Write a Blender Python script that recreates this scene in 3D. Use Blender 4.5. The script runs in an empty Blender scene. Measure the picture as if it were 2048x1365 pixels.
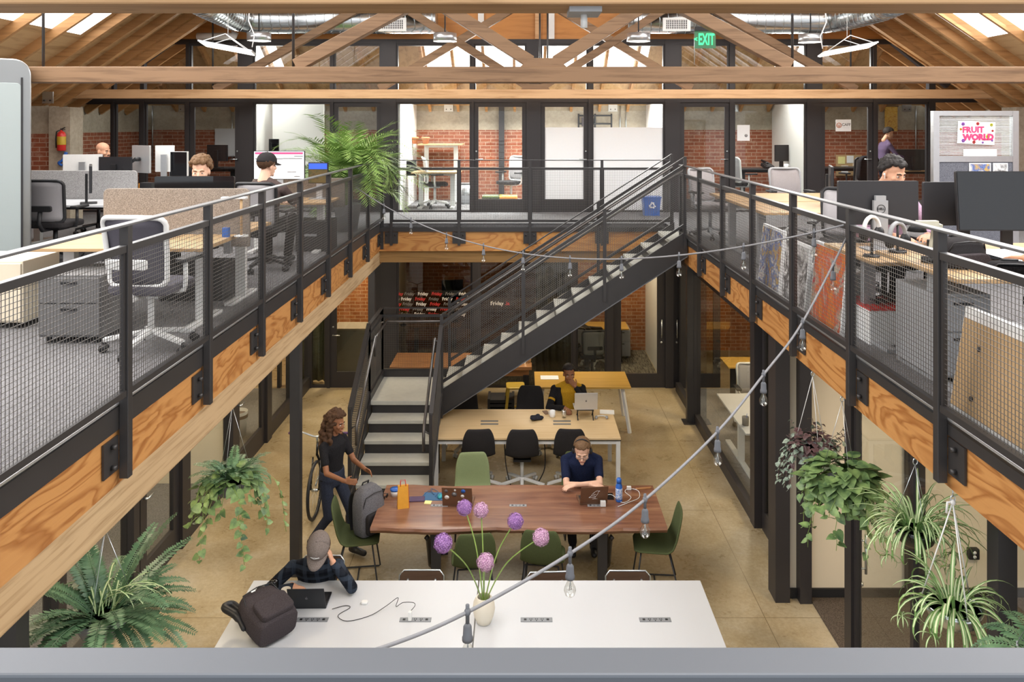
import bpy, math, random
from mathutils import Vector as V, Matrix, noise
S = bpy.context.scene
COL = S.collection
PI = math.pi
rnd = random.Random(7)
# ---------------------------------------------------------------- camera
FPX, VPU, VPV, EYE = 1560.0, 1044.0, 250.0, 4.98
cd = bpy.data.cameras.new('camera'); cam = bpy.data.objects.new('camera', cd); COL.objects.link(cam)
cam.location = (0, 0, EYE); cam.rotation_euler = (PI/2, 0, 0)
cd.sensor_width = 36; cd.lens = 36*FPX/2048
cd.shift_x = (1024-VPU)/2048; cd.shift_y = (VPV-682.5)/2048
cd.clip_start = 0.05
S.camera = cam
# ---------------------------------------------------------------- world, exposure
w = bpy.data.worlds.new('world'); S.world = w; w.use_nodes = True
bg = w.node_tree.nodes['Background']; bg.inputs[0].default_value = (0.93, 0.96, 1, 1); bg.inputs[1].default_value = 1.5
S.view_settings.view_transform = 'Standard'; S.view_settings.look = 'None'
S.view_settings.exposure = 0.25; S.view_settings.gamma = 1.0
S.view_settings.use_curve_mapping = False
S.cycles.max_bounces = 6; S.cycles.diffuse_bounces = 3; S.cycles.glossy_bounces = 2
S.cycles.transparent_max_bounces = 14; S.cycles.transmission_bounces = 4
S.cycles.caustics_reflective = False; S.cycles.caustics_refractive = False
S.cycles.sample_clamp_indirect = 4; S.cycles.use_denoising = True

def area(name, loc, rot, sx, sy, power, col=(1, 1, 1)):
    d = bpy.data.lights.new(name, 'AREA'); d.shape = 'RECTANGLE'; d.size = sx; d.size_y = sy; d.energy = power; d.color = col
    o = bpy.data.objects.new(name, d); o.location = loc; o.rotation_euler = rot; COL.objects.link(o); return o
# daylight falling through the roof skylights (main hall both slopes, and the hip over the rear offices), plus one added front fill
DAY = (1.0, 0.985, 0.965)
SLOPE = math.atan(.68)
area('skylight_daylight_left', (-4.9, 7.2, 7.55), (0, -SLOPE, 0), 4.0, 10.0, 400, DAY)
area('skylight_daylight_right', (5.4, 7.2, 7.55), (0, SLOPE, 0), 4.0, 10.0, 400, DAY)
area('added_fill_front', (0.2, 1.5, 8.4), (0, 0, 0), 4.0, 6.0, 260, DAY)  # added overhead fill for the hall, out of view; no skylight modelled above
area('skylight_daylight_rear', (0.24, 15.9, 5.95), (-SLOPE, 0, 0), 4.8, 1.0, 560, DAY)
area('skylight_daylight_rear_left', (-5.2, 15.6, 6.1), (-SLOPE, 0, 0), 1.0, .7, 85, DAY)
area('skylight_daylight_rear_right', (5.6, 15.6, 6.1), (-SLOPE, 0, 0), 1.0, .7, 190, DAY)
WARM = (1.0, .80, .55)

# ---------------------------------------------------------------- pixel helpers (2048x1365 frame)
def W(u, v, y): return V(((u-VPU)*y/FPX, y, EYE-(v-VPV)*y/FPX))
def onZ(u, v, z): return W(u, v, FPX*(EYE-z)/(v-VPV))
F = 3.33     # mezzanine floor
# ---------------------------------------------------------------- mesh builder
class MB:
    def __init__(s): s.v = []; s.f = []; s.sm = []
    def add(s, vs, fs, M=None, smooth=False):
        n = len(s.v)
        s.v += [tuple(M @ V(p)) for p in vs] if M is not None else [tuple(p) for p in vs]
        s.f += [tuple(n+i for i in f) for f in fs]; s.sm += [smooth]*len(fs)
        return s
    def box(s, c, d, M=None, taper=1.0):
        x, y, z = d[0]/2, d[1]/2, d[2]/2
        t = taper
        vs = [(-x*t, -y*t, -z), (x*t, -y*t, -z), (x*t, y*t, -z), (-x*t, y*t, -z), (-x, -y, z), (x, -y, z), (x, y, z), (-x, y, z)]
        T = Matrix.Translation(V(c))
        if M is not None: T = T @ M.to_4x4()
        return s.add(vs, [(0, 3, 2, 1), (4, 5, 6, 7), (0, 1, 5, 4), (1, 2, 6, 5), (2, 3, 7, 6), (3, 0, 4, 7)], T)
    def b6(s, x0, x1, y0, y1, z0, z1): return s.box(((x0+x1)/2, (y0+y1)/2, (z0+z1)/2), (abs(x1-x0), abs(y1-y0), abs(z1-z0)))
    def bar(s, p, q, a, b, up=(0, 0, 1)):   # rectangular bar p->q; a sideways, b along up
        p, q = V(p), V(q); d = q-p; L = d.length; d = d.normalized(); up = V(up)
        if abs(d.dot(up.normalized())) > .98: up = V((0, 1, 0))
        sx = d.cross(up).normalized(); uz = sx.cross(d).normalized()
        M = Matrix((sx, d, uz)).transposed()
        return s.box((p+q)/2, (a, L, b), M)
    def prism(s, pts, p0, ax, uu, vv):  # polygon pts (2d) in uu,vv at p0 extruded by vector ax
        p0, ax, uu, vv = V(p0), V(ax), V(uu), V(vv); n = len(pts)
        a = [p0+uu*x+vv*y for x, y in pts]; b = [p+ax for p in a]
        fs = [tuple(range(n-1, -1, -1)), tuple(range(n, 2*n))]+[(i, (i+1) % n, n+(i+1) % n, n+i) for i in range(n)]
        return s.add(a+b, fs)
    def tube(s, pts, r, n=6, closed=False, smooth=True, cap=True):
        P = [V(p) for p in pts]; m = len(P); R = r if isinstance(r, (list, tuple)) else [r]*m
        vs = []; ref = None
        for i in range(m):
            if closed: t = P[(i+1) % m]-P[i-1]
            else: t = P[min(i+1, m-1)]-P[max(i-1, 0)]
            t = t.normalized() if t.length > 1e-9 else V((0, 0, 1))
            if ref is None:
                ref = V((0, 0, 1)) if abs(t.z) < .9 else V((1, 0, 0))
                ref = (ref-t*ref.dot(t)).normalized()
            else:
                ref = ref-t*ref.dot(t); ref = ref.normalized() if ref.length > 1e-6 else t.orthogonal().normalized()
            b = t.cross(ref)
            for k in range(n):
                a = 2*PI*k/n; vs.append(P[i]+(ref*math.cos(a)+b*math.sin(a))*R[i])
        fs = []
        for i in range(m if closed else m-1):
            j = (i+1) % m
            for k in range(n): fs.append((i*n+k, i*n+(k+1) % n, j*n+(k+1) % n, j*n+k))
        if cap and not closed: fs += [tuple(range(n-1, -1, -1)), tuple((m-1)*n+k for k in range(n))]
        return s.add(vs, fs, None, smooth)
    def lathe(s, prof, n=16, c=(0, 0, 0), M=None, smooth=True, sx=1, sy=1):
        vs = []; fs = []; m = len(prof)
        for r, z in prof:
            for k in range(n):
                a = 2*PI*k/n; vs.append((r*math.cos(a)*sx, r*math.sin(a)*sy, z))
        for i in range(m-1):
            for k in range(n): fs.append((i*n+k, i*n+(k+1) % n, (i+1)*n+(k+1) % n, (i+1)*n+k))
        fs += [tuple(range(n-1, -1, -1)), tuple((m-1)*n+k for k in range(n))]
        T = Matrix.Translation(V(c))
        if M is not None: T = T @ M.to_4x4()
        return s.add(vs, fs, T, smooth)
    def cyl(s, p, q, r, n=10, r2=None): return s.tube([p, q], [r, r if r2 is None else r2], n)
    def ell(s, c, rad, n=12, m=8, M=None):
        prof = [(max(math.sin(PI*i/m), 1e-4), -math.cos(PI*i/m)) for i in range(m+1)]
        T = Matrix.Diagonal(V(rad)).to_4x4()
        if M is not None: T = M.to_4x4() @ T
        return s.lathe(prof, n, c, T)
    def cap(s, p, q, r1, r2=None, n=10):    # tapered capsule
        p, q = V(p), V(q); r2 = r1 if r2 is None else r2; d = (q-p); L = max(d.length, 1e-5); d /= L
        pts = []; R = []
        for a in (90, 65, 40, 15): pts.append(p-d*r1*math.sin(math.radians(a))); R.append(max(r1*math.cos(math.radians(a)), 1e-4))
        for a in (15, 40, 65, 90): pts.append(q+d*r2*math.sin(math.radians(a))); R.append(max(r2*math.cos(math.radians(a)), 1e-4))
        return s.tube(pts, R, n)
    def loft(s, secs, n=16):   # sections (centre, rx, ry[, Matrix])
        vs = []
        for sec in secs:
            c, rx, ry = V(sec[0]), sec[1], sec[2]; M = sec[3] if len(sec) > 3 else None
            for k in range(n):
                a = 2*PI*k/n; p = V((rx*math.cos(a), ry*math.sin(a), 0))
                vs.append(c+(M @ p if M is not None else p))
        m = len(secs); fs = []
        for i in range(m-1):
            for k in range(n): fs.append((i*n+k, i*n+(k+1) % n, (i+1)*n+(k+1) % n, (i+1)*n+k))
        fs += [tuple(range(n-1, -1, -1)), tuple((m-1)*n+k for k in range(n))]
        return s.add(vs, fs, None, True)
    def rslab(s, w, h, t, r, M=None, c=(0, 0, 0), seg=5, bend=0.0, r_bot=None):
        # rounded rectangle in local xz (width w, height h), thickness t along y; bend: bulge depth
        rb = r if r_bot is None else r_bot; P = []
        for (cx, cz, a0, rr) in ((w/2, h/2, 0, r), (-w/2, h/2, 90, r), (-w/2, -h/2, 180, rb), (w/2, -h/2, 270, rb)):
            for i in range(seg+1):
                a = math.radians(a0+90*i/seg)
                P.append((cx-math.copysign(rr, cx)+rr*math.cos(a), cz-math.copysign(rr, cz)+rr*math.sin(a)))
        if bend == 0:
            n = len(P); vs = [(x, -t/2, z) for x, z in P]+[(x, t/2, z) for x, z in P]
            fs = [tuple(range(n)), tuple(range(2*n-1, n-1, -1))]+[(i, n+i, n+(i+1) % n, (i+1) % n) for i in range(n)]
        else:    # columns
            N = 14; vs = []; fs = []
            def span(x):
                zs_t = h/2; zs_b = -h/2; d = abs(x)
                if d > w/2-r: zs_t = h/2-r+math.sqrt(max(r*r-(d-w/2+r)**2, 0))
                if d > w/2-rb: zs_b = -h/2+rb-math.sqrt(max(rb*rb-(d-w/2+rb)**2, 0))
                return zs_t, zs_b
            for i in range(N+1):
                x = -w/2*math.cos(PI*i/N) if r > 0 else -w/2+w*i/N
                a, b = span(x); y = bend*(1-(2*x/w)**2)
                vs += [(x, y-t/2, b), (x, y-t/2, a), (x, y+t/2, a), (x, y+t/2, b)]
            for i in range(N):
                o = 4*i
                for k in range(4): fs.append((o+k, o+4+k, o+4+(k+1) % 4, o+(k+1) % 4))
            fs += [(0, 1, 2, 3), (4*N+3, 4*N+2, 4*N+1, 4*N)]
        T = Matrix.Translation(V(c))
        if M is not None: T = T @ M.to_4x4()
        return s.add(vs, fs, T)
    def grid(s, fn, nu, nv, smooth=True, keep=None):
        vs = [fn(i/nu, j/nv) for i in range(nu+1) for j in range(nv+1)]
        fs = []
        for i in range(nu):
            for j in range(nv):
                if keep is None or keep((i+.5)/nu, (j+.5)/nv):
                    a = i*(nv+1)+j; fs.append((a, a+nv+1, a+nv+2, a+1))
        return s.add(vs, fs, None, smooth)
    def build(s, name, m, parent=None, loc=None, rot=None, bevel=0, solid=0, sub=0, remesh=0, smooth_it=4, label=None):
        me = bpy.data.meshes.new(name); me.from_pydata(s.v, [], s.f)
        me.polygons.foreach_set('use_smooth', [bool(x) or remesh > 0 for x in s.sm]); me.update()
        o = bpy.data.objects.new(name, me); COL.objects.link(o)
        if m is not None: me.materials.append(m)
        if parent is not None: o.parent = parent
        if loc is not None: o.location = loc
        if rot is not None: o.rotation_euler = rot
        if solid: k = o.modifiers.new('solid', 'SOLIDIFY'); k.thickness = solid; k.offset = 0
        if remesh:
            k = o.modifiers.new('skin', 'REMESH'); k.mode = 'VOXEL'; k.voxel_size = remesh; k.use_smooth_shade = True
            if smooth_it: k = o.modifiers.new('smooth', 'SMOOTH'); k.iterations = smooth_it; k.factor = .5
        if bevel:
            k = o.modifiers.new('edge', 'BEVEL'); k.width = bevel; k.segments = 2; k.limit_method = 'ANGLE'; k.angle_limit = .7
        if sub: k = o.modifiers.new('sub', 'SUBSURF'); k.levels = sub; k.render_levels = sub
        if label: o['label'] = label
        return o
def tag(o, label, cat, group=None, kind=None):
    if label: o['label'] = label
    if cat: o['category'] = cat
    if group: o['group'] = group
    if kind: o['kind'] = kind
    return o
def thing(name, label, cat, loc=(0, 0, 0), rz=0, group=None):
    o = bpy.data.objects.new(name, None); COL.objects.link(o); o.empty_display_size = .1
    o.location = loc; o.rotation_euler = (0, 0, rz); return tag(o, label, cat, group)
def struct(o): o['kind'] = 'structure'; return o
def copy_tree(o, parent=None):
    c = o.copy(); COL.objects.link(c)
    if parent is not None: c.parent = parent
    for ch in list(o.children): copy_tree(ch, c)
    return c
def place(o, label, loc, rz=0, group=None, first=False):
    c = o if first else copy_tree(o)
    c.location = loc; c.rotation_euler = (0, 0, rz); c['label'] = label
    if group: c['group'] = group
    return c
RX = lambda a: Matrix.Rotation(a, 3, 'X')
RY = lambda a: Matrix.Rotation(a, 3, 'Y')
RZ = lambda a: Matrix.Rotation(a, 3, 'Z')
# ---------------------------------------------------------------- materials
def lin(h):
    h = h.lstrip('#'); r = [int(h[i:i+2], 16)/255 for i in (0, 2, 4)]
    return tuple(c/12.92 if c <= .04045 else ((c+.055)/1.055)**2.4 for c in r)+(1,)
class NT:
    def __init__(s, name):
        s.m = bpy.data.materials.new(name); s.m.use_nodes = True; s.t = s.m.node_tree
        s.b = s.t.nodes['Principled BSDF']; s.out = s.t.nodes['Material Output']; s._c = None
    def n(s, typ, **kw):
        x = s.t.nodes.new('ShaderNode'+typ)
        for k, v in kw.items():
            if k.startswith('i_'):
                x.inputs[k[2:].replace('_', ' ')].default_value = v
            else: setattr(x, k, v)
        return x
    def l(s, a, b): s.t.links.new(a, b)
    def coord(s, scale=(1, 1, 1), rot=(0, 0, 0), kind='Object'):
        c = s.n('TexCoord'); mp = s.n('Mapping'); mp.inputs['Scale'].default_value = scale; mp.inputs['Rotation'].default_value = rot
        s.l(c.outputs[kind], mp.inputs[0]); return mp.outputs[0]
    def ramp(s, fac, stops):
        r = s.n('ValToRGB'); e = r.color_ramp.elements
        while len(e) < len(stops): e.new(.5)
        for k, (p, c) in enumerate(stops): e[k].position = p; e[k].color = lin(c) if isinstance(c, str) else c
        s.l(fac, r.inputs[0]); return r.outputs[0]
    def mix(s, fac, a, b, mode='MIX'):
        x = s.n('MixRGB', blend_type=mode)
        for q, i in ((fac, 0), (a, 1), (b, 2)):
            if isinstance(q, (int, float)): x.inputs[i].default_value = q
            elif isinstance(q, tuple): x.inputs[i].default_value = q
            elif isinstance(q, str): x.inputs[i].default_value = lin(q)
            else: s.l(q, x.inputs[i])
        return x.outputs[0]
    def noise(s, vec, scale, detail=3, rough=.5, dist=0):
        x = s.n('TexNoise'); x.inputs['Scale'].default_value = scale; x.inputs['Detail'].default_value = detail
        x.inputs['Roughness'].default_value = rough; x.inputs['Distortion'].default_value = dist
        s.l(vec, x.inputs['Vector']); return x.outputs['Fac']
    def bump(s, h, strength=.3, dist=.01):
        b = s.n('Bump'); b.inputs['Strength'].default_value = strength; b.inputs['Distance'].default_value = dist
        s.l(h, b.inputs['Height']); s.l(b.outputs[0], s.b.inputs['Normal'])
    def col(s, c):
        if isinstance(c, str): s.b.inputs['Base Color'].default_value = lin(c)
        else: s.l(c, s.b.inputs['Base Color'])
    def fin(s, rough=.5, metal=0, spec=.5):
        s.b.inputs['Roughness'].default_value = rough; s.b.inputs['Metallic'].default_value = metal
        s.b.inputs['Specular IOR Level'].default_value = spec; return s.m
def plain(name, c, rough=.5, metal=0, spec=.5, var=.12, vs=25, bump=0):
    k = NT(name); vec = k.coord(); nf = k.noise(vec, vs, 2)
    a = tuple(x*(1-var) for x in lin(c)[:3])+(1,); b = tuple(min(1, x*(1+var)) for x in lin(c)[:3])+(1,)
    k.col(k.mix(nf, a, b))
    if bump: k.bump(nf, bump, .005)
    return k.fin(rough, metal, spec)
def fabric(name, c, c2, scale=350, rough=.95, bump=.25):
    k = NT(name); vec = k.coord(); a = k.noise(vec, scale, 2, .7); r = k.ramp(a, [(.35, c2), (.65, c)])
    k.col(r); k.bump(a, bump, .003); return k.fin(rough, 0, .1)
def wood(name, light, dark, axis=0, scale=1.0, rough=.5, streak=14, plank=0, spec=.4, dist=2.0):
    k = NT(name); sc = [streak*scale]*3; sc[axis] = .9*scale; vec = k.coord(tuple(sc))
    a = k.noise(vec, 1.2, 5, .6, dist*.3); r = k.ramp(a, [(.3, dark), (.52, light), (.75, light)])
    b = k.noise(k.coord(), .9, 2); r = k.mix(.18, r, k.ramp(b, [(.3, dark), (.7, light)]))
    sp = [3.0]*3; sp[axis] = 1.2
    kn = k.n('TexVoronoi'); kn.inputs['Scale'].default_value = .8; k.l(k.coord(tuple(sp)), kn.inputs['Vector'])
    kr = k.ramp(kn.outputs['Distance'], [(.02, (1, 1, 1, 1)), (.06, (0, 0, 0, 1))])
    r = k.mix(kr, r, dark)
    k.col(r); k.bump(a, .08, .004); return k.fin(rough, 0, spec)
def plywood(name, light, dark, axis=1):
    k = NT(name); sc = [3.4]*3; sc[axis] = .8; vec = k.coord(tuple(sc))
    a = k.noise(vec, 1.15, 3, .5, .9)
    m = k.n('Math', operation='MULTIPLY'); k.l(a, m.inputs[0]); m.inputs[1].default_value = 8
    f = k.n('Math', operation='FRACT'); k.l(m.outputs[0], f.inputs[0])
    r = k.ramp(f.outputs[0], [(0, light), (.35, light), (.8, dark), (1.0, light)])
    sc2 = [60]*3; sc2[axis] = 2; g = k.noise(k.coord(tuple(sc2)), 1, 3)
    r = k.mix(.35, r, k.mix(g, dark, light)); k.col(r); return k.fin(.42, 0, .4)
def brick(name, c1, c2, mortar, plane='XZ', scale=1.0, dim=1.0):
    k = NT(name); c = k.n('TexCoord'); sx = k.n('SeparateXYZ'); cx = k.n('CombineXYZ'); k.l(c.outputs['Object'], sx.inputs[0])
    k.l(sx.outputs['X' if plane == 'XZ' else 'Y'], cx.inputs[0]); k.l(sx.outputs['Z'], cx.inputs[1])
    b = k.n('TexBrick'); k.l(cx.outputs[0], b.inputs['Vector']); b.inputs['Scale'].default_value = scale
    b.inputs['Brick Width'].default_value = .23; b.inputs['Row Height'].default_value = .078; b.inputs['Mortar Size'].default_value = .007
    b.inputs['Color1'].default_value = lin(c1); b.inputs['Color2'].default_value = lin(c2); b.inputs['Mortar'].default_value = lin(mortar)
    n = k.noise(c.outputs['Object'], 9, 4, .7); col = k.mix(.35, b.outputs['Color'], k.mix(n, c2, c1), 'MIX')
    col = k.mix(k.ramp(n, [(.5, (0, 0, 0, 1)), (.85, (.5, .5, .5, 1))]), col, mortar)
    k.col(col); k.bump(b.outputs['Fac'], -.5, .01); return k.fin(.9, 0, .2)
def glass(name, tint=(1, 1, 1), refl=.08, rough=.0):
    k = NT(name); k.t.nodes.remove(k.b); tr = k.n('BsdfTransparent'); tr.inputs[0].default_value = tint+(1,)
    gl = k.n('BsdfGlossy'); gl.inputs['Roughness'].default_value = rough; gl.inputs['Color'].default_value = (1, 1, 1, 1)
    fr = k.n('Fresnel'); fr.inputs[0].default_value = 1.4
    m2 = k.n('Math', operation='MULTIPLY_ADD'); k.l(fr.outputs[0], m2.inputs[0]); m2.inputs[1].default_value = .9; m2.inputs[2].default_value = refl-.03
    ge = k.n('NewGeometry'); iv = k.n('Math', operation='SUBTRACT'); iv.inputs[0].default_value = 1; k.l(ge.outputs['Backfacing'], iv.inputs[1])
    m3 = k.n('Math', operation='MULTIPLY'); k.l(m2.outputs[0], m3.inputs[0]); k.l(iv.outputs[0], m3.inputs[1])
    mx = k.n('MixShader'); k.l(m3.outputs[0], mx.inputs[0]); k.l(tr.outputs[0], mx.inputs[1]); k.l(gl.outputs[0], mx.inputs[2])
    k.l(mx.outputs[0], k.out.inputs[0]); return k.m
def emit(name, c, st):
    k = NT(name); k.b.inputs['Base Color'].default_value = lin(c); k.b.inputs['Emission Color'].default_value = lin(c)
    k.b.inputs['Emission Strength'].default_value = st; return k.m
M = {}
M['steel'] = plain('black_steel', '#3a3838', .42, .35, .5, .1, 8)
M['steel_top'] = plain('worn_steel', '#77787a', .42, .8, .5, .15, 6)
M['rail_near'] = plain('grey_rail', '#585c62', .45, .3, .4, .06, 5)
M['wire'] = plain('wire', '#6d6a66', .4, .7)
M['galv'] = plain('galvanised', '#c3c9cc', .28, .9, .5, .15, 4)
M['duct'] = plain('duct', '#c4cacd', .25, .95, .5, .2, 3)
M['alu'] = plain('aluminium', '#c9ccd0', .3, .8, .5, .05)
M['pod'] = plain('pod_steel', '#8f9191', .3, .85, .5, .06, 2)
M['white'] = plain('white_paint', '#eceae5', .6, 0, .3, .02, 3)
M['whitetop'] = plain('white_laminate', '#c6c8cb', .35, 0, .4, .01, 3)
M['cream'] = plain('cream_paint', '#e2d6bf', .7, 0, .3, .03, 2)
M['outletgrey'] = plain('outlet_grey', '#85888c', .4, .2)
M['whiteplastic'] = plain('white_plastic', '#dfdfdd', .4, 0, .4, .04)
M['greyplastic'] = plain('grey_plastic', '#9a9c9f', .5, 0, .4, .06)
M['midgrey'] = plain('mid_grey', '#6d6c6c', .5, 0, .4, .06)
M['black'] = plain('black_plastic', '#242426', .45, 0, .4, .1)
M['gloss'] = plain('gloss_black', '#141518', .12, 0, .5, .1)
M['screenback'] = plain('monitor_back', '#2c2c2f', .4, 0, .4, .08, 6)
M['frame'] = plain('door_frame_black', '#322f30', .45, .1, .4, .08, 4)
M['charcoal'] = fabric('charcoal_fabric', '#3d3b3c', '#2a2829')
M['green'] = fabric('green_fabric', '#5d6644', '#474f34')
M['greenlight'] = fabric('sage_fabric', '#87936c', '#747f5c')
M['felt'] = fabric('grey_felt', '#b2b1b0', '#7f7d7d', 160)
M['felt2'] = fabric('brown_felt', '#a3988d', '#70675f', 160)
M['greyfab'] = fabric('grey_fabric', '#a7a2a3', '#8c8788')
M['navyfab'] = fabric('cubicle_fabric', '#7d7f88', '#4e5058', 220)
M['meshfab'] = plain('chair_mesh', '#5a5656', .8, 0, .1, .2, 300)
M['greymesh'] = plain('grey_chair_mesh', '#a9a6a8', .8, 0, .1, .15, 300)
M['darkmesh'] = plain('dark_seat_mesh', '#514f57', .8, 0, .1, .15, 300)
M['carpet'] = fabric('grey_carpet', '#8c8b8c', '#5c5b5d', 120, 1, .4)
M['carpetdark'] = fabric('dark_carpet', '#6a5f54', '#463e37', 90, 1, .4)
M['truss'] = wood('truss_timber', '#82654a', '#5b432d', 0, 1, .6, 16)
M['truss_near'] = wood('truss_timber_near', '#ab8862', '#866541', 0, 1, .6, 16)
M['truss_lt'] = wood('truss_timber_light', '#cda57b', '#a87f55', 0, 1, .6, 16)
M['rafter'] = wood('rafter_timber', '#b98b5a', '#8d653d', 0, 1, .6, 14)
M['deckwood'] = wood('roof_boards', '#c6a275', '#a07c50', 1, 1, .65, 8)
M['header'] = wood('orange_header', '#bd8348', '#a36c36', 0, 1, .5, 10)
M['ply'] = plywood('plywood_fascia', '#bd8a52', '#864f20', 1)
M['plyx'] = plywood('plywood_fascia_rear', '#c99454', '#a06330', 0)
M['beam'] = wood('rough_beam', '#b59a75', '#876a47', 1, 1, .75, 22)
M['beamx'] = wood('rough_beam_rear', '#9a7748', '#6f5029', 0, 1, .75, 22)
M['tandesk'] = wood('tan_desk', '#bf9f76', '#a6845b', 0, 1, .45, 10)
M['maple'] = wood('maple_laminate', '#d8bd92', '#c8a878', 0, 1.0, .4, 40)
M['yellowwood'] = wood('yellow_wood', '#cca353', '#b48a3c', 0, 1, .3, 18)
M['orangewood'] = wood('orange_wood', '#a9774a', '#835631', 0, 1, .4, 14)
M['brick'] = brick('red_brick', '#9c5c42', '#7d4632', '#b9a692')
M['brickside'] = brick('red_brick_side', '#9c5c42', '#7d4632', '#b9a692', 'YZ')
M['bricklow'] = brick('red_brick_lower', '#a86a3e', '#8a5230', '#c2a98c')
M['yellow'] = plain('yellow_metal', '#b99a2e', .4, .1, .5, .12, 10)
M['skin'] = plain('skin', '#d2a083', .55, 0, .3, .05, 30)
M['skinlt'] = plain('skin_light', '#dfb49b', .55, 0, .3, .05, 30)
M['skindk'] = plain('skin_dark', '#8e6044', .55, 0, .3, .06, 30)
M['hairbrown'] = plain('hair_brown', '#6b5138', .7, 0, .3, .35, 60, .5)
M['hairdark'] = plain('hair_dark', '#2a2422', .7, 0, .3, .4, 60, .5)
M['hairgrey'] = plain('hair_salt_pepper', '#2a2726', .7, 0, .3, .45, 90, .5)
M['eye'] = plain('eye_dark', '#2b1d18', .3)
M['lip'] = plain('lip', '#a5655a', .5)
M['terracotta'] = plain('terracotta', '#c07a55', .8)
M['ceramic'] = plain('cream_ceramic', '#ddd5c4', .45, 0, .4, .04, 8)
M['paper'] = plain('paper', '#eceded', .8, 0, .2, .02)
M['kraft'] = plain('kraft_board', '#b89a72', .85, 0, .2, .06, 12)
M['blue'] = plain('blue_plastic', '#2a63b8', .35)
M['red'] = plain('red_paint', '#c9302a', .35)
M['orange'] = plain('orange_paper', '#e0922c', .6)
M['purple'] = plain('purple_cloth', '#54435e', .9)
M['pane'] = glass('office_glass', (.93, .95, .94), .035)
M['panedark'] = glass('lower_glass', (.80, .82, .78), .05); M['panedim'] = glass('dimming_glass', (.55, .55, .54), .05); M['frostgrey'] = plain('frosted_grey_glass', '#98a2a2', .35, 0, .5, .03, 2)  # second glass: dark tint puts the gloom of the room behind into the pane
M['clear'] = glass('clear_bulb_glass', (.90, .90, .88), .20)
M['skyglass'] = emit('skylight_glazing', '#ffffff', 3.2)
M['lamp'] = emit('lamp_diffuser', '#fff3df', 5)
M['lampwarm'] = emit('lamp_diffuser_warm', '#ffe2b0', 6)
def mk_floor():
    k = NT('polished_concrete'); vec = k.coord(); a = k.noise(vec, .42, 7, .62, .3); b = k.noise(vec, 1.7, 8, .72, .2); c = k.noise(vec, 26, 5, .75)
    r = k.ramp(a, [(.30, '#7b6a4b'), (.45, '#9a8764'), (.56, '#b09f80'), (.70, '#c9c0ab')])
    r = k.mix(.42, r, k.ramp(b, [(.32, '#76643f'), (.45, '#9a865f'), (.56, '#ae9c7a'), (.70, '#cdc4b0')])); r = k.mix(.22, r, k.ramp(c, [(.35, '#75654a'), (.65, '#c8bb9f')]))
    # saw-cut control joints
    sp = k.n('SeparateXYZ'); k.l(vec, sp.inputs[0])
    for ax, per, off in ((0, 4.4, 1.95), (1, 2.2, .93)):
        ad = k.n('Math', operation='ADD'); k.l(sp.outputs[ax], ad.inputs[0]); ad.inputs[1].default_value = off+44
        md = k.n('Math', operation='MODULO'); k.l(ad.outputs[0], md.inputs[0]); md.inputs[1].default_value = per
        lt = k.n('Math', operation='LESS_THAN'); k.l(md.outputs[0], lt.inputs[0]); lt.inputs[1].default_value = .008
        r = k.mix(lt.outputs[0], r, '#7b6a4c')
    k.col(r); rr = k.ramp(b, [(.3, (.22,)*3+(1,)), (.7, (.42,)*3+(1,))]); k.l(rr, k.b.inputs['Roughness']); k.b.inputs['Specular IOR Level'].default_value = .45
    return k.m
M['floor'] = mk_floor()
def mk_conc():
    k = NT('board_formed_concrete'); vec = k.coord(); a = k.noise(vec, 1.4, 6, .65); b = k.noise(vec, 18, 4, .7)
    r = k.ramp(a, [(.3, '#8d8373'), (.5, '#a89d8b'), (.7, '#bcb2a0')]); r = k.mix(.3, r, k.ramp(b, [(.3, '#7a7163'), (.6, '#b5ab9a')]))
    k.col(r); k.bump(b, .3, .01); return k.fin(.9, 0, .2)
M['concrete'] = mk_conc()
def mk_slab():
    k = NT('live_edge_walnut'); vec = k.coord((.55, 5.5, 5)); a = k.noise(vec, 1.6, 6, .6, .8); c2 = k.noise(k.coord((.8, 1.6, 1)), 1.3, 3, .5, .5)
    r = k.ramp(a, [(.30, '#4d2f20'), (.44, '#77503a'), (.58, '#936a4e'), (.72, '#b58f6a')]); r = k.mix(.45, r, k.ramp(c2, [(.35, '#6a4637'), (.55, '#8a6353'), (.7, '#a97b5c')]))
    k.col(r); return k.fin(.2, 0, .55)
M['slab'] = mk_slab()
def mk_plaid():
    k = NT('plaid_flannel'); sp = k.n('SeparateXYZ'); k.l(k.coord(), sp.inputs[0]); r = '#23262d'
    for ax, per, c in ((0, .075, '#10131a'), (2, .075, '#10131a'), (0, .11, '#3a4350'), (2, .11, '#3a4350')):
        ad = k.n('Math', operation='ADD'); k.l(sp.outputs[ax], ad.inputs[0]); ad.inputs[1].default_value = 20
        md = k.n('Math', operation='MODULO'); k.l(ad.outputs[0], md.inputs[0]); md.inputs[1].default_value = per
        lt = k.n('Math', operation='LESS_THAN'); k.l(md.outputs[0], lt.inputs[0]); lt.inputs[1].default_value = per*.33
        ml = k.n('Math', operation='MULTIPLY'); k.l(lt.outputs[0], ml.inputs[0]); ml.inputs[1].default_value = .55
        r = k.mix(ml.outputs[0], r, c)
    k.col(r); return k.fin(.95, 0, .1)
M['plaid'] = mk_plaid()
def mk_striped():
    k = NT('striped_carpet'); a = k.noise(k.coord((28, 3, 1)), 1.5, 3, .7); k.col(k.ramp(a, [(.35, '#3f3c36'), (.5, '#6c675c'), (.65, '#8b8576')])); return k.fin(1, 0, .1)
M['stripecarpet'] = mk_striped()
def leafmat(name, c1, c2, sc=6, rough=.45):
    k = NT(name); a = k.noise(k.coord(), sc, 3, .6); k.col(k.ramp(a, [(.3, c1), (.7, c2)])); k.b.inputs['Subsurface Weight'].default_value = 0
    return k.fin(rough, 0, .4)
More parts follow.
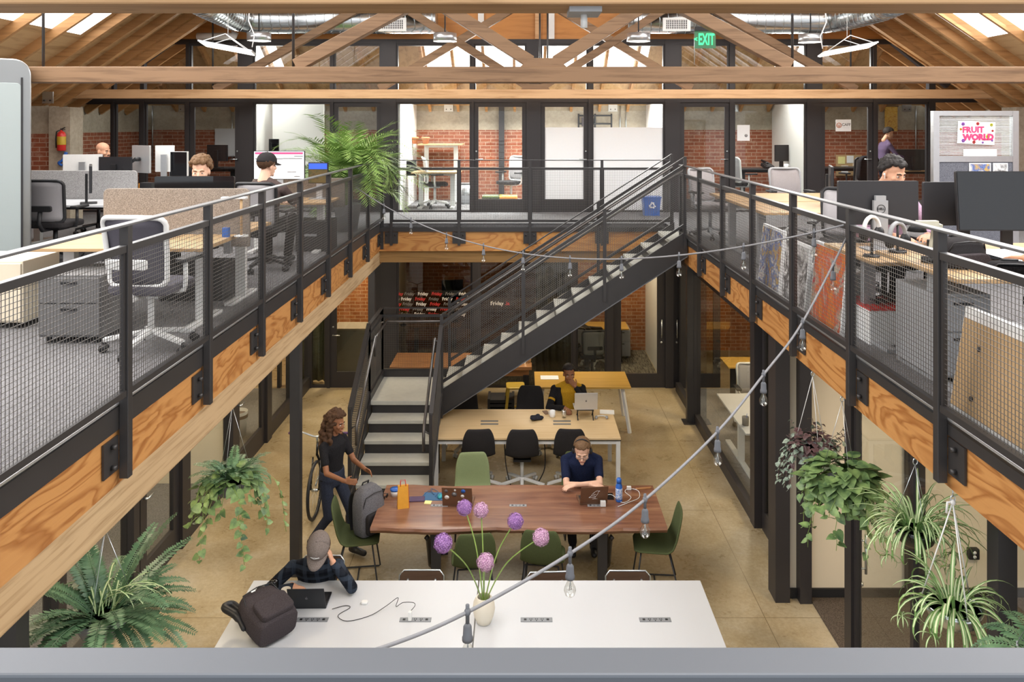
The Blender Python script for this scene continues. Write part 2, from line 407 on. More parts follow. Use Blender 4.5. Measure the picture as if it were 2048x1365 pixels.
M['fern'] = leafmat('fern_leaf', '#33553a', '#71926a', 7)
M['fern2'] = leafmat('fern_leaf_dark', '#2f4a35', '#587552', 7)
M['pothos'] = leafmat('pothos_leaf', '#2c4a30', '#86a060', 11)
M['maroon'] = leafmat('maroon_leaf', '#4a2c30', '#6d5a58', 16)
M['silverleaf'] = leafmat('silver_leaf', '#5a6a5c', '#9fae9c', 20)
M['palm'] = leafmat('palm_leaf', '#557a3a', '#9dba68', 5)
M['spider_edge'] = leafmat('spider_leaf', '#5d8446', '#84a766', 9)
M['spider_mid'] = leafmat('spider_leaf_stripe', '#c6d09f', '#dbe2ba', 9)
M['stem'] = leafmat('plant_stem', '#6c8a3e', '#8fa858', 9)
M['soil'] = plain('soil', '#3a2c22', .95)
def figure_mat(name, c, c2=None, rough=.9): return fabric(name, c, c2 or c, 120, rough, .1)
def canvas(name, cols, scale=4):
    k = NT(name); a = k.noise(k.coord(), scale, 3, .6, 1.0); n = len(cols)
    k.col(k.ramp(a, [(.28+.44*i/(n-1), c) for i, c in enumerate(cols)])); return k.fin(.7)
def text(name, body, size, m, M4, parent=None, extrude=.001, bold=0, shear=0, align='CENTER', spacing=1.0):
    c = bpy.data.curves.new(name, 'FONT'); c.body = body; c.size = size; c.extrude = extrude; c.offset = bold; c.shear = shear; c.align_x = align; c.align_y = 'CENTER'; c.space_character = spacing
    c.resolution_u = 2
    q = bpy.data.objects.new(name, c); COL.objects.link(q)
    me = bpy.data.meshes.new_from_object(q.evaluated_get(bpy.context.evaluated_depsgraph_get()))
    bpy.data.objects.remove(q); bpy.data.curves.remove(c); me.name = name
    me.materials.clear(); me.materials.append(m)
    o = bpy.data.objects.new(name, me); COL.objects.link(o)
    if parent is not None: o.parent = parent
    o.matrix_local = M4
    return o
FACECAM = Matrix(((1, 0, 0, 0), (0, 0, -1, 0), (0, 1, 0, 0), (0, 0, 0, 1)))   # text plane facing -Y
def facing(loc): return Matrix.Translation(V(loc)) @ FACECAM
# ================================================================ SETTING
TRIM = [0]
def trim(m, bar_args=None, b6=None, mat='frame'):
    TRIM[0] += 1; b = MB()
    if b6: b.b6(*b6)
    else: b.bar(*bar_args)
    return struct(b.build('trim_%d' % TRIM[0], M[mat]))
WIN = [0]; DOOR = [0]
# floors
struct(MB().b6(-9.2, 9.8, -1.5, 17.6, -.12, 0).build('floor', M['floor']))
struct(MB().b6(-8.6, -2.41, -1.5, 17.6, 3.22, F).build('floor_mezzanine_left', M['carpet']))
struct(MB().b6(2.41, 9.1, -1.5, 17.6, 3.22, F).build('floor_mezzanine_right', M['carpet']))
struct(MB().b6(-2.41, 2.41, 13.06, 17.6, 3.22, F).build('floor_mezzanine_rear', M['carpet']))
struct(MB().b6(-2.41, 2.41, -1.5, .70, 3.22, F).build('floor_mezzanine_front', M['carpet']))
# lower ceilings (drywall soffit under the decks)
struct(MB().b6(-8.6, -2.66, -1.5, 17.4, 2.98, 3.02).build('ceiling_lower_left', M['cream']))
struct(MB().b6(2.62, 9.1, -1.5, 17.4, 2.98, 3.02).build('ceiling_lower_right', M['cream']))
struct(MB().b6(-2.66, 2.62, 13.32, 17.4, 2.98, 3.02).build('ceiling_lower_rear', M['cream']))
# deck edges: plywood fascia, rough beam, black steel channel, conduit
struct(MB().b6(-2.46, -2.385, -1.5, 13.10, 2.86, 3.20).build('trim_fascia_left', M['ply']))
struct(MB().b6(-2.66, -2.392, -1.5, 13.32, 2.62, 2.86).build('trim_beam_left', M['beam'], bevel=.012))
struct(MB().b6(2.385, 2.46, -1.5, 11.45, 2.955, 3.27).build('trim_fascia_right', M['ply']))
struct(MB().b6(-2.385, 2.6, 13.03, 13.10, 2.87, 3.20).build('trim_fascia_rear', M['plyx']))
struct(MB().b6(-2.39, 2.6, 13.10, 13.32, 2.67, 2.87).build('trim_beam_rear', M['beamx']))
struct(MB().b6(-2.41, -2.368, -1.5, 13.06, 3.19, 3.325).build('trim_channel_left', M['steel']))
struct(MB().b6(2.368, 2.41, -1.5, 11.45, 3.255, 3.318).build('trim_channel_right', M['steel']))
struct(MB().b6(-2.37, 2.42, 12.99, 13.06, 3.20, 3.27).build('trim_channel_rear', M['steel']))
struct(MB().b6(2.41, 2.5, 11.45, 13.06, 3.0, 3.325).build('trim_stair_head', M['steel']))
for x, n_, a in ((-2.366, 'left', -1.5), (2.366, 'right', -1.5)):
    y1 = 12.9 if n_ == 'left' else 11.35
    tag(MB().tube([(x+(.016 if x > 0 else -.016), a+.1, 3.345), (x+(.016 if x > 0 else -.016), y1, 3.345)], .017, 8).build('conduit', M['alu']), 'galvanised conduit along the %s deck edge' % n_, 'conduit')
# outer walls
def wallbox(name, m, *b): return struct(MB().b6(*b).build(name, M[m]))
wallbox('wall_rear_brick', 'brick', -8.6, 9.1, 17.2, 17.4, F, 4.87)
wallbox('wall_rear_concrete', 'concrete', -8.6, 9.1, 17.2, 17.4, 4.87, 5.45)
wallbox('wall_rear_lower', 'bricklow', -8.6, 9.1, 17.2, 17.4, 0, 2.98)
for s, x0, x1, n_ in ((-1, -8.6, -8.4, 'left'), (1, 8.9, 9.1, 'right')):
    wallbox('wall_%s_brick' % n_, 'brickside', x0, x1, -1.5, 17.2, F, 4.83)
    wallbox('wall_%s_concrete' % n_, 'concrete', x0, x1, -1.5, 17.2, 4.83, 5.45)
    wallbox('wall_%s_lower' % n_, 'cream', x0, x1, -1.5, 17.2, 0, 2.98)
# short brick return and concrete pilasters beside the left offices
wallbox('wall_return_brick', 'brick', -8.4, -7.98, 13.2, 13.45, F, 4.83)
wallbox('wall_return_concrete', 'concrete', -8.4, -7.98, 13.2, 13.45, 4.83, 5.30)
wallbox('trim_pilaster_left', 'concrete', -7.96, -7.60, 13.12, 13.5, F, 5.28)
wallbox('trim_pilaster_right', 'concrete', 8.3, 8.9, 13.1, 13.5, F, 5.28)
# black wall/screen between pilaster and glass on the left
# ---------------------------------------------------------------- roof
RL = lambda x: 11.04+.68*x
RR = lambda x: 11.32-.68*x
RB = lambda y: 5.34+.68*(17.3-y)
def roofq(name, m, pts, t=.06, kind='structure'):
    n = len(pts); up = V((0, 0, t)); a = [V(p) for p in pts]
    b = MB().add(a+[p+up for p in a], [tuple(range(n)), tuple(range(2*n-1, n-1, -1))]+[(i, n+i, n+(i+1) % n, (i+1) % n) for i in range(n)])
    o = b.build(name, M[m]); o['kind'] = kind; return o
def lq(nm, m, x0, x1, y0, y1): return roofq(nm, m, [(x0, y0, RL(x0)), (x0, y1, RL(x0)), (x1, y1, RL(x1)), (x1, y0, RL(x1))])
def rq(nm, m, x0, x1, y0, y1): return roofq(nm, m, [(x0, y0, RR(x0)), (x1, y0, RR(x1)), (x1, y1, RR(x1)), (x0, y1, RR(x0))])
lq('ceiling_left_eave', 'deckwood', -8.6, -6.85, 1.0, 14.8); lq('ceiling_left_back', 'deckwood', -6.85, -2.9, 12.1, 14.8)
lq('ceiling_left_front', 'deckwood', -6.85, -2.9, 1.0, 2.3); lq('ceiling_left_ridge', 'deckwood', -2.9, .206, 1.0, 14.8)
rq('ceiling_right_eave', 'deckwood', 7.3, 9.1, 1.0, 14.8); rq('ceiling_right_back', 'deckwood', 3.3, 7.3, 12.6, 14.8)
rq('ceiling_right_front', 'deckwood', 3.3, 7.3, 1.0, 2.3); rq('ceiling_right_ridge', 'deckwood', .206, 3.3, 1.0, 14.8)
lq('window_skylight_left', 'skyglass', -6.85, -2.9, 2.3, 12.1); rq('window_skylight_right', 'skyglass', 3.3, 7.3, 2.3, 12.6)
def bq(nm, m, x0, x1, y0, y1): return roofq(nm, m, [(x0, y0, RB(y0)), (x0, y1, RB(y1)), (x1, y1, RB(y1)), (x1, y0, RB(y0))])
roofq('ceiling_hip_left', 'deckwood', [(-8.6, 14.8, RL(-8.6)), (-8.6, 17.3, RL(-8.6)), (-5.9, 14.8, RB(14.8))])
roofq('ceiling_hip_right', 'deckwood', [(9.1, 14.8, RR(9.1)), (6.4, 14.8, RB(14.8)), (9.1, 17.3, RR(9.1))])
roofq('ceiling_hip_rear_left', 'deckwood', [(-5.9, 14.8, RB(14.8)), (-8.5, 17.3, RB(17.3)), (-5.6, 17.3, RB(17.3)), (-5.6, 14.8, RB(14.8))])
roofq('ceiling_hip_rear_right', 'deckwood', [(6.4, 14.8, RB(14.8)), (5.9, 14.8, RB(14.8)), (5.9, 17.3, RB(17.3)), (9.0, 17.3, RB(17.3))])
xs = [(-5.6, -5.5, 0), (-5.5, -4.9, 1), (-4.9, -1.95, 0), (-1.95, 2.55, 1), (2.55, 5.2, 0), (5.2, 5.8, 1), (5.8, 5.9, 0)]
for i, (a, b_, sky) in enumerate(xs):
    if sky:
        bq('ceiling_hip_upper_%d' % i, 'deckwood', a, b_, 14.8, 15.05); bq('window_skylight_rear_%d' % i, 'skyglass', a, b_, 15.05, 16.15); bq('ceiling_hip_lower_%d' % i, 'deckwood', a, b_, 16.15, 17.3)
    else: bq('ceiling_hip_%d' % i, 'deckwood', a, b_, 14.8, 17.3)
# rafters
def rafter(p, q, m='rafter', a=.075, b=.19, name='rafter'):
    o = MB().bar(p, q, a, b).build(name, M[m]); o['kind'] = 'structure'; return o
k = 0; y = 14.45
while y > 3:
    dz = .075
    big = k in (1, 2)
    rafter((-8.45, y, RL(-8.45)-dz), (-2.2, y, RL(-2.2)-dz), 'rafter', .11 if big else .06, .14, 'trim_rafter')
    rafter((8.95, y, RR(8.95)-dz), (2.6, y, RR(2.6)-dz), 'rafter', .11 if big else .06, .14, 'trim_rafter')
    y -= .55 if k < 4 else .86; k += 1
x = -7.6
while x < 8.4:
    top = 14.84
    if x < -5.9: top = max(14.84, 17.3-(x+8.5)*.97)
    if x > 6.4: top = max(14.84, 17.3-(9.0-x)*.97)
    if 17.2-top > .4: rafter((x, 17.2, RB(17.2)-.08), (x, top, RB(top)-.08), 'rafter', .055, .15, 'trim_rafter')
    x += .62
for s in (-1, 1):
    x = 6.2 if s > 0 else -5.7
    for j in range(4):
        yy = 15.0+j*.5; xa = 8.9 if s > 0 else -8.4; f_ = RR if s > 0 else RL
        xb = (9.0-(17.3-yy)/.97) if s > 0 else (-8.5+(17.3-yy)/.97)
        rafter((xa, yy, f_(xa)-.08), (xb, yy, f_(xb)-.08), 'rafter', .055, .15, 'trim_rafter')
# ---------------------------------------------------------------- upper glazed office front (y = 14.8)
YG = 14.8
gx = lambda u: (u-VPU)*YG/FPX
gz = lambda v: EYE-(v-VPV)*YG/FPX
ZT = gz(82); ZH0, ZH1 = gz(205), gz(184)
roofq_pts = [(-7.42, 14.78, RL(-7.42)-.04), (gx(345)+.0, 14.78, ZT), (gx(1782), 14.78, ZT), (7.9, 14.78, RR(7.9)-.04), (.206, 14.78, RL(.206)-.05)]
b = MB(); b.prism([(p[0], p[2]) for p in [(gx(330), 0, ZT+.02), (gx(1790), 0, ZT+.02), (4.6, 0, RR(4.6)-.02), (.206, 0, 11.1), (-4.4, 0, RL(-4.4)-.02)]], (0, 14.76, 0), (0, .08, 0), (1, 0, 0), (0, 0, 1))
struct(b.build('wall_rear_header', M['header']))
def post(u0, u1, z0=F, z1=None, y=YG, d=.12): return trim('p', b6=(gx(u0), gx(u1), y-d/2, y+d/2, z0, ZT if z1 is None else z1))
# side returns to the brick, thick posts and mullions
for (u0, u1, z1) in ((226, 231, gz(165)), (283, 291, gz(120)), (374, 381, ZT), (480, 508, ZT), (664, 668, ZT), (763, 793, ZT), (943, 948, ZT), (1053, 1081, ZT), (1176, 1183, ZT), (1329, 1359, ZT), (1458, 1466, ZT), (1612, 1640, ZT), (1744, 1751, ZT), (1855, 1868, gz(142))):
    post(u0, u1, z1=z1)
b = MB(); b.b6(gx(150), gx(1990), YG-.05, YG+.05, ZH0, ZH1); struct(b.build('trim_header_rail', M['frame']))
b = MB(); b.b6(gx(345), gx(1782), YG-.05, YG+.05, ZT-.06, ZT+.03); struct(b.build('trim_head_rail', M['frame']))
for (p, q) in (((gx(232), YG, gz(163)), (gx(347), YG, gz(80))), ((gx(1895), YG, gz(172)), (gx(1780), YG, gz(80)))):
    trim('d', bar_args=(p, q, .12, .10))
def window(x0, x1, z0, z1, y=YG, mat='pane', fr=.035, frost=None):
    WIN[0] += 1; root = thing('window_%d' % WIN[0], None, None, ((x0+x1)/2, y, z0)); struct(root); w_, h_ = x1-x0, z1-z0
    b = MB(); f = fr
    for s in (-1, 1): b.box((s*(w_/2-f/2), 0, h_/2), (f, .06, h_))
    b.box((0, 0, f/2), (w_-2*f, .06, f)); b.box((0, 0, h_-f/2), (w_-2*f, .06, f)); struct(b.build('window_frame', M['frame'], root))
    if frost:
        struct(MB().b6(-w_/2+f, w_/2-f, -.004, .004, f, frost-z0).build('frosted_film', M['frost'], root, label='white frosted film'))
        struct(MB().b6(-w_/2+f, w_/2-f, -.004, .004, frost-z0, h_-f).build('pane', M[mat], root))
    else: struct(MB().b6(-w_/2+f, w_/2-f, -.004, .004, f, h_-f).build('pane', M[mat], root))
    return root
def door(x0, x1, z0, z1, y=YG, mat='pane', hand=1, st=.085, bot=.24, frost=None, handle='lever', axis='x', sy=1):
    # glazed door; axis 'x': in a rear wall, 'y': in a side wall (x0,x1 are then depths and y the wall's x)
    DOOR[0] += 1; cx = (x0+x1)/2
    root = thing('door_%d' % DOOR[0], None, None, (cx, y, z0) if axis == 'x' else (y, cx, z0), 0 if axis == 'x' else PI/2); struct(root); w_, h_ = x1-x0, z1-z0
    b = MB()
    for s in (-1, 1): b.box((s*(w_/2-st/2), 0, h_/2), (st, .05, h_))
    b.box((0, 0, bot/2), (w_-2*st, .05, bot)); b.box((0, 0, h_-st/2), (w_-2*st, .05, st)); struct(b.build('door_frame', M['frame'], root))
    if frost: 
        struct(MB().b6(-w_/2+st, w_/2-st, -.004, .004, bot, frost-z0).build('frosted_film', M['frost'], root, label='white frosted film'))
        struct(MB().b6(-w_/2+st, w_/2-st, -.004, .004, frost-z0, h_-st).build('pane', M[mat], root))
    else: struct(MB().b6(-w_/2+st, w_/2-st, -.004, .004, bot, h_-st).build('pane', M[mat], root))
    hx = hand*(w_/2-st/2); h = MB()
    if handle == 'lever':
        h.cyl((hx, -.025, 1.0), (hx, -.07, 1.0), .012); h.tube([(hx, -.07, 1.0), (hx-hand*.13, -.07, 1.0)], .009, 8); h.cyl((hx, -.025, 1.15), (hx, -.04, 1.15), .018, 10)
    else:
        q = -1*sy
        h.tube([(hx, q*.075, .95), (hx, q*.075, 1.30)], .012, 8)
        for zz in (1.0, 1.25): h.cyl((hx, q*.02, zz), (hx, q*.075, zz), .009, 8)
        h.cyl((hx, q*.02, .86), (hx, q*.045, .86), .02, 10)
    struct(h.build('door_handle', M['galv'], root)); return root
M['frost'] = plain('frosted_film', '#eef0f1', .55, 0, .3, .01)
FZ = gz(255)
zb = F
# fixed lights
window(gx(231), gx(283), zb, ZH0); window(gx(291), gx(374), zb, ZH0); window(gx(508), gx(664), zb, ZH0); window(gx(793), gx(943), zb, ZH0)
window(gx(1183), gx(1329), zb, ZH0, frost=FZ); window(gx(1466), gx(1612), zb, ZH0); window(gx(1751), gx(1855), zb, ZH0); window(gx(155), gx(226), zb, ZH0)
# doors
door(gx(381), gx(480), zb, ZH0, hand=1); door(gx(668), gx(763), zb, ZH0, hand=-1); door(gx(948), gx(1053), zb, ZH0, hand=-1)
door(gx(1081), gx(1176), zb, ZH0, hand=1, frost=FZ); door(gx(1359), gx(1458), zb, ZH0, hand=1); door(gx(1640), gx(1744), zb, ZH0, hand=1)
# transoms
for (a, c) in ((381, 480), (508, 664), (668, 763), (793, 943), (948, 1053), (1081, 1176), (1183, 1329), (1359, 1458), (1466, 1612), (1640, 1744)):
    window(gx(a), gx(c), ZH1, ZT-.06)
# partition walls between the upper offices (white board)
for nm, x, y0 in (('a', gx(795)-.06, 14.86), ('b', gx(1330)+.02, 14.86), ('d', gx(1625), 14.86), ('e', gx(480), 14.86)):
    wallbox('wall_office_'+nm, 'white', x, x+.1, y0, 17.2, F, 5.42)
wallbox('wall_office_c', 'white', gx(508), -4.05, 15.9, 16.0, F, 5.42)
# ---------------------------------------------------------------- lower glazed front (y = 14.8)
zl = 2.62
def lpost(u0, u1, y=YG, d=.12, z1=2.98): return trim('p', b6=(gx(u0), gx(u1), y-d/2, y+d/2, 0, z1))
for (u0, u1) in ((556, 562), (586, 592), (655, 661), (762, 794), (945, 958), (1146, 1152), (1213, 1226), (1330, 1346), (1388, 1400)):
    lpost(u0, u1)
b = MB(); b.b6(gx(556), gx(1400), YG-.07, YG+.07, 2.55, 2.98); struct(b.build('trim_lower_header', M['frame']))
window(gx(592), gx(655), 0, 2.55, mat='panedark', fr=.05)
door(gx(661), gx(762), 0, 2.55, mat='panedark', hand=-1, bot=.3, st=.12)
window(gx(794), gx(945), 0, 2.55, mat='panedim'); window(gx(958), gx(1146), 0, 2.55, mat='panedim'); window(gx(1152), gx(1213), 0, 2.55, mat='panedark')
door(gx(1226), gx(1330), 0, 2.55, mat='pane', hand=1, st=.15, bot=.26, handle='pull'); door(gx(1346), gx(1440), 0, 2.55, mat='panedark', hand=-1, st=.13, bot=.26, handle='pull')
# rooms behind the lower front
wallbox('wall_lower_room_a', 'white', 2.72, 2.82, 14.88, 17.2, 0, 2.98); wallbox('wall_lower_room_b', 'cream', -2.62, -2.55, 14.95, 17.2, 0, 2.98)
wallbox('wall_lower_room_c', 'midgrey', .52, .58, 15.9, 17.2, 0, 2.98)
struct(MB().b6(-2.5, 2.7, 14.88, 17.2, 0, .012).build('floor_carpet_rear', M['stripecarpet']))
# ---------------------------------------------------------------- right lower glass wall (x = 2.92)
XR = 2.92
def side_post(x, y0, y1, z1=2.98, d=.11): return trim('p', b6=(x-d/2, x+d/2, y0, y1, 0, z1))
def side_pane(x, y0, y1, z0=.0, z1=2.6, mat='pane', kick=.16):
    WIN[0] += 1; root = thing('window_%d' % WIN[0], None, None, (x, (y0+y1)/2, z0)); struct(root); L = y1-y0
    b = MB(); b.box((0, 0, kick/2), (.09, L, kick)); b.box((0, 0, z1-.06), (.09, L, .12)); struct(b.build('window_frame', M['frame'], root))
    struct(MB().box((0, 0, (kick+z1-.12)/2), (.008, L, z1-.12-kick)).build('pane', M[mat], root)); return root
side_post(XR, 13.0, 13.12); side_post(XR, 9.62, 9.80); side_post(XR+.1, 14.6, 14.74)
side_pane(XR, 11.6, 13.0); side_pane(XR, 9.8, 11.6); side_pane(XR, 13.12, 14.6)
wallbox('trim_door_recess', 'frame', XR+.0, XR+.06, 8.35, 8.5, 0, 2.98)
door(8.5, 9.6, 0, 2.55, y=XR+.06, axis='y', hand=1, mat='panedark')
# partition facing the hall at y = 8.2 and the glazed entry in front of it
wallbox('wall_right_partition', 'cream', 2.80, 6.5, 8.22, 8.34, .0, 2.98)
struct(MB().b6(2.78, 6.5, 8.195, 8.22, 0, .10).build('baseboard_right', M['black']))
trim('p', b6=(2.64, 2.79, 8.12, 8.36, 0, 2.98)); trim('p', b6=(2.89, 3.01, 8.10, 8.22, 0, 2.98))
trim('p', b6=(2.96, 3.06, 7.02, 7.16, 0, 2.98)); trim('p', b6=(4.02, 4.2, 8.12, 8.2, 0, 2.98))
trim('p', b6=(2.96, 3.06, 4.1, 4.25, 0, 2.98)); 
struct(MB().b6(3.02, 6.5, 2.0, 8.19, 0, .014).build('floor_carpet_right', M['carpetdark']))
door(5.95, 7.02, 0, 2.62, y=3.01, axis='y', hand=1, st=.05, bot=.1, handle='pull', mat='pane', sy=1)
side_pane(3.01, 4.25, 5.95, mat='pane', kick=.08)
wallbox('wall_right_room_back', 'cream', 6.5, 6.6, 2.0, 14.7, 0, 2.98)
struct(MB().b6(3.0, 6.5, 8.4, 14.7, 0, .012).build('floor_carpet_meeting', M['carpet']))
# ---------------------------------------------------------------- left lower glass wall (x = -4.05)
XL = -4.05
ys = [2.0, 5.2, 6.7, 8.0, 9.15, 10.75, 12.2, 13.6, 14.74]
for i, yy in enumerate(ys): side_post(XL, yy, yy+(.22 if i in (4, 6) else .12), d=.14)
for i in range(len(ys)-1):
    a, c = ys[i]+.13, ys[i+1]
    if i in (3, 5): door(a+.1, c, 0, 2.55, y=XL, axis='y', hand=-1, mat='pane', bot=.3, st=.14)
    else: side_pane(XL, a, c, kick=.22)
wallbox('wall_left_room_back', 'cream', -7.1, -7.0, 2.0, 14.7, 0, 2.98)
struct(MB().b6(-7.0, -4.12, 2.0, 14.7, 0, .012).build('floor_carpet_left', M['carpet']))
wallbox('wall_left_partition', 'cream', -7.0, -4.14, 10.8, 10.9, 0, 2.98)
# columns under the deck beams
for nm, x, yy, z1 in (('a', -2.52, 8.7, 2.62), ('b', -2.52, 13.1, 2.62), ('c', 2.81, 13.06, 2.95), ('d', 2.80, 4.55, 2.95), ('e', -2.68, 4.1, 2.62)):
    b = MB(); b.b6(x-.055, x+.055, yy-.055, yy+.055, .015, z1-.02); b.b6(x-.12, x+.12, yy-.12, yy+.12, 0, .015); b.b6(x-.11, x+.11, yy-.11, yy+.11, z1-.02, z1)
    struct(b.build('trim_column_'+nm, M['steel']))
# lights in the lower rooms and added panels under the decks, all out of view
def ceil_lamp(x, y, z, power, label, col=WARM, s=.5, sy=None):
    sy = sy or s
    t = thing('ceiling_light', label, 'ceiling light', (x, y, z), 0, 'recessed ceiling lights of the lower floor')
    MB().box((0, 0, -.012), (s+.06, sy+.06, .024)).build('light_frame', M['black'], t)
    MB().box((0, 0, -.028), (s, sy, .01)).build('diffuser', M['lampwarm'], t)
    area('lamp', (x, y, z-.04), (0, 0, 0), s, sy, power, col)
LL = 'unseen flat ceiling light panel over the lower floor'
for (x, y, p) in ((-.9, 16.0, 4), (1.75, 16.0, 26), (-3.3, 16.0, 75), (4.6, 11.6, 60), (4.4, 6.0, 45), (4.2, 13.8, 30), (-5.4, 6.3, 26), (-5.4, 9.6, 20), (-5.4, 13.0, 26)):
    ceil_lamp(x, y, 2.98, p, LL)
for (x, y, p) in ((-3.4, 5.6, 15), (-3.4, 9.0, 18), (-3.4, 12.2, 26), (0, 14.1, 40)):  # soffit lamps added to lift the ambient light under the decks
    ceil_lamp(x, y, 2.98, p, LL, (1, .86, .66), .3, .9)
# ================================================================ RAILINGS, STAIRS, TRUSSES, SERVICES
def wires(b, p0, ex, L, z0, z1, pitch=.0285, r=.0026, shear=0.0, up=V((0, 0, 1)), nx=None):
    # woven wire grid in the plane (ex, z): origin p0, length L along ex, heights z0..z1, sheared by slope
    p0, ex = V(p0), V(ex); n = max(1, int(L/pitch)); side = ex.cross(up).normalized()
    for i in range(n+1):
        s_ = (i+.5)*L/(n+1); o = p0+ex*s_+up*(shear*s_); b.bar(o+up*z0+side*r*.5, o+up*z1+side*r*.5, r, r, up=side)
    m = max(1, int((z1-z0)/pitch))
    for j in range(m+1):
        z = z0+(j+.5)*(z1-z0)/(m+1); b.bar(p0+up*z-side*r*.5, p0+ex*L+up*(shear*L+z)-side*r*.5, r, r)
def deck_railing(name, label, ys, x, inward, post_bot, y_end=None):
    # along y at x; inward = +1/-1 direction towards the deck
    t = thing(name, label, 'railing', (x, ys[0], F))
    o = lambda y: y-ys[0]
    for y in ys:
        b = MB(); b.b6(-.027, .027, o(y)-.027, o(y)+.027, post_bot-F, 1.06); b.build('post', M['steel'], t, bevel=.003)
        b = MB(); xx = inward*.028
        b.b6(xx, xx+inward*.012, o(y)-.19, o(y)-.03, post_bot-F+.06, post_bot-F+.26)
        for zz in (.10, .22): b.cyl((xx-inward*.006, o(y)-.11, post_bot-F+zz), (xx-inward*.03, o(y)-.11, post_bot-F+zz), .016, 6)
        b.build('bracket_plate', M['steel'], t)
    L0, L1 = o(ys[0])-.03, o(ys[-1] if y_end is None else y_end)+.03
    MB().b6(-.03, .03, L0, L1, 1.055, 1.07).build('top_rail', M['steel_top'], t, bevel=.003)
    for i in range(len(ys)-1):
        a, c = o(ys[i])+.03, o(ys[i+1])-.03
        b = MB(); b.b6(-.02, .02, a, c, .90, .94); b.b6(-.02, .02, a, c, .055, .092); b.b6(-.012, .012, a, a+.02, .09, .902); b.b6(-.012, .012, c-.02, c, .09, .902)
        fr = b.build('panel_frame', M['steel'], t)
        MB().b6(-.021, .021, a, c, .94, .943).build('panel_cap', M['steel_top'], fr)
        b = MB(); wires(b, (0, a, 0), (0, 1, 0), c-a, .09, .90); b.build('wire_mesh', M['wire'], fr)
    return t
deck_railing('mesh_railing', 'black steel and wire mesh railing along the left mezzanine edge above the rough timber beam', [.99+1.206*i for i in range(11)], -2.34, -1, 2.90)
deck_railing('mesh_railing', 'black steel and wire mesh railing along the right mezzanine edge beside the monitors', [.81+1.185*i for i in range(10)], 2.34, 1, 2.985)
# rear railing (along x at y = 13.02)
t = thing('mesh_railing', 'black wire mesh railing across the rear walkway in front of the glass doors', 'railing', (0, 13.0, F))
xs_ = [-2.18, -1.05, .133, 1.333, 2.5]
for x in xs_:
    MB().b6(x-.022, x+.022, -.022, .022, -.36, 1.06).build('post', M['steel'], t)
    b = MB(); b.b6(x-.11, x+.11, .0, .03, -.33, -.14)
    for sx in (-.07, .07): b.cyl((x+sx, 0, -.19), (x+sx, -.02, -.19), .016, 6)
    b.build('bracket_plate', M['steel'], t)
MB().b6(-2.3, 2.52, -.022, .022, 1.055, 1.068).build('top_rail', M['steel'], t)
for i in range(4):
    a, c = xs_[i]+.022, xs_[i+1]-.022
    b = MB(); b.b6(a, c, -.02, .02, .90, .94); b.b6(a, c, -.02, .02, .03, .07); b.b6(a, a+.015, -.01, .01, .068, .902); b.b6(c-.015, c, -.01, .01, .068, .902); fr = b.build('panel_frame', M['steel'], t)
    b = MB(); wires(b, (a, 0, 0), (1, 0, 0), c-a, .07, .90); b.build('wire_mesh', M['wire'], fr)
# near railing right in front of the lens
t = thing('mesh_railing', 'pale grey steel railing in front, its flat top rail crossing the view', 'railing', (0, .845, F))
MB().b6(-2.4, 2.4, -.023, .022, 1.03, 1.07).build('top_rail', M['rail_near'], t, bevel=.003)
for x in (-2.3, -1.15, 0, 1.15, 2.3): MB().b6(x-.025, x+.025, -.02, .02, -.35, 1.03).build('post', M['steel'], t)
for i in range(4):
    a, c = -2.275+1.15*i, -1.175+1.15*i
    b = MB(); b.b6(a, c, -.02, .02, .90, .94); b.b6(a, c, -.02, .02, .03, .07); b.b6(a, a+.015, -.01, .01, .068, .902); b.b6(c-.015, c, -.01, .01, .068, .902); fr = b.build('panel_frame', M['steel'], t)
    b = MB(); wires(b, (a, 0, 0), (1, 0, 0), c-a, .07, .90, .05); b.build('wire_mesh', M['wire'], fr)
# ---------------------------------------------------------------- stairs
M['railpipe'] = plain('handrail_pipe', '#5c5856', .35, .6)
RISE, RUN = F/19, .27
LZ = 6*RISE
t = thing('staircase', 'black steel staircase with pale concrete treads climbing to the right mezzanine', 'staircase', (0, 0, 0))
M['tread'] = plain('tread_concrete', '#b9b8ae', .75, 0, .3, .08, 14)
X0, X1 = -2.16, -1.17; YN, YF = 11.09, 12.18
xu0 = -1.13      # first upper riser
MB().b6(X0, xu0, YN, YF, LZ-.06, LZ).build('landing', M['tread'], t, bevel=.006)
for k in range(1, 6):
    y = YN-.267*k; z = LZ-k*RISE
    MB().b6(X0+.02, X1-.02, y, y+.30, z-.05, z).build('tread', M['tread'], t, bevel=.006)
    MB().b6(X0+.03, X1-.03, y+.285, y+.295, z-.04, z+RISE-.05).build('riser', M['steel'], t)
MB().b6(X0+.03, X1-.03, YN-.267*5+.02, YN-.267*5+.03, 0, RISE-.05).build('riser', M['steel'], t)
YU0, YU1 = 11.16, 12.16
for k in range(13):
    x = xu0+RUN*k; z = LZ+RISE*(k+1)
    x1 = x+.31 if k < 12 else 2.41
    if k < 13: MB().b6(x, x1, YU0+.04, YU1-.04, z-.05, z).build('tread', M['tread'], t, bevel=.005)
    MB().b6(x+.005, x+.015, YU0+.05, YU1-.05, z-RISE, z-.05).build('riser', M['steel'], t)
sl = RISE/RUN
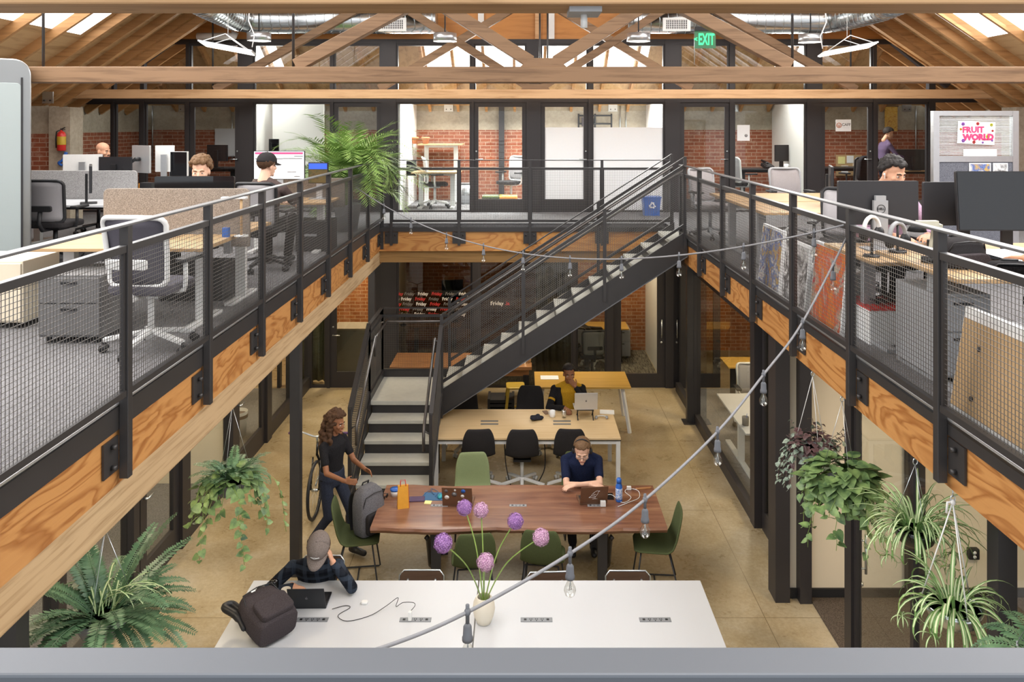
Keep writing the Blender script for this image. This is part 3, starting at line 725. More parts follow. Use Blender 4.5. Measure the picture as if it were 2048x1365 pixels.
for y, nm in ((YU0+.02, 'stringer'), (YU1-.02, 'stringer')):
    zt = lambda x: LZ+RISE+(x-xu0)*sl-.03
    b = MB(); xa, xb = xu0-.06, 2.37
    b.prism([(xa, zt(xa)), (xb, zt(xb)), (xb, zt(xb)-.36), (xa, zt(xa)-.36)], (0, y-.012, 0), (0, .024, 0), (1, 0, 0), (0, 0, 1))
    b.build(nm, M['steel'], t)
    b = MB(); b.prism([(xa, zt(xa)-.36), (xb, zt(xb)-.36), (xb, zt(xb)-.375), (xa, zt(xa)-.375)], (0, y-.04, 0), (0, .08, 0), (1, 0, 0), (0, 0, 1)); b.build('stringer_flange', M['steel_top'], t)
for x in (X0, X1):
    zt = lambda y: LZ-(YN-y)*RISE/.267
    b = MB(); ya, yb = YN-.267*5.6, YN+.02
    b.prism([(ya, 0), (yb-.0, zt(yb)-.30), (yb, zt(yb)+.03), (ya, zt(ya)+.10), ], (x-.012, 0, 0), (.024, 0, 0), (0, 1, 0), (0, 0, 1)); b.build('stringer', M['steel'], t)
b = MB()
for (x, y) in ((X0+.05, YF-.05), (xu0-.08, YF-.05), (xu0-.08, YN+.08), (X0+.05, YN+.08)): b.b6(x-.03, x+.03, y-.03, y+.03, 0, LZ-.06)
b.build('landing_support', M['steel'], t)
b = MB(); b.b6(X0, xu0, YF-.03, YF, LZ-.2, LZ+.10); b.b6(X0-.01, X0+.01, YN, YF, LZ-.2, LZ+.10); b.build('kick_plate', M['steel'], t)
# stair guards
def guard(name, p, q, slope_dir, posts, h0=.10, h1=.95, top=1.07, hand=0, pipe_ext=0):
    # p,q base nosing points; sheared panel between them
    p, q = V(p), V(q); d = V((q.x-p.x, q.y-p.y, 0)); L = d.length; ex = d/L; sh = (q.z-p.z)/L; up = V((0, 0, 1))
    g = MB()
    for s in posts:
        o = p+ex*(s*L)+up*(sh*s*L); g.b6(o.x-.022, o.x+.022, o.y-.022, o.y+.022, o.z-.25, o.z+top)
    P_ = lambda s, z: p+ex*s+up*(sh*s+z)
    g.bar(P_(0, h1), P_(L, h1), .04, .04); g.bar(P_(0, h0), P_(L, h0), .04, .035); g.bar(P_(0, top), P_(L, top), .055, .014)
    fr = g.build(name, M['steel'], t)
    b = MB(); wires(b, p, ex, L, h0, h1, shear=sh); b.build('wire_mesh', M['wire'], fr)
    if hand:
        side = ex.cross(up)*hand; b = MB()
        b.tube([P_(-pipe_ext, .62)+side*.09, P_(-pipe_ext, .86)+side*.09, P_(.1, .88)+side*.09, P_(L, .88)+side*.09], .02, 8)
        for s in posts: b.cyl(P_(s*L, .80)+side*.0, P_(s*L, .86)+side*.09, .009, 6)
        b.build('handrail', M['railpipe'], fr)
    return fr
zt = lambda x: LZ+RISE+(x-xu0)*sl-.02
guard('guard', (xu0-.02, YU0, zt(xu0-.02)), (2.33, YU0, zt(2.33)), 1, (0, .335, .67, 1), hand=-1)
guard('guard', (xu0+.0, YU1, zt(xu0)), (2.33, YU1, zt(2.33)), 1, (0, .335, .67, 1), hand=1)
zl_ = lambda y: LZ-(YN-y)*RISE/.267
guard('guard', (X0-.03, 9.92, zl_(9.92)+.02), (X0-.03, 11.15, zl_(11.15)-.02), 1, (0, 1), hand=1, pipe_ext=.02)
guard('guard', (X0-.03, 11.15, LZ), (X0-.03, YF, LZ), 1, (0, 1), hand=1)
guard('guard', (X1+.02, 9.85, zl_(9.85)+.02), (X1+.02, 11.1, zl_(11.1)), 1, (0, 1), hand=-1, pipe_ext=.02)
guard('guard', (X0-.03, YF, LZ), (xu0, YF, LZ), 1, (0, 1), hand=1)
# ---------------------------------------------------------------- timber roof trusses
def truss(y, label, full=True, rods=(), c=.24, zb=.474, ch=.175, mat='truss', second=False):
    t = thing('roof_truss', label, 'roof truss', (c, y, EYE+zb), 0, None)
    xa, xb = -8.35-c, 8.85-c
    MB().b6(xa, xb, -.13, .13, 0, ch).build('bottom_chord', M[mat], t, bevel=.008)
    top = ch
    sL = .635
    def web(p, q, nm='web', w_=.15, dd=.14): MB().bar(p, q, dd, w_, up=(0, 1, 0)).build(nm, M['truss'], t, bevel=.006)
    if second:
        b = MB(); b.prism([(-.26, ch), (.26, ch), (.16, ch+.10), (-.16, ch+.10)], (0, -.08, 0), (0, .16, 0), (1, 0, 0), (0, 0, 1)); b.build('node_block', M['truss'], t)
    for s in (-1, 1):
        web((s*.14, 0, ch+.06), (s*3.55, 0, ch+.06+3.41*sL))
        if y > 12: web((s*2.8, 0, ch+.02), (s*.35, 0, ch+.02+2.45*.60), w_=.12); web((s*5.75, 0, ch), (s*2.6, 0, ch+3.15*.565), w_=.12)
        else: web((s*2.78, 0, ch+.02), (s*1.15, 0, ch+.02+1.63*.54))
        MB().bar((s*7.75, 0, ch+.10), (s*1.6, 0, ch+.10+6.15*.675), .12, .17).build('top_chord', M['rafter'], t)
    for x in rods: MB().cyl((x-c, 0, ch), (x-c, 0, ch+1.6), .016, 8).build('tie_rod', M['steel'], t)
    return t
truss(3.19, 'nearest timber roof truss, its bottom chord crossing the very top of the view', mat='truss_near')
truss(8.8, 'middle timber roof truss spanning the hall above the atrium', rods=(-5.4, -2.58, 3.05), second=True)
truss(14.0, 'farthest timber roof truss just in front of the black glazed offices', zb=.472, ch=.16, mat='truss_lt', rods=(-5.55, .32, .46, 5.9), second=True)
# conduit stub with plate under the nearest chord
t = thing('conduit_drop', 'grey metal plate and white conduit stub under the nearest roof beam', 'conduit', tuple(W(1168, 24, 3.2)))
MB().box((0, 0, .004), (.13, .18, .03)).build('plate', M['greyplastic'], t); MB().cyl((0, 0, -.01), (0, 0, -.065), .014, 10).build('pipe', M['whiteplastic'], t)
# ---------------------------------------------------------------- spiral ducts
def duct(label, pts, r, end_cap=True):
    P = [V(p) for p in pts]; t = thing('spiral_duct', label, 'duct', tuple(P[0])); P = [p-P[0] for p in P]
    MB().tube(P, r, 20).build('duct_body', M['duct'], t)
    b = MB(); L = sum((P[i+1]-P[i]).length for i in range(len(P)-1)); n = int(L/.16)
    for i in range(n):
        s = (i+.5)*L/n; k = 0
        while k < len(P)-2 and s > (P[k+1]-P[k]).length: s -= (P[k+1]-P[k]).length; k += 1
        d = (P[k+1]-P[k]).normalized(); c = P[k]+d*s; a = d.orthogonal().normalized(); e = d.cross(a)
        b.tube([c+(a*math.cos(2*PI*j/16)+e*math.sin(2*PI*j/16))*(r+.001)+d*(.16*j/16-.08)*.6 for j in range(16)], .007, 4, closed=True)
    b.build('seam', M['galv'], t); return t
yd = 14.35; rd = .245
duct('silver spiral duct on the left, bending towards the camera at the eave', [W(873, 41, yd), W(600, 41, yd), W(512, 41, yd), W(468, 34, yd-.3), W(420, 10, 12.6), W(350, -30, 10.8)], rd)
duct('silver spiral duct on the right, bending towards the camera behind the timber webs', [W(1255, 41, yd), W(1500, 41, yd), W(1640, 41, yd), W(1690, 34, yd-.3), W(1760, 14, 12.8), W(1850, -25, 11)], rd)
for u, lab in ((785, 'white louvred air grille on the left duct'), (1353, 'white louvred air grille on the right duct')):
    p = W(u, 49, yd-.27); t = thing('air_grille', lab, 'vent', tuple(p))
    b = MB(); 
    for s in (-1, 1): b.box((s*.225, 0, 0), (.05, .04, .24)); b.box((0, 0, s*.105), (.40, .04, .03))
    b.build('grille_frame', M['whiteplastic'], t); MB().box((0, .02, 0), (.42, .01, .2)).build('grille_back', M['black'], t)
    b = MB()
    for i in range(13): b.box((-.19+.032*i, -.005, 0), (.012, .02, .19))
    for j in range(5): b.box((0, -.008, -.08+.04*j), (.40, .012, .007))
    b.build('louvre', M['whiteplastic'], t)
for (u0, u1, v0, v1, lab) in ((395, 470, 64, 79, 'white pipe under the left duct bend'),):
    p = W(u0, v1-6, 14.5); q = W(u1-15, v1-6, 14.5); r_ = W(u1, v0, 14.5)
    tag(MB().tube([p, q, (q+r_)/2+V((.05, 0, -.03)), r_], .07, 10).build('vent_pipe', M['whiteplastic']), lab, 'pipe')
# square white posts / vents hanging at the header
for u, lab in ((962, 'left white vertical strap in front of the orange header'), (1103, 'right white vertical strap in front of the orange header'), (1076, 'slim timber hanger between the two white straps')):
    p = W(u, 20, 14.74); q = W(u, 78 if u > 1000 else 64, 14.74); o = MB().bar(p-p, q-p, .05, .11, up=(1, 0, 0)).build('hanger_strap', M['whiteplastic' if u != 1076 else 'truss_lt'], loc=p); tag(o, lab, 'strap')
# ---------------------------------------------------------------- lamps under the roof
def panel_lamp(u, v, y, label, tilt):
    p = W(u, v, y); t = thing('pendant_lamp', label, 'pendant lamp', tuple(p), .25*tilt)
    R = RY(math.radians(10*tilt))
    MB().box((0, 0, 0), (.72, .72, .022), R).build('lamp_frame', M['alu'], t)
    MB().box((0, 0, -.014), (.68, .68, .006), R).build('diffuser', M['lamp'], t)
    b = MB(); top = V((0, 0, .20))
    for sx in (-1, 1):
        for sy in (-1, 1): b.cyl(R @ V((.3*sx, .3*sy, .01)), (.0, .3*sy, .17), .006, 5)
        
    b.cyl((0, -.3, .17), (0, .3, .17), .006, 5); b.cyl((0, 0, .17), (0, 0, 1.6), .004, 5); b.build('hanger', M['whiteplastic'], t)
    b = MB(); b.tube([(.33*tilt, 0, .02), (.36*tilt, 0, .2), (.28*tilt, 0, .4), (.31*tilt, 0, .8), (.3*tilt, 0, 1.6)], .008, 6); b.build('power_cord', M['whiteplastic'], t)
    return t
panel_lamp(456, 96, 11.2, 'square flat pendant lamp hanging at the left truss webs', 1)
panel_lamp(1694, 99, 11.2, 'square flat pendant lamp hanging beside the right truss webs', -1)
def drum(u, v, y, label):
    p = W(u, v, y); t = thing('drum_lamp', label, 'ceiling lamp', tuple(p))
    MB().lathe([(.2, .14), (.2, 0), (.19, 0), (.19, .135)], 24).build('drum', M['alu'], t)
    MB().lathe([(.185, .012), (.185, .006)], 24).build('diffuser', M['lamp'], t)
    MB().cyl((0, 0, .14), (0, 0, 1.3), .012, 8).build('hanger', M['steel'], t)
drum(518, 82, 13.4, 'brushed metal drum lamp under the left duct'); drum(1621, 85, 13.4, 'brushed metal drum lamp under the right duct')
drum(890, 83, 13.4, 'brushed metal drum lamp left of the centre webs'); drum(1277, 83, 13.4, 'brushed metal drum lamp right of the centre webs')
# exit sign
p = W(1410, 62, 9.2); t = thing('exit_sign', 'green glowing EXIT sign with clear plate hung from the roof truss', 'exit sign', tuple(p))
MB().b6(-.125, .125, -.02, .02, 0, .05).build('sign_housing', M['black'], t)
M['exitplate'] = emit('exit_plate', '#3a6a4c', .35)
MB().b6(-.125, .125, -.004, .004, -.205, 0).build('sign_plate', M['exitplate'], t)
M['exitgreen'] = emit('exit_green', '#35d07a', 1.6)
text('sign_lettering', 'EXIT', .15, M['exitgreen'], facing((.014, -.006, -.105)) @ Matrix.Diagonal((.62, 1.25, 1, 1)), t, .001, .004, 0, 'CENTER', 1.0)
text('sign_arrow', '<', .07, M['exitgreen'], facing((-.112, -.006, -.10)), t, .001, .003)
MB().cyl((-.125, 0, .04), (-.125, 0, -.9+.5), .004, 6).build('sign_wire', M['galv'], t)
MB().cyl((0, 0, .05), (0, 0, .5), .008, 6).build('sign_stem', M['black'], t)
# ---------------------------------------------------------------- string lights
def bez(P, n):   # catmull-rom through points
    out = []; P = [V(p) for p in P]
    for i in range(len(P)-1):
        a, b, c, d = P[max(i-1, 0)], P[i], P[i+1], P[min(i+2, len(P)-1)]
        for k in range(n):
            s = k/n; out.append(.5*((2*b)+(c-a)*s+(2*a-5*b+4*c-d)*s*s+(3*b-a-3*c+d)*s**3))
    return out+[P[-1]]
def string_light(label, path, bulbs, r, sc):
    t = thing('string_light', label, 'string light', (0, 0, 0))
    MB().tube(path, r, 6).build('cable', M['cablegrey'], t)
    for p in bulbs:
        p = V(p)
        b = MB(); b.cyl(p+V((0, 0, .03*sc)), p+V((0, 0, -.05*sc)), .008*sc, 6); b.ell(p, (.014*sc, .02*sc, .016*sc), 8, 6)
        b.lathe([(.008, 0), (.017, -.012), (.019, -.05), (.022, -.055), (.022, -.07), (.016, -.072)], 10, p+V((0, 0, -.045*sc)), Matrix.Diagonal((sc, sc, sc)))
        so = b.build('socket', M['black2'], t)
        g = MB(); g.lathe([(.012, 0), (.014, -.015), (.026, -.04), (.028, -.055), (.022, -.073), (.008, -.084), (.001, -.085)], 12, p+V((0, 0, -.115*sc)), Matrix.Diagonal((sc, sc, sc)))
        g.build('bulb', M['clear'], so)
        f = MB(); q = p+V((0, 0, -.12*sc)); f.tube([q, q+V((.006, 0, -.045))*sc, q+V((-.004, 0, -.05))*sc, q+V((0, 0, -.01))*sc], .0018*sc, 4); f.build('filament', M['galv'], so)
M['cablegrey'] = plain('cable_sheath', '#77777a', .6); M['black2'] = plain('socket_rubber', '#55575c', .6)
def sagpt(P0, P1, s, sag): p = V(P0).lerp(V(P1), s); p.z -= sag*4*s*(1-s); return p
P0, P1 = V((-2.31, 10.86, 4.11)), V((2.31, 5.60, 4.26))
def at_u(u):
    lo, hi = 0, 1
    for _ in range(40):
        m = (lo+hi)/2; p = sagpt(P0, P1, m, .56)
        if VPU+FPX*p.x/p.y < u: lo = m
        else: hi = m
    return sagpt(P0, P1, lo, .56)
string_light('string of clear bulbs sagging across the atrium between both railings', [sagpt(P0, P1, i/40, .56) for i in range(41)], [at_u(u) for u in (768, 822, 893, 967, 1046, 1140, 1243, 1358, 1487, 1628)], .0072, .92)
D2 = [(1693, 476, 5.60), (1605, 645, 5.0), (1527, 750, 4.6), (1435, 864, 4.2), (1290, 1000, 3.72), (1140, 1108, 3.3), (935, 1225, 2.9), (765, 1296, 2.62), (560, 1350, 2.3), (300, 1400, 2.0)]
pp = [W(*d) for d in D2]+[V((-2.31, 1.6, 3.9))]
string_light('string of clear bulbs running from the right railing down towards the lens', bez(pp, 8), [pp[i] for i in range(1, 7)]+[W(1666, 530, 5.42)], .0072, .92)
# ================================================================ FURNITURE BUILDERS
def base5(t, m, r=.31, z0=.09, col_m=None, caster_m=None, rot=.3, ztop=.42):
    for k in range(5):
        a = rot+2*PI*k/5; d = V((math.cos(a), math.sin(a), 0))
        b = MB(); b.bar(d*.03+V((0, 0, z0+.05)), d*r+V((0, 0, z0)), .045, .03); b.build('base_arm', m, t, bevel=.005)
        c = MB(); s = V((-d.y, d.x, 0)); p = d*r+V((0, 0, .032))
        for q in (-1, 1): c.cyl(p+s*(.010*q), p+s*(.030*q), .030, 10)
        c.cyl(p+V((0, 0, .0)), p+V((0, 0, .06)), .012, 6); c.build('caster', caster_m or m, t)
    b = MB(); b.cyl((0, 0, .08), (0, 0, .16), .04, 12, .035); b.cyl((0, 0, .16), (0, 0, ztop), .025, 10); b.build('gas_column', col_m or m, t)
def seat_shell(name, prof, m, t, wrap=.05, th=.022, n=10):
    # prof: (y, z, half width, curl)
    P = [V((p[0], p[1], 0)) for p in prof]; N = len(prof)
    def fn(a, b_):
        i = min(int(a*(N-1)), N-2); s = a*(N-1)-i
        y, z, w_, c = [prof[i][k]*(1-s)+prof[i+1][k]*s for k in range(4)]
        d = (P[min(i+1, N-1)]-P[max(i, 0)]).normalized(); nx = V((-d.y, d.x)); q = 2*b_-1
        # rounded corners at the two ends
        e = min(a, 1-a)*(N-1); w2 = w_*(.80+.20*min(1, e/.8)**.5)
        return (q*w2, y+nx.x*c*q*q, z+nx.y*c*q*q)
    return MB().grid(fn, (N-1)*2, n).build(name, m, t, solid=th, sub=1)
SHELL = [(-.24, .455, .20, .01), (-.15, .465, .225, .02), (0, .455, .235, .03), (.12, .45, .235, .035), (.19, .49, .225, .04), (.225, .58, .218, .035), (.25, .72, .21, .025), (.275, .875, .195, .012)]
def shell_task_chair(label, prof=None):
    t = thing('office_chair', label, 'chair'); seat_shell('seat_shell', prof or SHELL, M['charcoal'], t)
    MB().b6(-.12, .12, -.12, .12, .41, .44).build('tilt_mechanism', M['black'], t); base5(t, M['whiteplastic'], .32); return t
def sled_chair(label, m):
    t = thing('dining_chair', label, 'chair'); seat_shell('seat_shell', SHELL, m, t)
    for s in (-1, 1):
        b = MB(); b.tube([(s*.17, -.17, .44), (s*.215, -.23, .02), (s*.215, -.215, .012), (s*.215, .22, .012), (s*.215, .235, .02), (s*.17, .13, .44)], .0085, 8); b.build('sled_leg', M['black'], t)
    b = MB(); b.cyl((-.17, -.17, .44), (.17, -.17, .44), .0085); b.cyl((-.17, .13, .44), (.17, .13, .44), .0085); b.cyl((-.215, 0, .012), (.215, 0, .012), .0085); b.build('cross_bar', M['black'], t)
    return t
def mesh_task_chair(label, fm, mesh, seat_m, lumbar=True, head=False):
    t = thing('office_chair', label, 'chair')
    MB().rslab(.48, .46, .07, .10, RX(PI/2), (0, -.02, .47), bend=0).build('seat', seat_m, t, bevel=.02)
    R = RX(-.14); c = V((0, .27, .74))
    b = MB(); W_, H_ = .47, .50
    def bk(x, z): return c+R @ V((x, -.03+.10*(2*x/W_)**2*-.35-.05*math.cos(z*5), z))
    ring = []
    for (sx, sz) in ((1, 1), (-1, 1), (-1, -1), (1, -1)):
        for k in range(5):
            a = math.radians({(1, 1): 0, (-1, 1): 90, (-1, -1): 180, (1, -1): 270}[(sx, sz)]+22.5*k); rr = .06
            wv = W_/2*(1 if sz > 0 else .92)
            ring.append(bk(sx*(wv-rr)+rr*math.cos(a), sz*(H_/2-rr)+rr*math.sin(a)))
    b.tube(ring, .019, 8, closed=True); b.build('back_frame', fm, t)
    def fn(u, v):
        x = (u-.5)*.44; z = (v-.5)*.47; return bk(x, z)
    MB().grid(fn, 8, 8).build('back_mesh', mesh, t, solid=.006)
    if lumbar: MB().rslab(.30, .07, .03, .02, R, tuple(c+R @ V((0, .035, -.06)))).build('lumbar_pad', fm, t, bevel=.006)
    b = MB(); b.tube([(0, .05, .42), (0, .24, .42), (0, .30, .50), c+R @ V((0, .02, -.1))], .025, 8); b.b6(-.11, .11, -.1, .1, .40, .44); b.build('back_support', fm, t)
    for s in (-1, 1):
        b = MB(); b.tube([(s*.14, .02, .43), (s*.27, .02, .45), (s*.285, .03, .52), (s*.285, .03, .66)], .017, 8); b.build('armrest', fm, t)
        MB().box((s*.285, -.02, .675), (.09, .25, .03)).build('arm_pad', M['black'], t, bevel=.01)
    base5(t, fm, .32, caster_m=M['black']); return t
def desk(label, w_, d, h, topm, legm=None, t_=.028, name='desk', legs='T', apron=None):
    t = thing(name, label, 'desk' if name == 'desk' else 'table'); legm = legm or M['whiteplastic']
    MB().box((0, 0, h-t_/2), (w_, d, t_)).build('table_top' if name != 'desk' else 'desk_top', topm, t, bevel=.004)
    if apron: MB().box((0, 0, h-t_-.025), (w_-.06, d-.06, .05)).build('apron', apron, t)
    if legs == 'T':
        for s in (-1, 1):
            b = MB(); x = s*(w_/2-.16); b.b6(x-.045, x+.045, -.035, .035, .03, h-t_); b.build('leg', legm, t)
            MB().b6(x-.04, x+.04, -d/2+.06, d/2-.06, 0, .03).build('foot', legm, t, bevel=.004)
        MB().b6(-w_/2+.2, w_/2-.2, -.03, .03, h-t_-.06, h-t_).build('crossbeam', legm, t)
    elif legs == '4':
        for sx in (-1, 1):
            for sy in (-1, 1): MB().box((sx*(w_/2-.035), sy*(d/2-.035), (h-t_)/2), (.055, .055, h-t_)).build('leg', legm, t)
        b = MB()
        for s in (-1, 1): b.box((0, s*(d/2-.035), h-t_-.03), (w_-.12, .04, .05)); b.box((s*(w_/2-.035), 0, h-t_-.03), (.04, d-.12, .05))
        b.build('apron', legm, t)
    elif legs == 'splay':
        for sx in (-1, 1):
            for sy in (-1, 1): MB().bar((sx*(w_/2-.13), sy*(d/2-.12), h-t_), (sx*(w_/2-.02), sy*(d/2-.02), 0), .045, .045).build('leg', legm, t)
        MB().b6(-w_/2+.16, w_/2-.16, -.03, .03, h-t_-.05, h-t_).build('crossbeam', legm, t)
    return t
def outlet_strip(t, x, y, z, w_=.27, d=.06, m='outletgrey', n=5):
    o = MB().box((x, y, z+.002), (w_, d, .005)).build('power_outlet', M[m], t, bevel=.002)
    b = MB()
    for k in range(n):
        cx = x-w_/2+w_*(k+.8)/(n+.6)
        if k in (0, n-1): b.box((cx, y, z+.005), (.022, .022, .003))
        else: b.box((cx-.008, y+.005, z+.005), (.006, .014, .003)); b.box((cx+.008, y+.005, z+.005), (.006, .014, .003)); b.box((cx, y-.014, z+.005), (.009, .009, .003))
    b.build('socket', M['black'], o); return o
def laptop(label, p, rz, m, ang=20, w_=.32, d=.225, stickers=None, logo=None, screen=True):
    # user sits at +Y of the hinge; lid back faces -Y when rz = 0
    t = thing('laptop', label, 'laptop', tuple(p), rz)
    MB().box((0, 0, .009), (w_, d, .014)).build('keyboard_base', m, t, bevel=.003)
    MB().box((0, .03, .0168), (w_*.88, d*.42, .002)).build('keyboard', M['black'], t)
    a = math.radians(ang); R = RX(a); h = V((0, -d/2, .016)); c = h+R @ V((0, 0, d/2))
    lid = MB().box(tuple(c), (w_, .007, d), R).build('lid', m, t, bevel=.003)
    MB().box(tuple(c+R @ V((0, .0045, .004))), (w_-.02, .002, d-.025), R).build('screen', M['screen'], lid)
    if logo: decal(lid, c+R @ V((0, -.0042, .0)), R, logo)
    if stickers:
        for (x, z, r_, mm) in stickers: MB().cyl(tuple(c+R @ V((x, -.003, z))), tuple(c+R @ V((x, -.0048, z))), r_, 14).build('sticker', M[mm], lid)
    return t
M['screen'] = emit('screen_glow', '#aab4c4', .35)
def decal(lid, p, R, kind):
    b = MB(); n = R @ V((0, -1, 0)); X = R @ V((1, 0, 0)); Z = R @ V((0, 0, 1))
    if kind == 'fruit':
        pts = [(.012*math.cos(a)*(1 if abs(a-.1) > .5 else .72), .013*math.sin(a)-.002*(abs(math.cos(a)) < .35 and math.sin(a) > 0)) for a in [2*PI*k/20 for k in range(20)]]
        b.prism(pts, p, n*.001, X, Z); b.prism([(0, .014), (.006, .018), (.007, .023), (.001, .019)], p, n*.001, X, Z); m = M['logogrey']
    else:   # bird outline
        pts = [(-.06, -.03), (-.035, -.01), (-.02, .02), (.005, .045), (.03, .06), (.042, .058), (.062, .055), (.044, .046), (.04, .02), (.02, -.015), (-.01, -.028), (-.035, -.03)]
        for i in range(len(pts)):
            a, c = pts[i], pts[(i+1) % len(pts)]; b.cyl(p+X*a[0]+Z*a[1], p+X*c[0]+Z*c[1], .0016, 4)
        for a, c in (((-.015, .015), (.02, .01)), ((-.03, -.008), (.01, -.005)), ((0, -.028), (.005, -.05)), ((.012, -.02), (.018, -.05)), ((-.02, -.05), (.04, -.05))):
            b.cyl(p+X*a[0]+Z*a[1], p+X*c[0]+Z*c[1], .0016, 4)
        m = M['paper']
    b.build('logo', m, lid)
M['logogrey'] = plain('logo_grey', '#5c5c60', .4)
M['silver'] = plain('silver_aluminium', '#c6c8ca', .35, .6, .5, .03)
M['spacegrey'] = plain('dark_laptop', '#26282c', .35, .4, .5, .04)
M['brownlid'] = plain('brown_laptop_lid', '#6a4c38', .45, .1, .4, .08)
def tz(u, v, z=.75): return onZ(u, v, z)
def mug(label, p, r=.04, h=.09, m='ceramic', rz=0):
    t = thing('mug', label, 'mug', tuple(p), rz)
    MB().lathe([(r*.85, 0), (r, .01), (r, h), (r*.9, h), (r*.88, .012), (.001, .011)], 16).build('mug_body', M[m], t)
    MB().tube([(r*.95, 0, h*.8), (r*1.6, 0, h*.75), (r*1.65, 0, h*.35), (r*.95, 0, h*.25)], .006, 6).build('mug_handle', M[m], t); return t
def cable(label, pts, r=.003, m='black', name='cable', n=6): return tag(MB().tube(bez(pts, n), r, 5).build(name, M[m]), label, 'cable')
# ================================================================ LOWER FLOOR
# white tables in front
for i, (x0, x1, lab) in enumerate(((-2.49, -.405, 'left white bench table holding the dark backpack and black laptop'), (-.395, 1.655, 'right white bench table, empty but for two power strips'))):
    t = desk(lab, x1-x0, 1.2, .75, M['whitetop'], M['whiteplastic'], .03, 'bench_table', '4'); t.location = ((x0+x1)/2, 6.64, 0)
    L = x1-x0
    for x in ((-1.79, -.91) if i == 0 else (.124, 1.137)): outlet_strip(t, x-(x0+x1)/2, .02, .75)
# live edge slab table
M['amber'] = plain('amber_paper', '#d99a2c', .6)
def slab_table():
    t = thing('slab_table', 'long live-edge walnut table with laptops and a blue bottle on it', 'table', (-.03, 8.66, 0)); hw, hd = 1.56, .50
    n = 40
    def e(x, s): return s*(hd+.022*noise.noise(V((x*1.7, s*5, 1)))+.014*math.sin(x*4+s)+.012*noise.noise(V((x*6, s*3, 4))))
    vs = []; fs = []
    for i in range(n+1):
        x = -hw+2*hw*i/n
        for (s, ins, z) in ((-1, .03, .685), (-1, 0, .725), (-1, .012, .75), (1, .012, .75), (1, 0, .725), (1, .03, .685)): vs.append((x+.02*math.sin(s*3), e(x, s)-s*ins, z))
    for i in range(n):
        for k in range(6): fs.append((i*6+k, i*6+(k+1) % 6, i*6+6+(k+1) % 6, i*6+6+k))
    fs += [tuple(range(5, -1, -1)), tuple(n*6+k for k in range(6))]
    fs = [f[::-1] for f in fs]
    MB().add(vs, fs).build('table_top', M['slab'], t)
    for s in (-1, 1):
        x = s*.88
        for yy in (-.40, .40): MB().b6(x-.05, x+.05, yy-.03, yy+.03, 0, .685).build('leg', M['steel'], t)
        b = MB(); b.tube([(x+s*.1+.0, -.40+.8*k/14, .08+.52*abs(math.cos(PI*k/14))**1.2) for k in range(15)], .028, 4); b.b6(x-.03, x+.03, -.42, .42, .645, .685); b.build('curved_brace', M['steel'], t)
    for u in (879, 1036, 1192):
        p = tz(u, 1012); outlet_strip(t, p.x+.03, p.y-8.66, .75, .19, .05, 'greyplastic', 4)
    return t
slab_table()
# maple table behind
t = desk('pale maple table with white legs behind the slab table', 2.53, 1.08, .75, M['maple'], M['whiteplastic'], .03, 'work_table', '4'); t.location = (.07, 11.06, 0)
MB().box((0, 0, .72), (2.535, 1.085, .012)).build('dark_edge', M['black'], t)
for u in (979, 1124):
    for v in (843, 849): p = tz(u, v); MB().box((p.x-.07, p.y-11.06, .752), (.25, .045, .004)).build('power_outlet', M['midgrey'], t)
t = desk('yellow topped table with white splayed legs near the rear glass door', 1.55, .80, .75, M['yellowwood'], M['whiteplastic'], .03, 'work_table', 'splay'); t.location = (.985, 12.97, 0)
tag(MB().box((0, 0, .002), (.30, .20, .004)).build('printed_sheet', M['paper'], loc=tz(1099, 756)+V((0, 0, .002))), 'white printed sheet lying on the yellow table', 'paper')
# bench table of orange wood behind the stairs
t = thing('wooden_counter', 'orange brown wooden counter standing against the rear glass', 'table', (-1.05, 13.95, 0))
MB().b6(-1.25, 1.22, -.42, .42, .72, .78).build('counter_top', M['orangewood'], t, bevel=.005)
b = MB(); b.b6(-1.2, 1.17, -.36, .36, .60, .72); b.build('apron', M['orangewood'], t)
for sx in (-1.15, 1.12):
    for sy in (-.35, .35): MB().b6(sx-.05, sx+.05, sy-.05, sy+.05, 0, .62).build('leg', M['black'], t)
tag(MB().lathe([(.12, 0), (.15, .30), (.155, .30), (.145, .29), (.115, .01)], 20).build('plastic_tub', M['clear'], loc=W(1050, 736, 13.8)+V((0, 0, .0))), 'clear plastic tub standing on the wooden counter', 'tub')
bpy.data.objects['plastic_tub'].location.z = .781
t = thing('storage_crate', 'black slatted crate under the wooden counter end', 'crate', (-.35, 13.1, 0))
b = MB()
for k in range(6): b.b6(-.22, .22, -.18, .18, .02+.07*k, .07+.07*k)
b.build('crate_body', M['black'], t)
for s_ in (-1, 1): MB().b6(s_*.2-.02, s_*.2+.02, -.19, .19, 0, .44).build('crate_end', M['black'], t)
# stools
def stool(label, p, rz=0):
    t = thing('metal_stool', label, 'stool', tuple(p), rz); H = .63
    MB().rslab(.31, .31, .03, .05, RX(PI/2), (0, 0, H)).build('seat', M['yellow'], t, bevel=.01)
    for sx in (-1, 1):
        for sy in (-1, 1): MB().bar((sx*.12, sy*.12, H-.01), (sx*.19, sy*.19, 0), .045, .03).build('leg', M['yellow'], t)
    b = MB()
    for (a, c) in (((-1, -1), (1, -1)), ((1, -1), (1, 1)), ((1, 1), (-1, 1)), ((-1, 1), (-1, -1))): b.bar((a[0]*.16, a[1]*.16, .22), (c[0]*.16, c[1]*.16, .22), .02, .02)
    b.build('foot_brace', M['yellow'], t); return t
stool('yellow metal stool left of the yellow table', (-.11, 13.0, 0), .05)
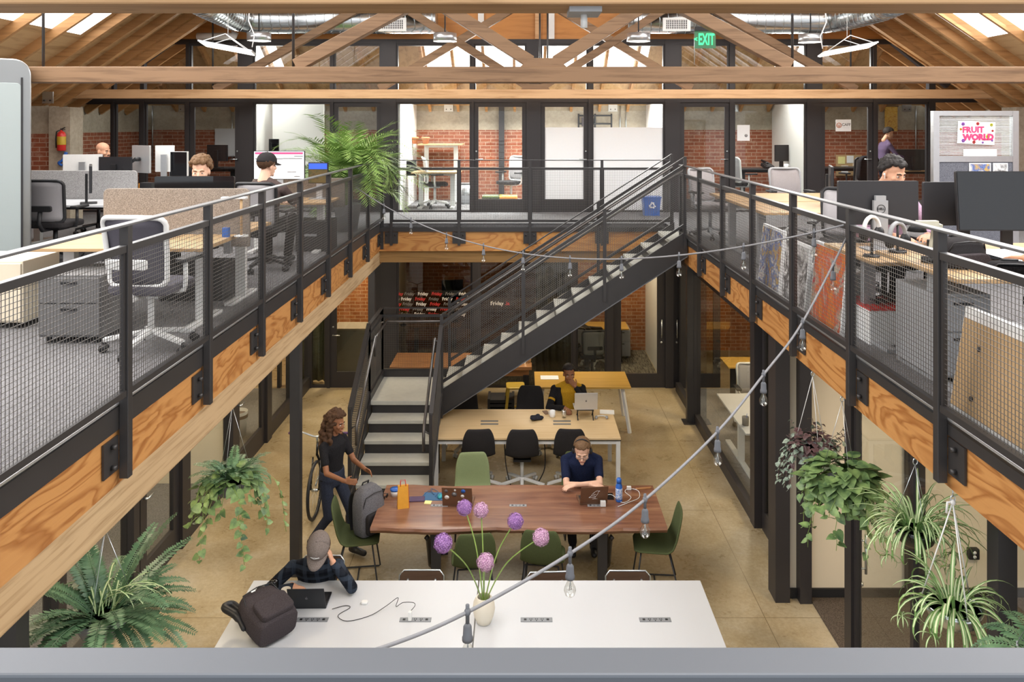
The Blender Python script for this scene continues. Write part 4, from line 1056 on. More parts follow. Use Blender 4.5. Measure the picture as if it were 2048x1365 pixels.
# dark office chairs around the maple table
SHELL_TALL = [(-.24, .475, .20, .01), (-.15, .485, .225, .02), (0, .475, .235, .03), (.12, .47, .235, .04), (.19, .51, .228, .05), (.23, .62, .225, .045), (.26, .76, .215, .02), (.285, .92, .19, .01)]
c0 = shell_task_chair(None); c9 = shell_task_chair(None, SHELL_TALL)
CH = [(-.60, 10.69, PI+.08, 'leftmost of the three dark shell chairs along the near side of the maple table'), (.0, 10.68, PI+.02, 'middle of the three dark shell chairs along the near side of the maple table'),
      (.66, 10.70, PI-.05, 'dark shell chair behind the woman with headphones'), (-.86, 11.95, .2, 'dark shell chair under the stair slope beyond the maple table'), (.11, 12.02, -.1, 'dark grey shell chair across the maple table, left of the man in yellow'), (.73, 11.95, .03, 'dark shell chair the man in the yellow shirt sits on')]
for i, (x, y, r, l) in enumerate(CH): place(c9 if i < 3 else c0, l, (x, y, 0), r, 'dark shell chairs around the maple table', i in (0, 3))
# green chairs around the slab table
g0 = sled_chair(None, M['green'])
GC = [(-.50, 8.10, PI+.12, 'green chair pushed under the near side of the slab table, behind the tall flowers'), (.22, 8.16, PI-.12, 'green chair at the near side of the slab table, right of the flowers'),
      (-1.80, 8.55, PI/2+.12, 'green chair at the left table end carrying the grey backpack'), (1.44, 8.40, -PI/2-.08, 'green chair half hidden under the right end of the slab table'), (.72, 9.55, .05, 'green chair under the woman with headphones')]
for i, (x, y, r, l) in enumerate(GC): place(g0, l, (x, y, 0), r, 'green chairs around the slab table', i == 0)
g1 = sled_chair('pale green upholstered chair at the far side of the slab table, left', M['greenlight']); g1.location = (-.60, 9.52, 0); g1.rotation_euler = (0, 0, .08); g1['group'] = 'green chairs around the slab table'
# brown chairs of the white bench
def brown_chair(label):
    t = thing('dining_chair', label, 'chair')
    MB().rslab(.42, .40, .025, .06, RX(PI/2), (0, -.02, .46)).build('seat', M['brownply'], t, bevel=.005)
    back = MB().rslab(.42, .20, .02, .05, RX(-.12), (0, .21, .645), bend=.02).build('backrest', M['brownply'], t)
    MB().tube([(-.21, .19, .565), (-.21, .21, .715), (-.17, .235, .751), (.17, .235, .751), (.21, .21, .715), (.21, .19, .565)], .008, 6).build('back_rim', M['galv'], back)
    b = MB()
    for s in (-1, 1): b.cyl((s*.13, .18, .67), (s*.13, .235, .675), .012, 8)
    b.build('rivet', M['galv'], back)
    for sx in (-1, 1): MB().tube([(sx*.17, .16, .45), (sx*.17, .225, .54), (sx*.15, .245, .64)], .010, 6).build('back_post', M['galv'], t)
    for sx in (-1, 1):
        for sy in (-1, 1): MB().cyl((sx*.16, sy*.15, .45), (sx*.21, sy*.21, 0), .012, 8).build('leg', M['galv'], t)
    return t
M['brownply'] = wood('brown_plywood', '#5b4638', '#443227', 0, 1, .35, 12)
b0 = brown_chair(None)
BC = [(-.95, 7.17, 0, 'brown chair with riveted back left of the flowers, behind the white bench'), (.26, 7.14, .05, 'brown chair mostly hidden behind the middle of the white bench'), (1.0, 7.16, 0, 'brown chair with riveted back near the right corner of the white bench'), (-1.95, 7.42, 0, 'brown chair under the man in the grey cap')]
for i, (x, y, r, l) in enumerate(BC): place(b0, l, (x, y, 0), r, 'brown chairs at the white bench', i == 0)
# ---------------------------------------------------------------- things on the white bench
laptop('black laptop open in front of the man in the grey cap', tz(622, 1203), .02, M['spacegrey'], 22, logo='fruit')
mug('cream mug behind the dark backpack', tz(572, 1200), .042, .095, 'ceramic', .5)
tag(MB().lathe([(.04, 0), (.042, .01), (.042, .11), (.036, .115), (.036, .12), (.001, .12)], 14).build('thermos', M['gloss'], loc=tz(548, 1188)), 'short black flask beside the cream mug', 'flask')
t = thing('earbud_case', 'white rounded earbud case lying on the white bench', 'earbud case', tuple(tz(729, 1208)))
MB().rslab(.058, .046, .022, .018, RX(PI/2), (0, 0, .011)).build('case_body', M['whiteplastic'], t, bevel=.006)
def path_on(z, uv): return [onZ(u, v, z) for u, v in uv]
pz = [onZ(*q, z) for q, z in (((664, 1219), .757), ((690, 1212), .756), ((700, 1216), .756), ((676, 1232), .756), ((695, 1243), .756), ((740, 1232), .756), ((772, 1213), .78), ((796, 1196), .82), ((792, 1214), .76), ((806, 1206), .80), ((826, 1206), .82), ((830, 1212), .79), ((822, 1222), .775))]
cable('thin black charging cable looping from the black laptop to a white plug', pz, .0028)
t = thing('usb_charger', 'white charger plugged into the bench power strip', 'charger', tuple(tz(820, 1243)))
MB().box((0, 0, .045), (.03, .03, .075)).build('charger_body', M['whiteplastic'], t, bevel=.004); MB().cyl((0, 0, .002), (0, 0, .01), .008, 6).build('plug_pin', M['galv'], t)
# backpack builder (origin at its base; front face -Y)
def backpack(label, p, rz, w_, d, h, m, m2, R=None, strap=True):
    t = thing('backpack', label, 'backpack', tuple(p), rz)
    if R is not None: t.rotation_euler = R
    secs = []
    for k in range(9):
        s = k/8; f = (1-.28*max(0, (s-.55)/.45)**2)*(.93+.07*min(1, s/.15)); z = h*s
        if k == 8: f *= .72
        secs.append(((0, .02*s, z), w_/2*f, d/2*f))
    n = 20; vs = []
    b = MB()
    for c, rx, ry in secs:
        for k in range(n):
            a = 2*PI*k/n; ca, sa = math.cos(a), math.sin(a); e = .45
            vs.append((c[0]+rx*math.copysign(abs(ca)**e, ca), c[1]+ry*math.copysign(abs(sa)**e, sa), c[2]))
    fs = [(i*n+k, i*n+(k+1) % n, (i+1)*n+(k+1) % n, (i+1)*n+k) for i in range(8) for k in range(n)]+[tuple(range(n-1, -1, -1)), tuple(8*n+k for k in range(n))]
    b.add(vs, fs, None, True).build('bag_body', m, t, bevel=.01)
    MB().rslab(w_*.8, h*.45, .05, .04, None, (0, -d/2-.012, h*.28)).build('front_pocket', m2, t, bevel=.012)
    MB().tube([(-.04, .03+d*.2, h*.97), (-.04, d*.25, h*1.06), (.04, d*.25, h*1.06), (.04, .03+d*.2, h*.97)], .009, 6).build('carry_handle', M['black'], t)
    b = MB(); b.tube([(-w_*.45, -d*.30, h*.55), (-w_*.36, -d*.42, h*.86), (0, -d*.44, h*.9), (w_*.36, -d*.42, h*.86), (w_*.45, -d*.30, h*.55)], .005, 5); b.build('zipper', M['black'], t)
    if strap:
        for s in (-1, 1):
            b = MB(); pts = bez([(s*w_*.22, d/2-.01, h*.9), (s*w_*.26, d/2+.07, h*.75), (s*w_*.3, d/2+.08, h*.4), (s*w_*.4, d/2, h*.06)], 5)
            for i in range(len(pts)-1): b.bar(pts[i], pts[i+1], .055, .014, up=(0, 1, 0))
            b.build('shoulder_strap', M['black'], t)
    return t
M['bagdark'] = fabric('dark_bag_cloth', '#4a4447', '#383335', 150); M['baggrey'] = fabric('grey_bag_cloth', '#77767a', '#57565a', 150)
bp = backpack('dark charcoal backpack lying on the white bench', (-1.83, 6.44, .757), 0, .36, .23, .44, M['bagdark'], M['bagdark'], None, False)
bp.rotation_euler = (math.radians(-76), 0, math.radians(48)); bp.location = (-1.97, 6.33, .885)
for k_ in (-1, 1): MB().tube(bez([(k_*.10, .09, .40), (k_*.13, .085, .52), (k_*.17-.04, .06, .50), (k_*.19, .03, .34), (k_*.19, .06, .2)], 6), [.012, .018]+[.03]*18+[.02]*4+[.012], 8).build('shoulder_strap', M['black'], bp)
MB().box((-.05, -.118, .36), (.035, .004, .012)).build('brand_patch', M['paper'], bp)
backpack('grey and black backpack sitting on the green chair at the table end', (-1.69, 8.62, .49), .9, .34, .22, .50, M['baggrey'], M['charcoal'])
# vase with alliums
vb = V((-.324, 6.63, .75))
tag(MB().lathe([(.052, 0), (.06, .004), (.083, .06), (.096, .12), (.088, .175), (.066, .215), (.060, .222), (.054, .216), (.07, .18), (.06, .02), (.001, .02)], 28).build('vase', M['ceramic'], loc=vb), 'cream ceramic vase holding the tall purple flowers', 'vase')
def allium(label, head, foot, r, m):
    head, foot = V(head), V(foot); t = thing('allium', label, 'flower', tuple(foot)); h = head-foot
    mid = h*.5+V((h.x*-.12, 0, .05)); MB().tube(bez([(0, 0, -.12), (0, 0, .0), mid, h], 6), .0055, 6).build('stem', M['stem'], t)
    b = MB(); N = 230; g = random.Random(int(head.x*1000))
    for i in range(N):
        z = 1-2*(i+.5)/N; a = i*2.39996; rr = math.sqrt(1-z*z); d = V((rr*math.cos(a), rr*math.sin(a), z)); o = d.orthogonal().normalized(); o2 = d.cross(o); q = g.random()*PI
        o, o2 = o*math.cos(q)+o2*math.sin(q), o2*math.cos(q)-o*math.sin(q); c = h+d*r*(.80+.22*g.random()); s = r*.20
        for k in range(3):
            e = o*math.cos(k*PI/3)+o2*math.sin(k*PI/3); f = d.cross(e)*.28
            b.add([c-e*s+d*s*.5, c-f*s, c+e*s+d*s*.5, c+f*s], [(0, 1, 2, 3)])
    b.ell(tuple(h), (r*.8,)*3, 14, 10); b.build('flower_head', m, t); return t
M['al1'] = leafmat('allium_violet', '#84559f', '#bb90c6', 60); M['al2'] = leafmat('allium_pink', '#b27ba8', '#dfbdd2', 60)
for (u, v, y, r, m, l) in ((929, 1016, 6.9, .066, 'al1', 'violet allium bloom, topmost, left of the pink one at the same height'), (962, 1021, 6.92, .064, 'al2', 'pink allium bloom standing upright above the vase'), (1031, 1043, 6.8, .068, 'al1', 'deep violet allium bloom leaning right in front of the slab table edge'),
                           (1082, 1075, 6.55, .068, 'al2', 'pink allium bloom leaning farthest to the right'), (886, 1087, 6.25, .072, 'al1', 'violet allium bloom leaning farthest to the left'), (971, 1125, 6.3, .068, 'al2', 'pink allium bloom lowest, just above the vase')):
    hd = W(u, v, y); d = V((hd.x-vb.x, hd.y-vb.y, 0)); allium(l, hd, vb+V((0, 0, .20))+d*.055, r, M[m]).__setitem__('group', 'alliums in the vase')
# ---------------------------------------------------------------- things on the slab table
laptop('brown laptop covered in stickers on the slab table', tz(918, 1004), -.06, M['brownlid'], 16, .335, .23, [(-.12, .07, .022, 'logogrey'), (-.115, -.01, .026, 'paper'), (-.03, .03, .03, 'logogrey'), (-.03, .03, .018, 'paper'), (.07, .075, .026, 'blue'), (.06, .01, .02, 'paper'), (-.02, .085, .012, 'paper'), (.02, -.07, .016, 'paper'), (.11, -.05, .018, 'logogrey')])
laptop('brown laptop with a white bird drawing on its lid, in front of the woman', tz(1183, 1000), .12, M['brownlid'], 18, .31, .22, None, 'bird')
t = thing('paper_bag', 'orange and red paper gift bag on the slab table', 'bag', tuple(tz(806, 1014)), .25)
b = MB(); hw, hd, H = .062, .05, .24
b.add([(-hw, -hd, 0), (hw, -hd, 0), (hw, hd, 0), (-hw, hd, 0), (-hw*.9, -.012, H), (hw*.9, -.012, H), (hw*.9, .012, H), (-hw*.9, .012, H)], [(0, 3, 2, 1), (0, 1, 5, 4), (1, 2, 6, 5), (2, 3, 7, 6), (3, 0, 4, 7), (4, 5, 6, 7)]); b.build('bag_body', M['amber'], t)
MB().add([(hw+.001, -hd, 0), (hw+.001, hd, 0), (hw*.92, .012, H), (hw*.92, -.012, H), (hw+.004, -hd, 0), (hw+.004, hd, 0), (hw*.92+.003, .012, H), (hw*.92+.003, -.012, H)], [(0, 3, 2, 1), (4, 5, 6, 7), (0, 1, 5, 4), (1, 2, 6, 5), (2, 3, 7, 6), (3, 0, 4, 7)]).build('side_panel', M['red'], t, label='red side of the bag')
for s in (-1, 1): MB().tube([(-.03, s*.013, H-.01), (-.025, s*.013, H+.05), (.025, s*.013, H+.05), (.03, s*.013, H-.01)], .004, 5).build('bag_handle', M['red'], t)
t = thing('snack_tub', 'white tub with a blue lid behind the gift bag', 'tub', tuple(tz(790, 992)))
MB().lathe([(.04, 0), (.052, .07), (.001, .07)], 16).build('tub_body', M['paper'], t); MB().lathe([(.056, .065), (.056, .082), (.001, .086)], 16).build('tub_lid', M['blue'], t)
t = thing('sunglasses', 'black folded sunglasses at the left end of the slab table', 'sunglasses', tuple(tz(771, 999)), 1.2)
b = MB()
for s in (-1, 1): b.ell((s*.033, 0, .024), (.028, .006, .022), 10, 6)
b.build('lenses', M['gloss'], t); b = MB(); b.tube([(-.06, 0, .035), (-.06, .05, .03), (.05, .06, .012)], .004, 5); b.tube([(.06, 0, .035), (.06, .06, .03), (-.05, .07, .012)], .004, 5); b.cyl((-.01, 0, .03), (.01, 0, .03), .004); b.build('frame', M['gloss'], t)
tag(MB().box((0, 0, .006), (.17, .11, .012)).build('notebook', M['purple'], loc=tz(834, 1000), rot=(0, 0, .06)), 'purple notebook beside the gift bag', 'notebook')
M['sticky'] = plain('sticky_note_paper', '#e9e19a', .8); M['teal'] = plain('teal_plastic', '#2f9aa8', .3); M['padblue'] = plain('blue_pad', '#3e6488', .9)
tag(MB().box((0, 0, .003), (.075, .075, .006)).build('sticky_note', M['sticky'], loc=tz(856, 1006), rot=(0, 0, -.1)), 'pale yellow sticky note pad on the slab table', 'sticky note')
tag(MB().box((0, 0, .002), (.24, .19, .004)).build('mouse_pad', M['padblue'], loc=tz(868, 994)), 'blue mouse pad beside the stickered laptop', 'mouse pad')
t = thing('computer_mouse', 'teal computer mouse on the blue mouse pad', 'mouse', tuple(tz(880, 996)+V((0, 0, .004)))); MB().ell((0, 0, .012), (.03, .05, .024), 14, 8).build('mouse_shell', M['teal'], t); MB().cyl((0, -.025, .03), (0, -.01, .034), .004, 6).build('scroll_wheel', M['black'], t)
cable('dark blue tangled cable on the mouse pad', path_on(.758, [(845, 993), (858, 982), (868, 990), (862, 978), (876, 984), (870, 994)]), .003, 'padblue')
t = thing('water_bottle', 'blue sports bottle on the slab table', 'bottle', tuple(tz(1238, 1003)))
MB().lathe([(.035, 0), (.038, .01), (.038, .17), (.026, .20), (.026, .21)], 18).build('bottle_body', M['blue'], t); MB().lathe([(.029, .205), (.029, .245), (.02, .26), (.001, .26)], 16).build('bottle_cap', M['blue'], t)
MB().lathe([(.0385, .03), (.0388, .05), (.0388, .13), (.0385, .15)], 18).build('bottle_print', M['printblue'] if 'printblue' in M else canvas('bottle_print', ['#e8ecf0', '#3a78c4', '#dfe4ea', '#2a63b8'], 60), t, label='white printed band around the bottle')
tag(MB().box((0, 0, .004), (.075, .15, .008)).build('mobile_phone', M['gloss'], loc=tz(1220, 994)), 'black phone lying left of the blue bottle', 'phone')
t = thing('usb_charger', 'white charger block in the slab table power strip', 'charger', tuple(tz(1206, 1014))); MB().box((0, 0, .035), (.06, .035, .06)).build('charger_body', M['whiteplastic'], t, bevel=.004); MB().cyl((0, 0, .002), (0, 0, .01), .008, 6).build('plug_pin', M['galv'], t)
cable('white tangled cables around the blue bottle', path_on(.757, [(1208, 1006), (1200, 998), (1222, 990), (1245, 1006), (1262, 996), (1250, 984), (1258, 978), (1276, 982), (1278, 996), (1256, 1006), (1236, 1014)]), .004, 'whiteplastic')
t = thing('usb_charger', 'small white adapter at the far edge of the slab table', 'charger', tuple(tz(1258, 980))); MB().box((0, 0, .02), (.05, .03, .04)).build('charger_body', M['whiteplastic'], t, bevel=.004); MB().cyl((0, .015, .02), (0, .03, .02), .005, 6).build('plug_pin', M['galv'], t)
tag(MB().tube(bez([(1.32, 9.04, .755), (1.42, 9.06, .755), (1.5, 9.07, .757)], 4), .014, 6).build('leather_strap', M['orangewood']), 'brown leather strap at the far right table corner', 'strap')
# ---------------------------------------------------------------- things on the maple table
p = tz(1168, 838); p = tz(1170, 836)
t = thing('laptop_stand', 'black folding laptop stand on the maple table', 'laptop stand', tuple(p))
for s in (-1, 1):
    MB().bar((s*.11, -.11, .004), (s*.11, .10, .15), .014, .012).build('stand_arm', M['black'], t); MB().bar((s*.11, .10, .004), (s*.11, -.11, .15), .014, .012).build('stand_arm', M['black'], t)
MB().bar((-.11, -.11, .15), (.11, -.11, .15), .014, .012).build('stand_bar', M['black'], t); MB().bar((-.11, .10, .15), (.11, .10, .15), .014, .012).build('stand_bar', M['black'], t)
laptop('silver laptop raised on the black stand in front of the man in yellow', p+V((0, 0, .156)), .04, M['silver'], 8, .33, .24, None, 'fruit')
mug('white mug on the maple table', tz(1105, 834), .04, .09, 'paper', 2.5)
tag(MB().lathe([(.033, 0), (.036, .12), (.034, .12), (.03, .006), (.001, .006)], 16).build('drinking_glass', M['clear'], loc=tz(1128, 836)), 'clear drinking glass beside the raised laptop', 'glass')
b = MB(); g = random.Random(3)
for i in range(12): a = g.random()*6.28; b.ell((.10*math.cos(a)*g.random(), .07*math.sin(a)*g.random(), .02+.02*g.random()), (.05, .035, .022), 8, 6, RZ(g.random()*3))
M['scarf'] = fabric('dark_scarf', '#33343f', '#23242c', 120)
tag(b.build('scarf', M['scarf'], loc=tz(1070, 840), remesh=.008), 'dark crumpled scarf on the maple table', 'scarf')
tag(MB().box((0, 0, .003), (.21, .16, .006)).build('paper_sheet', M['paper'], loc=tz(1214, 825), rot=(0, 0, -.1)), 'white sheets at the far corner of the maple table', 'paper')
t = thing('headphones', 'white headphones lying on the maple table', 'headphones', tuple(tz(1203, 838)))
MB().tube([(.075*math.cos(a), .06*math.sin(a), .02) for a in [PI*k/10 for k in range(11)]], .011, 6).build('headband', M['whiteplastic'], t)
for s in (-1, 1): MB().ell((s*.075, -.01, .024), (.022, .035, .024), 10, 6).build('ear_cup', M['greyplastic'], t)
tag(MB().box((0, 0, .004), (.07, .14, .008)).build('mobile_phone', M['brownlid'], loc=tz(1092, 826), rot=(0, 0, .3)), 'dark phone left of the white mug', 'phone')
# cables under the tables
for i, pts in enumerate(([(.0, 8.35, .7), (.02, 8.3, .3), (.0, 8.25, .02), (.25, 8.35, .012), (.1, 8.5, .012), (.45, 8.3, .012), (.3, 8.1, .012)], [(-.8, 8.2, .012), (-.4, 8.1, .012), (.0, 8.0, .012), (.35, 8.15, .012)], [(.3, 11.0, .7), (.32, 10.9, .2), (.2, 10.6, .012), (.6, 10.5, .012), (.4, 10.3, .012)], [(-.25, 10.9, .7), (-.22, 10.8, .25), (-.1, 10.5, .012), (.1, 10.45, .012)])):
    cable(('black cable hanging from the middle of the slab table to the floor', 'black cable lying on the floor under the slab table', 'black cables hanging under the right part of the maple table', 'black cable hanging between the dark chairs under the maple table')[i], pts, .008)
# ---------------------------------------------------------------- bicycle
def bicycle():
    t = thing('bicycle', 'black bicycle with purple grips leaning along the stairs', 'bicycle', (-2.63, 9.9, .34), -PI/2+.0)
    t.rotation_euler = (0, math.radians(0), PI/2)   # local +x runs away from the camera; handlebar at low x
    for x, nm in ((0, 'front_wheel'), (1.02, 'rear_wheel')):
        w_ = MB().tube([(x+.335*math.cos(a), 0, .335*math.sin(a)) for a in [2*PI*k/36 for k in range(36)]], .021, 8, True).build(nm, M['black'], t)
        b = MB()
        for k in range(18): a = 2*PI*k/18; b.cyl((x, (-1)**k*.02, 0), (x+.32*math.cos(a), 0, .32*math.sin(a)), .0012, 3)
        b.cyl((x, -.04, 0), (x, .04, 0), .018, 8); b.build('spokes', M['galv'], w_)
    b = MB()
    for a, c in (((.12, 0, .50), (.62, 0, .52)), ((.10, 0, .42), (.55, 0, -.06)), ((.66, 0, .60), (.55, 0, -.06)), ((.55, .03, -.06), (1.02, .05, 0)), ((.55, -.03, -.06), (1.02, -.05, 0)), ((.63, .03, .48), (1.02, .05, 0)), ((.63, -.03, .48), (1.02, -.05, 0)), ((.13, 0, .56), (.10, 0, .40))): b.cyl(a, c, .015, 8)
    b.cyl((.10, .05, .38), (0, .05, 0), .011, 6); b.cyl((.10, -.05, .38), (0, -.05, 0), .011, 6); b.build('frame', M['gloss'], t)
    b = MB(); b.tube(bez([(.16, -.30, .66), (.10, -.2, .70), (.10, 0, .64), (.10, .2, .70), (.16, .30, .66)], 4), .012, 8); b.cyl((.13, 0, .55), (.10, 0, .65), .014); b.build('handlebar', M['galv'], t)
    M['purplegrip'] = plain('purple_grip', '#6f4f7a', .6)
    for s in (-1, 1): MB().cyl((.15, s*.27, .664), (.22, s*.39, .64), .018, 8).build('grip', M['purplegrip'], t)
    MB().ell((.67, 0, .64), (.14, .07, .04), 12, 8).build('saddle', M['black'], t)
    b = MB(); b.cyl((.55, -.09, -.06), (.55, .09, -.06), .012); b.cyl((.55, .09, -.06), (.40, .10, -.13), .010); b.cyl((.55, -.09, -.06), (.70, -.10, .01), .010); b.build('crank', M['galv'], t)
    b = MB(); b.tube([(.55+.09*math.cos(a), .05, -.06+.09*math.sin(a)) for a in [2*PI*k/20 for k in range(20)]], .006, 4, True); b.build('chainring', M['galv'], t)
    MB().bar((.5, -.03, -.08), (.42, -.16, -.335), .015, .015).build('kickstand', M['black'], t); return t
bicycle()
# small things on the lower level
t = thing('waste_bin', 'white bin with a dark band behind the left glass wall', 'bin', (-4.55, 12.5, .013)); MB().lathe([(.12, 0), (.15, .38), (.14, .38), (.115, .01)], 20).build('bin_body', M['whiteplastic'], t); MB().lathe([(.151, .28), (.152, .33)], 20).build('bin_band', M['brownlid'], t)
# ================================================================ PEOPLE
M['eyewhite'] = plain('eye_white', '#c9bdb2', .4)
def ik(S_, T, l1, l2, pole):
    S_, T = V(S_), V(T); d = T-S_; L = min(d.length, (l1+l2)*.995); d = d.normalized(); T = S_+d*L
    a = (l1*l1-l2*l2+L*L)/(2*L); h = math.sqrt(max(l1*l1-a*a, 0)); p = V(pole); p = (p-d*p.dot(d))
    p = p.normalized() if p.length > 1e-6 else d.orthogonal().normalized(); return S_+d*a+p*h, T
def hand_mesh(b, wr, d, n, side, curl=.5, s=1.0):
    # wr wrist, d pointing direction, n palm normal (towards the gripped side), side: thumb direction sign
    wr, d, n = V(wr), V(d).normalized(), V(n); n = (n-d*n.dot(d)).normalized(); x = d.cross(n)*side
    b.cap(wr-d*.03*s, wr+d*.01*s, .026*s, .028*s)
    for q in (-1, -.33, .33, 1): b.cap(wr+d*.015*s+x*.016*q*s, wr+d*.085*s+x*.030*q*s, .014*s, .0125*s)
    for q, L in ((-1, .82), (-.33, .96), (.33, 1.0), (1, .92)):
        p = wr+d*.088*s+x*.030*q*s; a = 0
        for seg, r0, r1 in ((.040, .0098, .0092), (.027, .009, .0083), (.021, .0083, .0072)):
            a += curl*(.55 if seg == .040 else .75); v = d*math.cos(a)+n*math.sin(a)+x*.06*q; e = p+v.normalized()*seg*L*s
            b.cap(p, e, r0*s, r1*s, 8); p = e
    p = wr+d*.02*s+x*.024*s; v = (d*.72+x*.62+n*.28).normalized()
    e = p+v*.045*s; b.cap(p, e, .0125*s, .0105*s, 8); v = (d*.9+x*.25+n*.35).normalized(); b.cap(e, e+v*.03*s, .0102*s, .0085*s, 8)
def head_frame(c, yaw, pitch, roll=0):
    # local: x right of the person's left.., -y face forward
    return Matrix.Translation(V(c)) @ (RZ(yaw) @ RX(pitch) @ RY(roll)).to_4x4()
def add_head(b, H, fem=False, s=1.0):
    def P(x, y, z): return H @ V((x*s, -y*s, z*s))
    R3 = H.to_3x3()
    def E(c, r): b.ell(tuple(P(*c)), tuple(q*s for q in r), 16, 10, R3)
    E((0, -.012, .045), (.074, .094, .078)); E((0, .022, -.02), (.064, .070, .085)); E((0, .036, -.078), (.046 if not fem else .041, .048, .036))
    b.cap(P(0, .082, .012), P(0, .106, -.026), .009*s, .0125*s, 8); E((0, .098, -.030), (.017, .012, .010))
    b.cap(P(-.036, .078, .022), P(.036, .078, .022), .011*s, .011*s, 8)
    b.cap(P(-.019, .083, -.062), P(.019, .083, -.062), .0085*s, None, 8); E((0, .077, -.098), (.020, .014, .016))
    for q in (-1, 1): E((q*.042, .062, -.022), (.024, .022, .022)); E((q*.073, -.012, -.012), (.010, .020, .031))
    b.cap(P(0, -.022, -.06), P(0, -.05, -.16), .050*s, .056*s, 12)
def face_bits(t, H, s=1.0, brow='hairdark', glasses=False, beard=None):
    def P(x, y, z): return H @ V((x*s, -y*s, z*s))
    R3 = H.to_3x3()
    for q in (-1, 1):
        b = MB(); b.ell(tuple(P(q*.031, .0775, .0)), (.0135*s, .008*s, .0065*s), 10, 8, R3); e = b.build('eye', M['eyewhite'], t)
        b = MB(); b.ell(tuple(P(q*.031, .0815, -.0005)), (.0062*s, .0052*s, .0060*s), 8, 6, R3); b.build('iris', M['eye'], e)
        b = MB(); b.tube([P(q*.014, .089, .020), P(q*.032, .088, .027), P(q*.050, .076, .020)], .0042*s, 6); b.build('eyebrow', M[brow], t)
    b = MB(); b.cap(P(-.020, .090, -.062), P(.020, .090, -.062), .0048*s, None, 6); b.build('mouth', M['lip'], t)
    if glasses:
        b = MB()
        for q in (-1, 1):
            b.tube([P(q*.033+.025*math.cos(a), .102, .0+.019*math.sin(a)) for a in [2*PI*k/14 for k in range(14)]], .0022, 4, True); b.cyl(P(q*.058, .10, .004), P(q*.078, -.01, .004), .002, 4)
        b.cyl(P(-.008, .104, .004), P(.008, .104, .004), .002, 4); b.build('eyeglasses', M['midgrey'], t)
    if beard:
        b = MB()
        for (x, y, z, rx, ry, rz) in ((0, .052, -.092, .050, .046, .026), (-.052, .026, -.07, .016, .036, .040), (.052, .026, -.07, .016, .036, .040), (0, .088, -.048, .024, .009, .007)): b.ell(tuple(P(x, y, z)), (rx*s, ry*s, rz*s), 12, 8, R3)
        b.build('beard', M[beard], t, remesh=.005, smooth_it=2)
def hair_cap(t, H, m, style='short', s=1.0, seed=1, name='hair', top=2):
    def P(x, y, z): return H @ V((x*s, -y*s, z*s))
    b = MB(); g = random.Random(seed)
    n = {'short': 260, 'curly': 230, 'neat': 260, 'bob': 300}[style]
    for i in range(n):
        z = 1-1.75*(i+.5)/n; a = i*2.39996; r_ = math.sqrt(max(0, 1-z*z)); d = V((r_*math.cos(a), r_*math.sin(a), z))   # d.y forward
        f = d.y
        lim = .52 if f > .55 else (.52-(.55-f)*1.1 if f > .0 else -.08-.55*min(1, -f*1.6))
        if style == 'bob' and f < .35: lim -= .25
        if d.z < lim or d.z > top: continue
        c = V((d.x*.078, -.012+d.y*.097, .045+d.z*.083)); rr = {'short': .017, 'curly': .013+.013*g.random(), 'neat': .016, 'bob': .020}[style]
        k = 1.0+ (.16*g.random() if style == 'curly' else .04*g.random())
        c = V((c.x*k, (c.y+.012)*k-.012, (c.z-.045)*k+.045)); b.ell(tuple(P(*c)), (rr*s,)*3, 6, 4)
    return b.build(name, M[m], t, remesh=.0045 if style == 'curly' else .0065, smooth_it=0 if style == 'curly' else 3)
def ballcap(t, H, m, yaw=0, s=1.0, logo=False):
    H2 = H @ RZ(yaw).to_4x4()
    def P(x, y, z): return H2 @ V((x*s, -y*s, z*s))
    def fn(u, v):
        a = 2*PI*u; e = PI/2*v; r_ = math.cos(e); return P(.083*r_*math.cos(a), -.012+.103*r_*math.sin(a), .035+.098*math.sin(e)**.85)
    cp = MB().grid(fn, 28, 10).build('cap_crown', M[m], t, solid=.006)
    def br(u, v):
        a = math.radians(20+140*u); q = .0+.072*v*math.sin(PI*(.12+.76*u)); return P(.081*math.cos(a)*(1-.02*v), -.012+.101*math.sin(a)+q, .037-.018*v-.016*math.cos(a)**2)
    MB().grid(br, 14, 4).build('cap_brim', M[m], cp, solid=.005)
    MB().ell(tuple(P(0, -.012, .134)), (.008, .008, .005), 8, 6).build('cap_button', M[m], cp)
    if logo:
        b = MB(); pts = [(-.034, -.004), (-.02, .006), (-.006, .010), (.004, .017), (.010, .009), (.024, .004), (.034, .010), (.033, -.008), (.024, -.003), (.010, -.008), (-.004, -.012), (-.02, -.008)]
        q = [P(x, .0915-abs(x)*.25, .078+z) for x, z in pts]; b.tube(q, .0018, 4, True); b.build('cap_emblem', M['paper'], cp)
    return cp
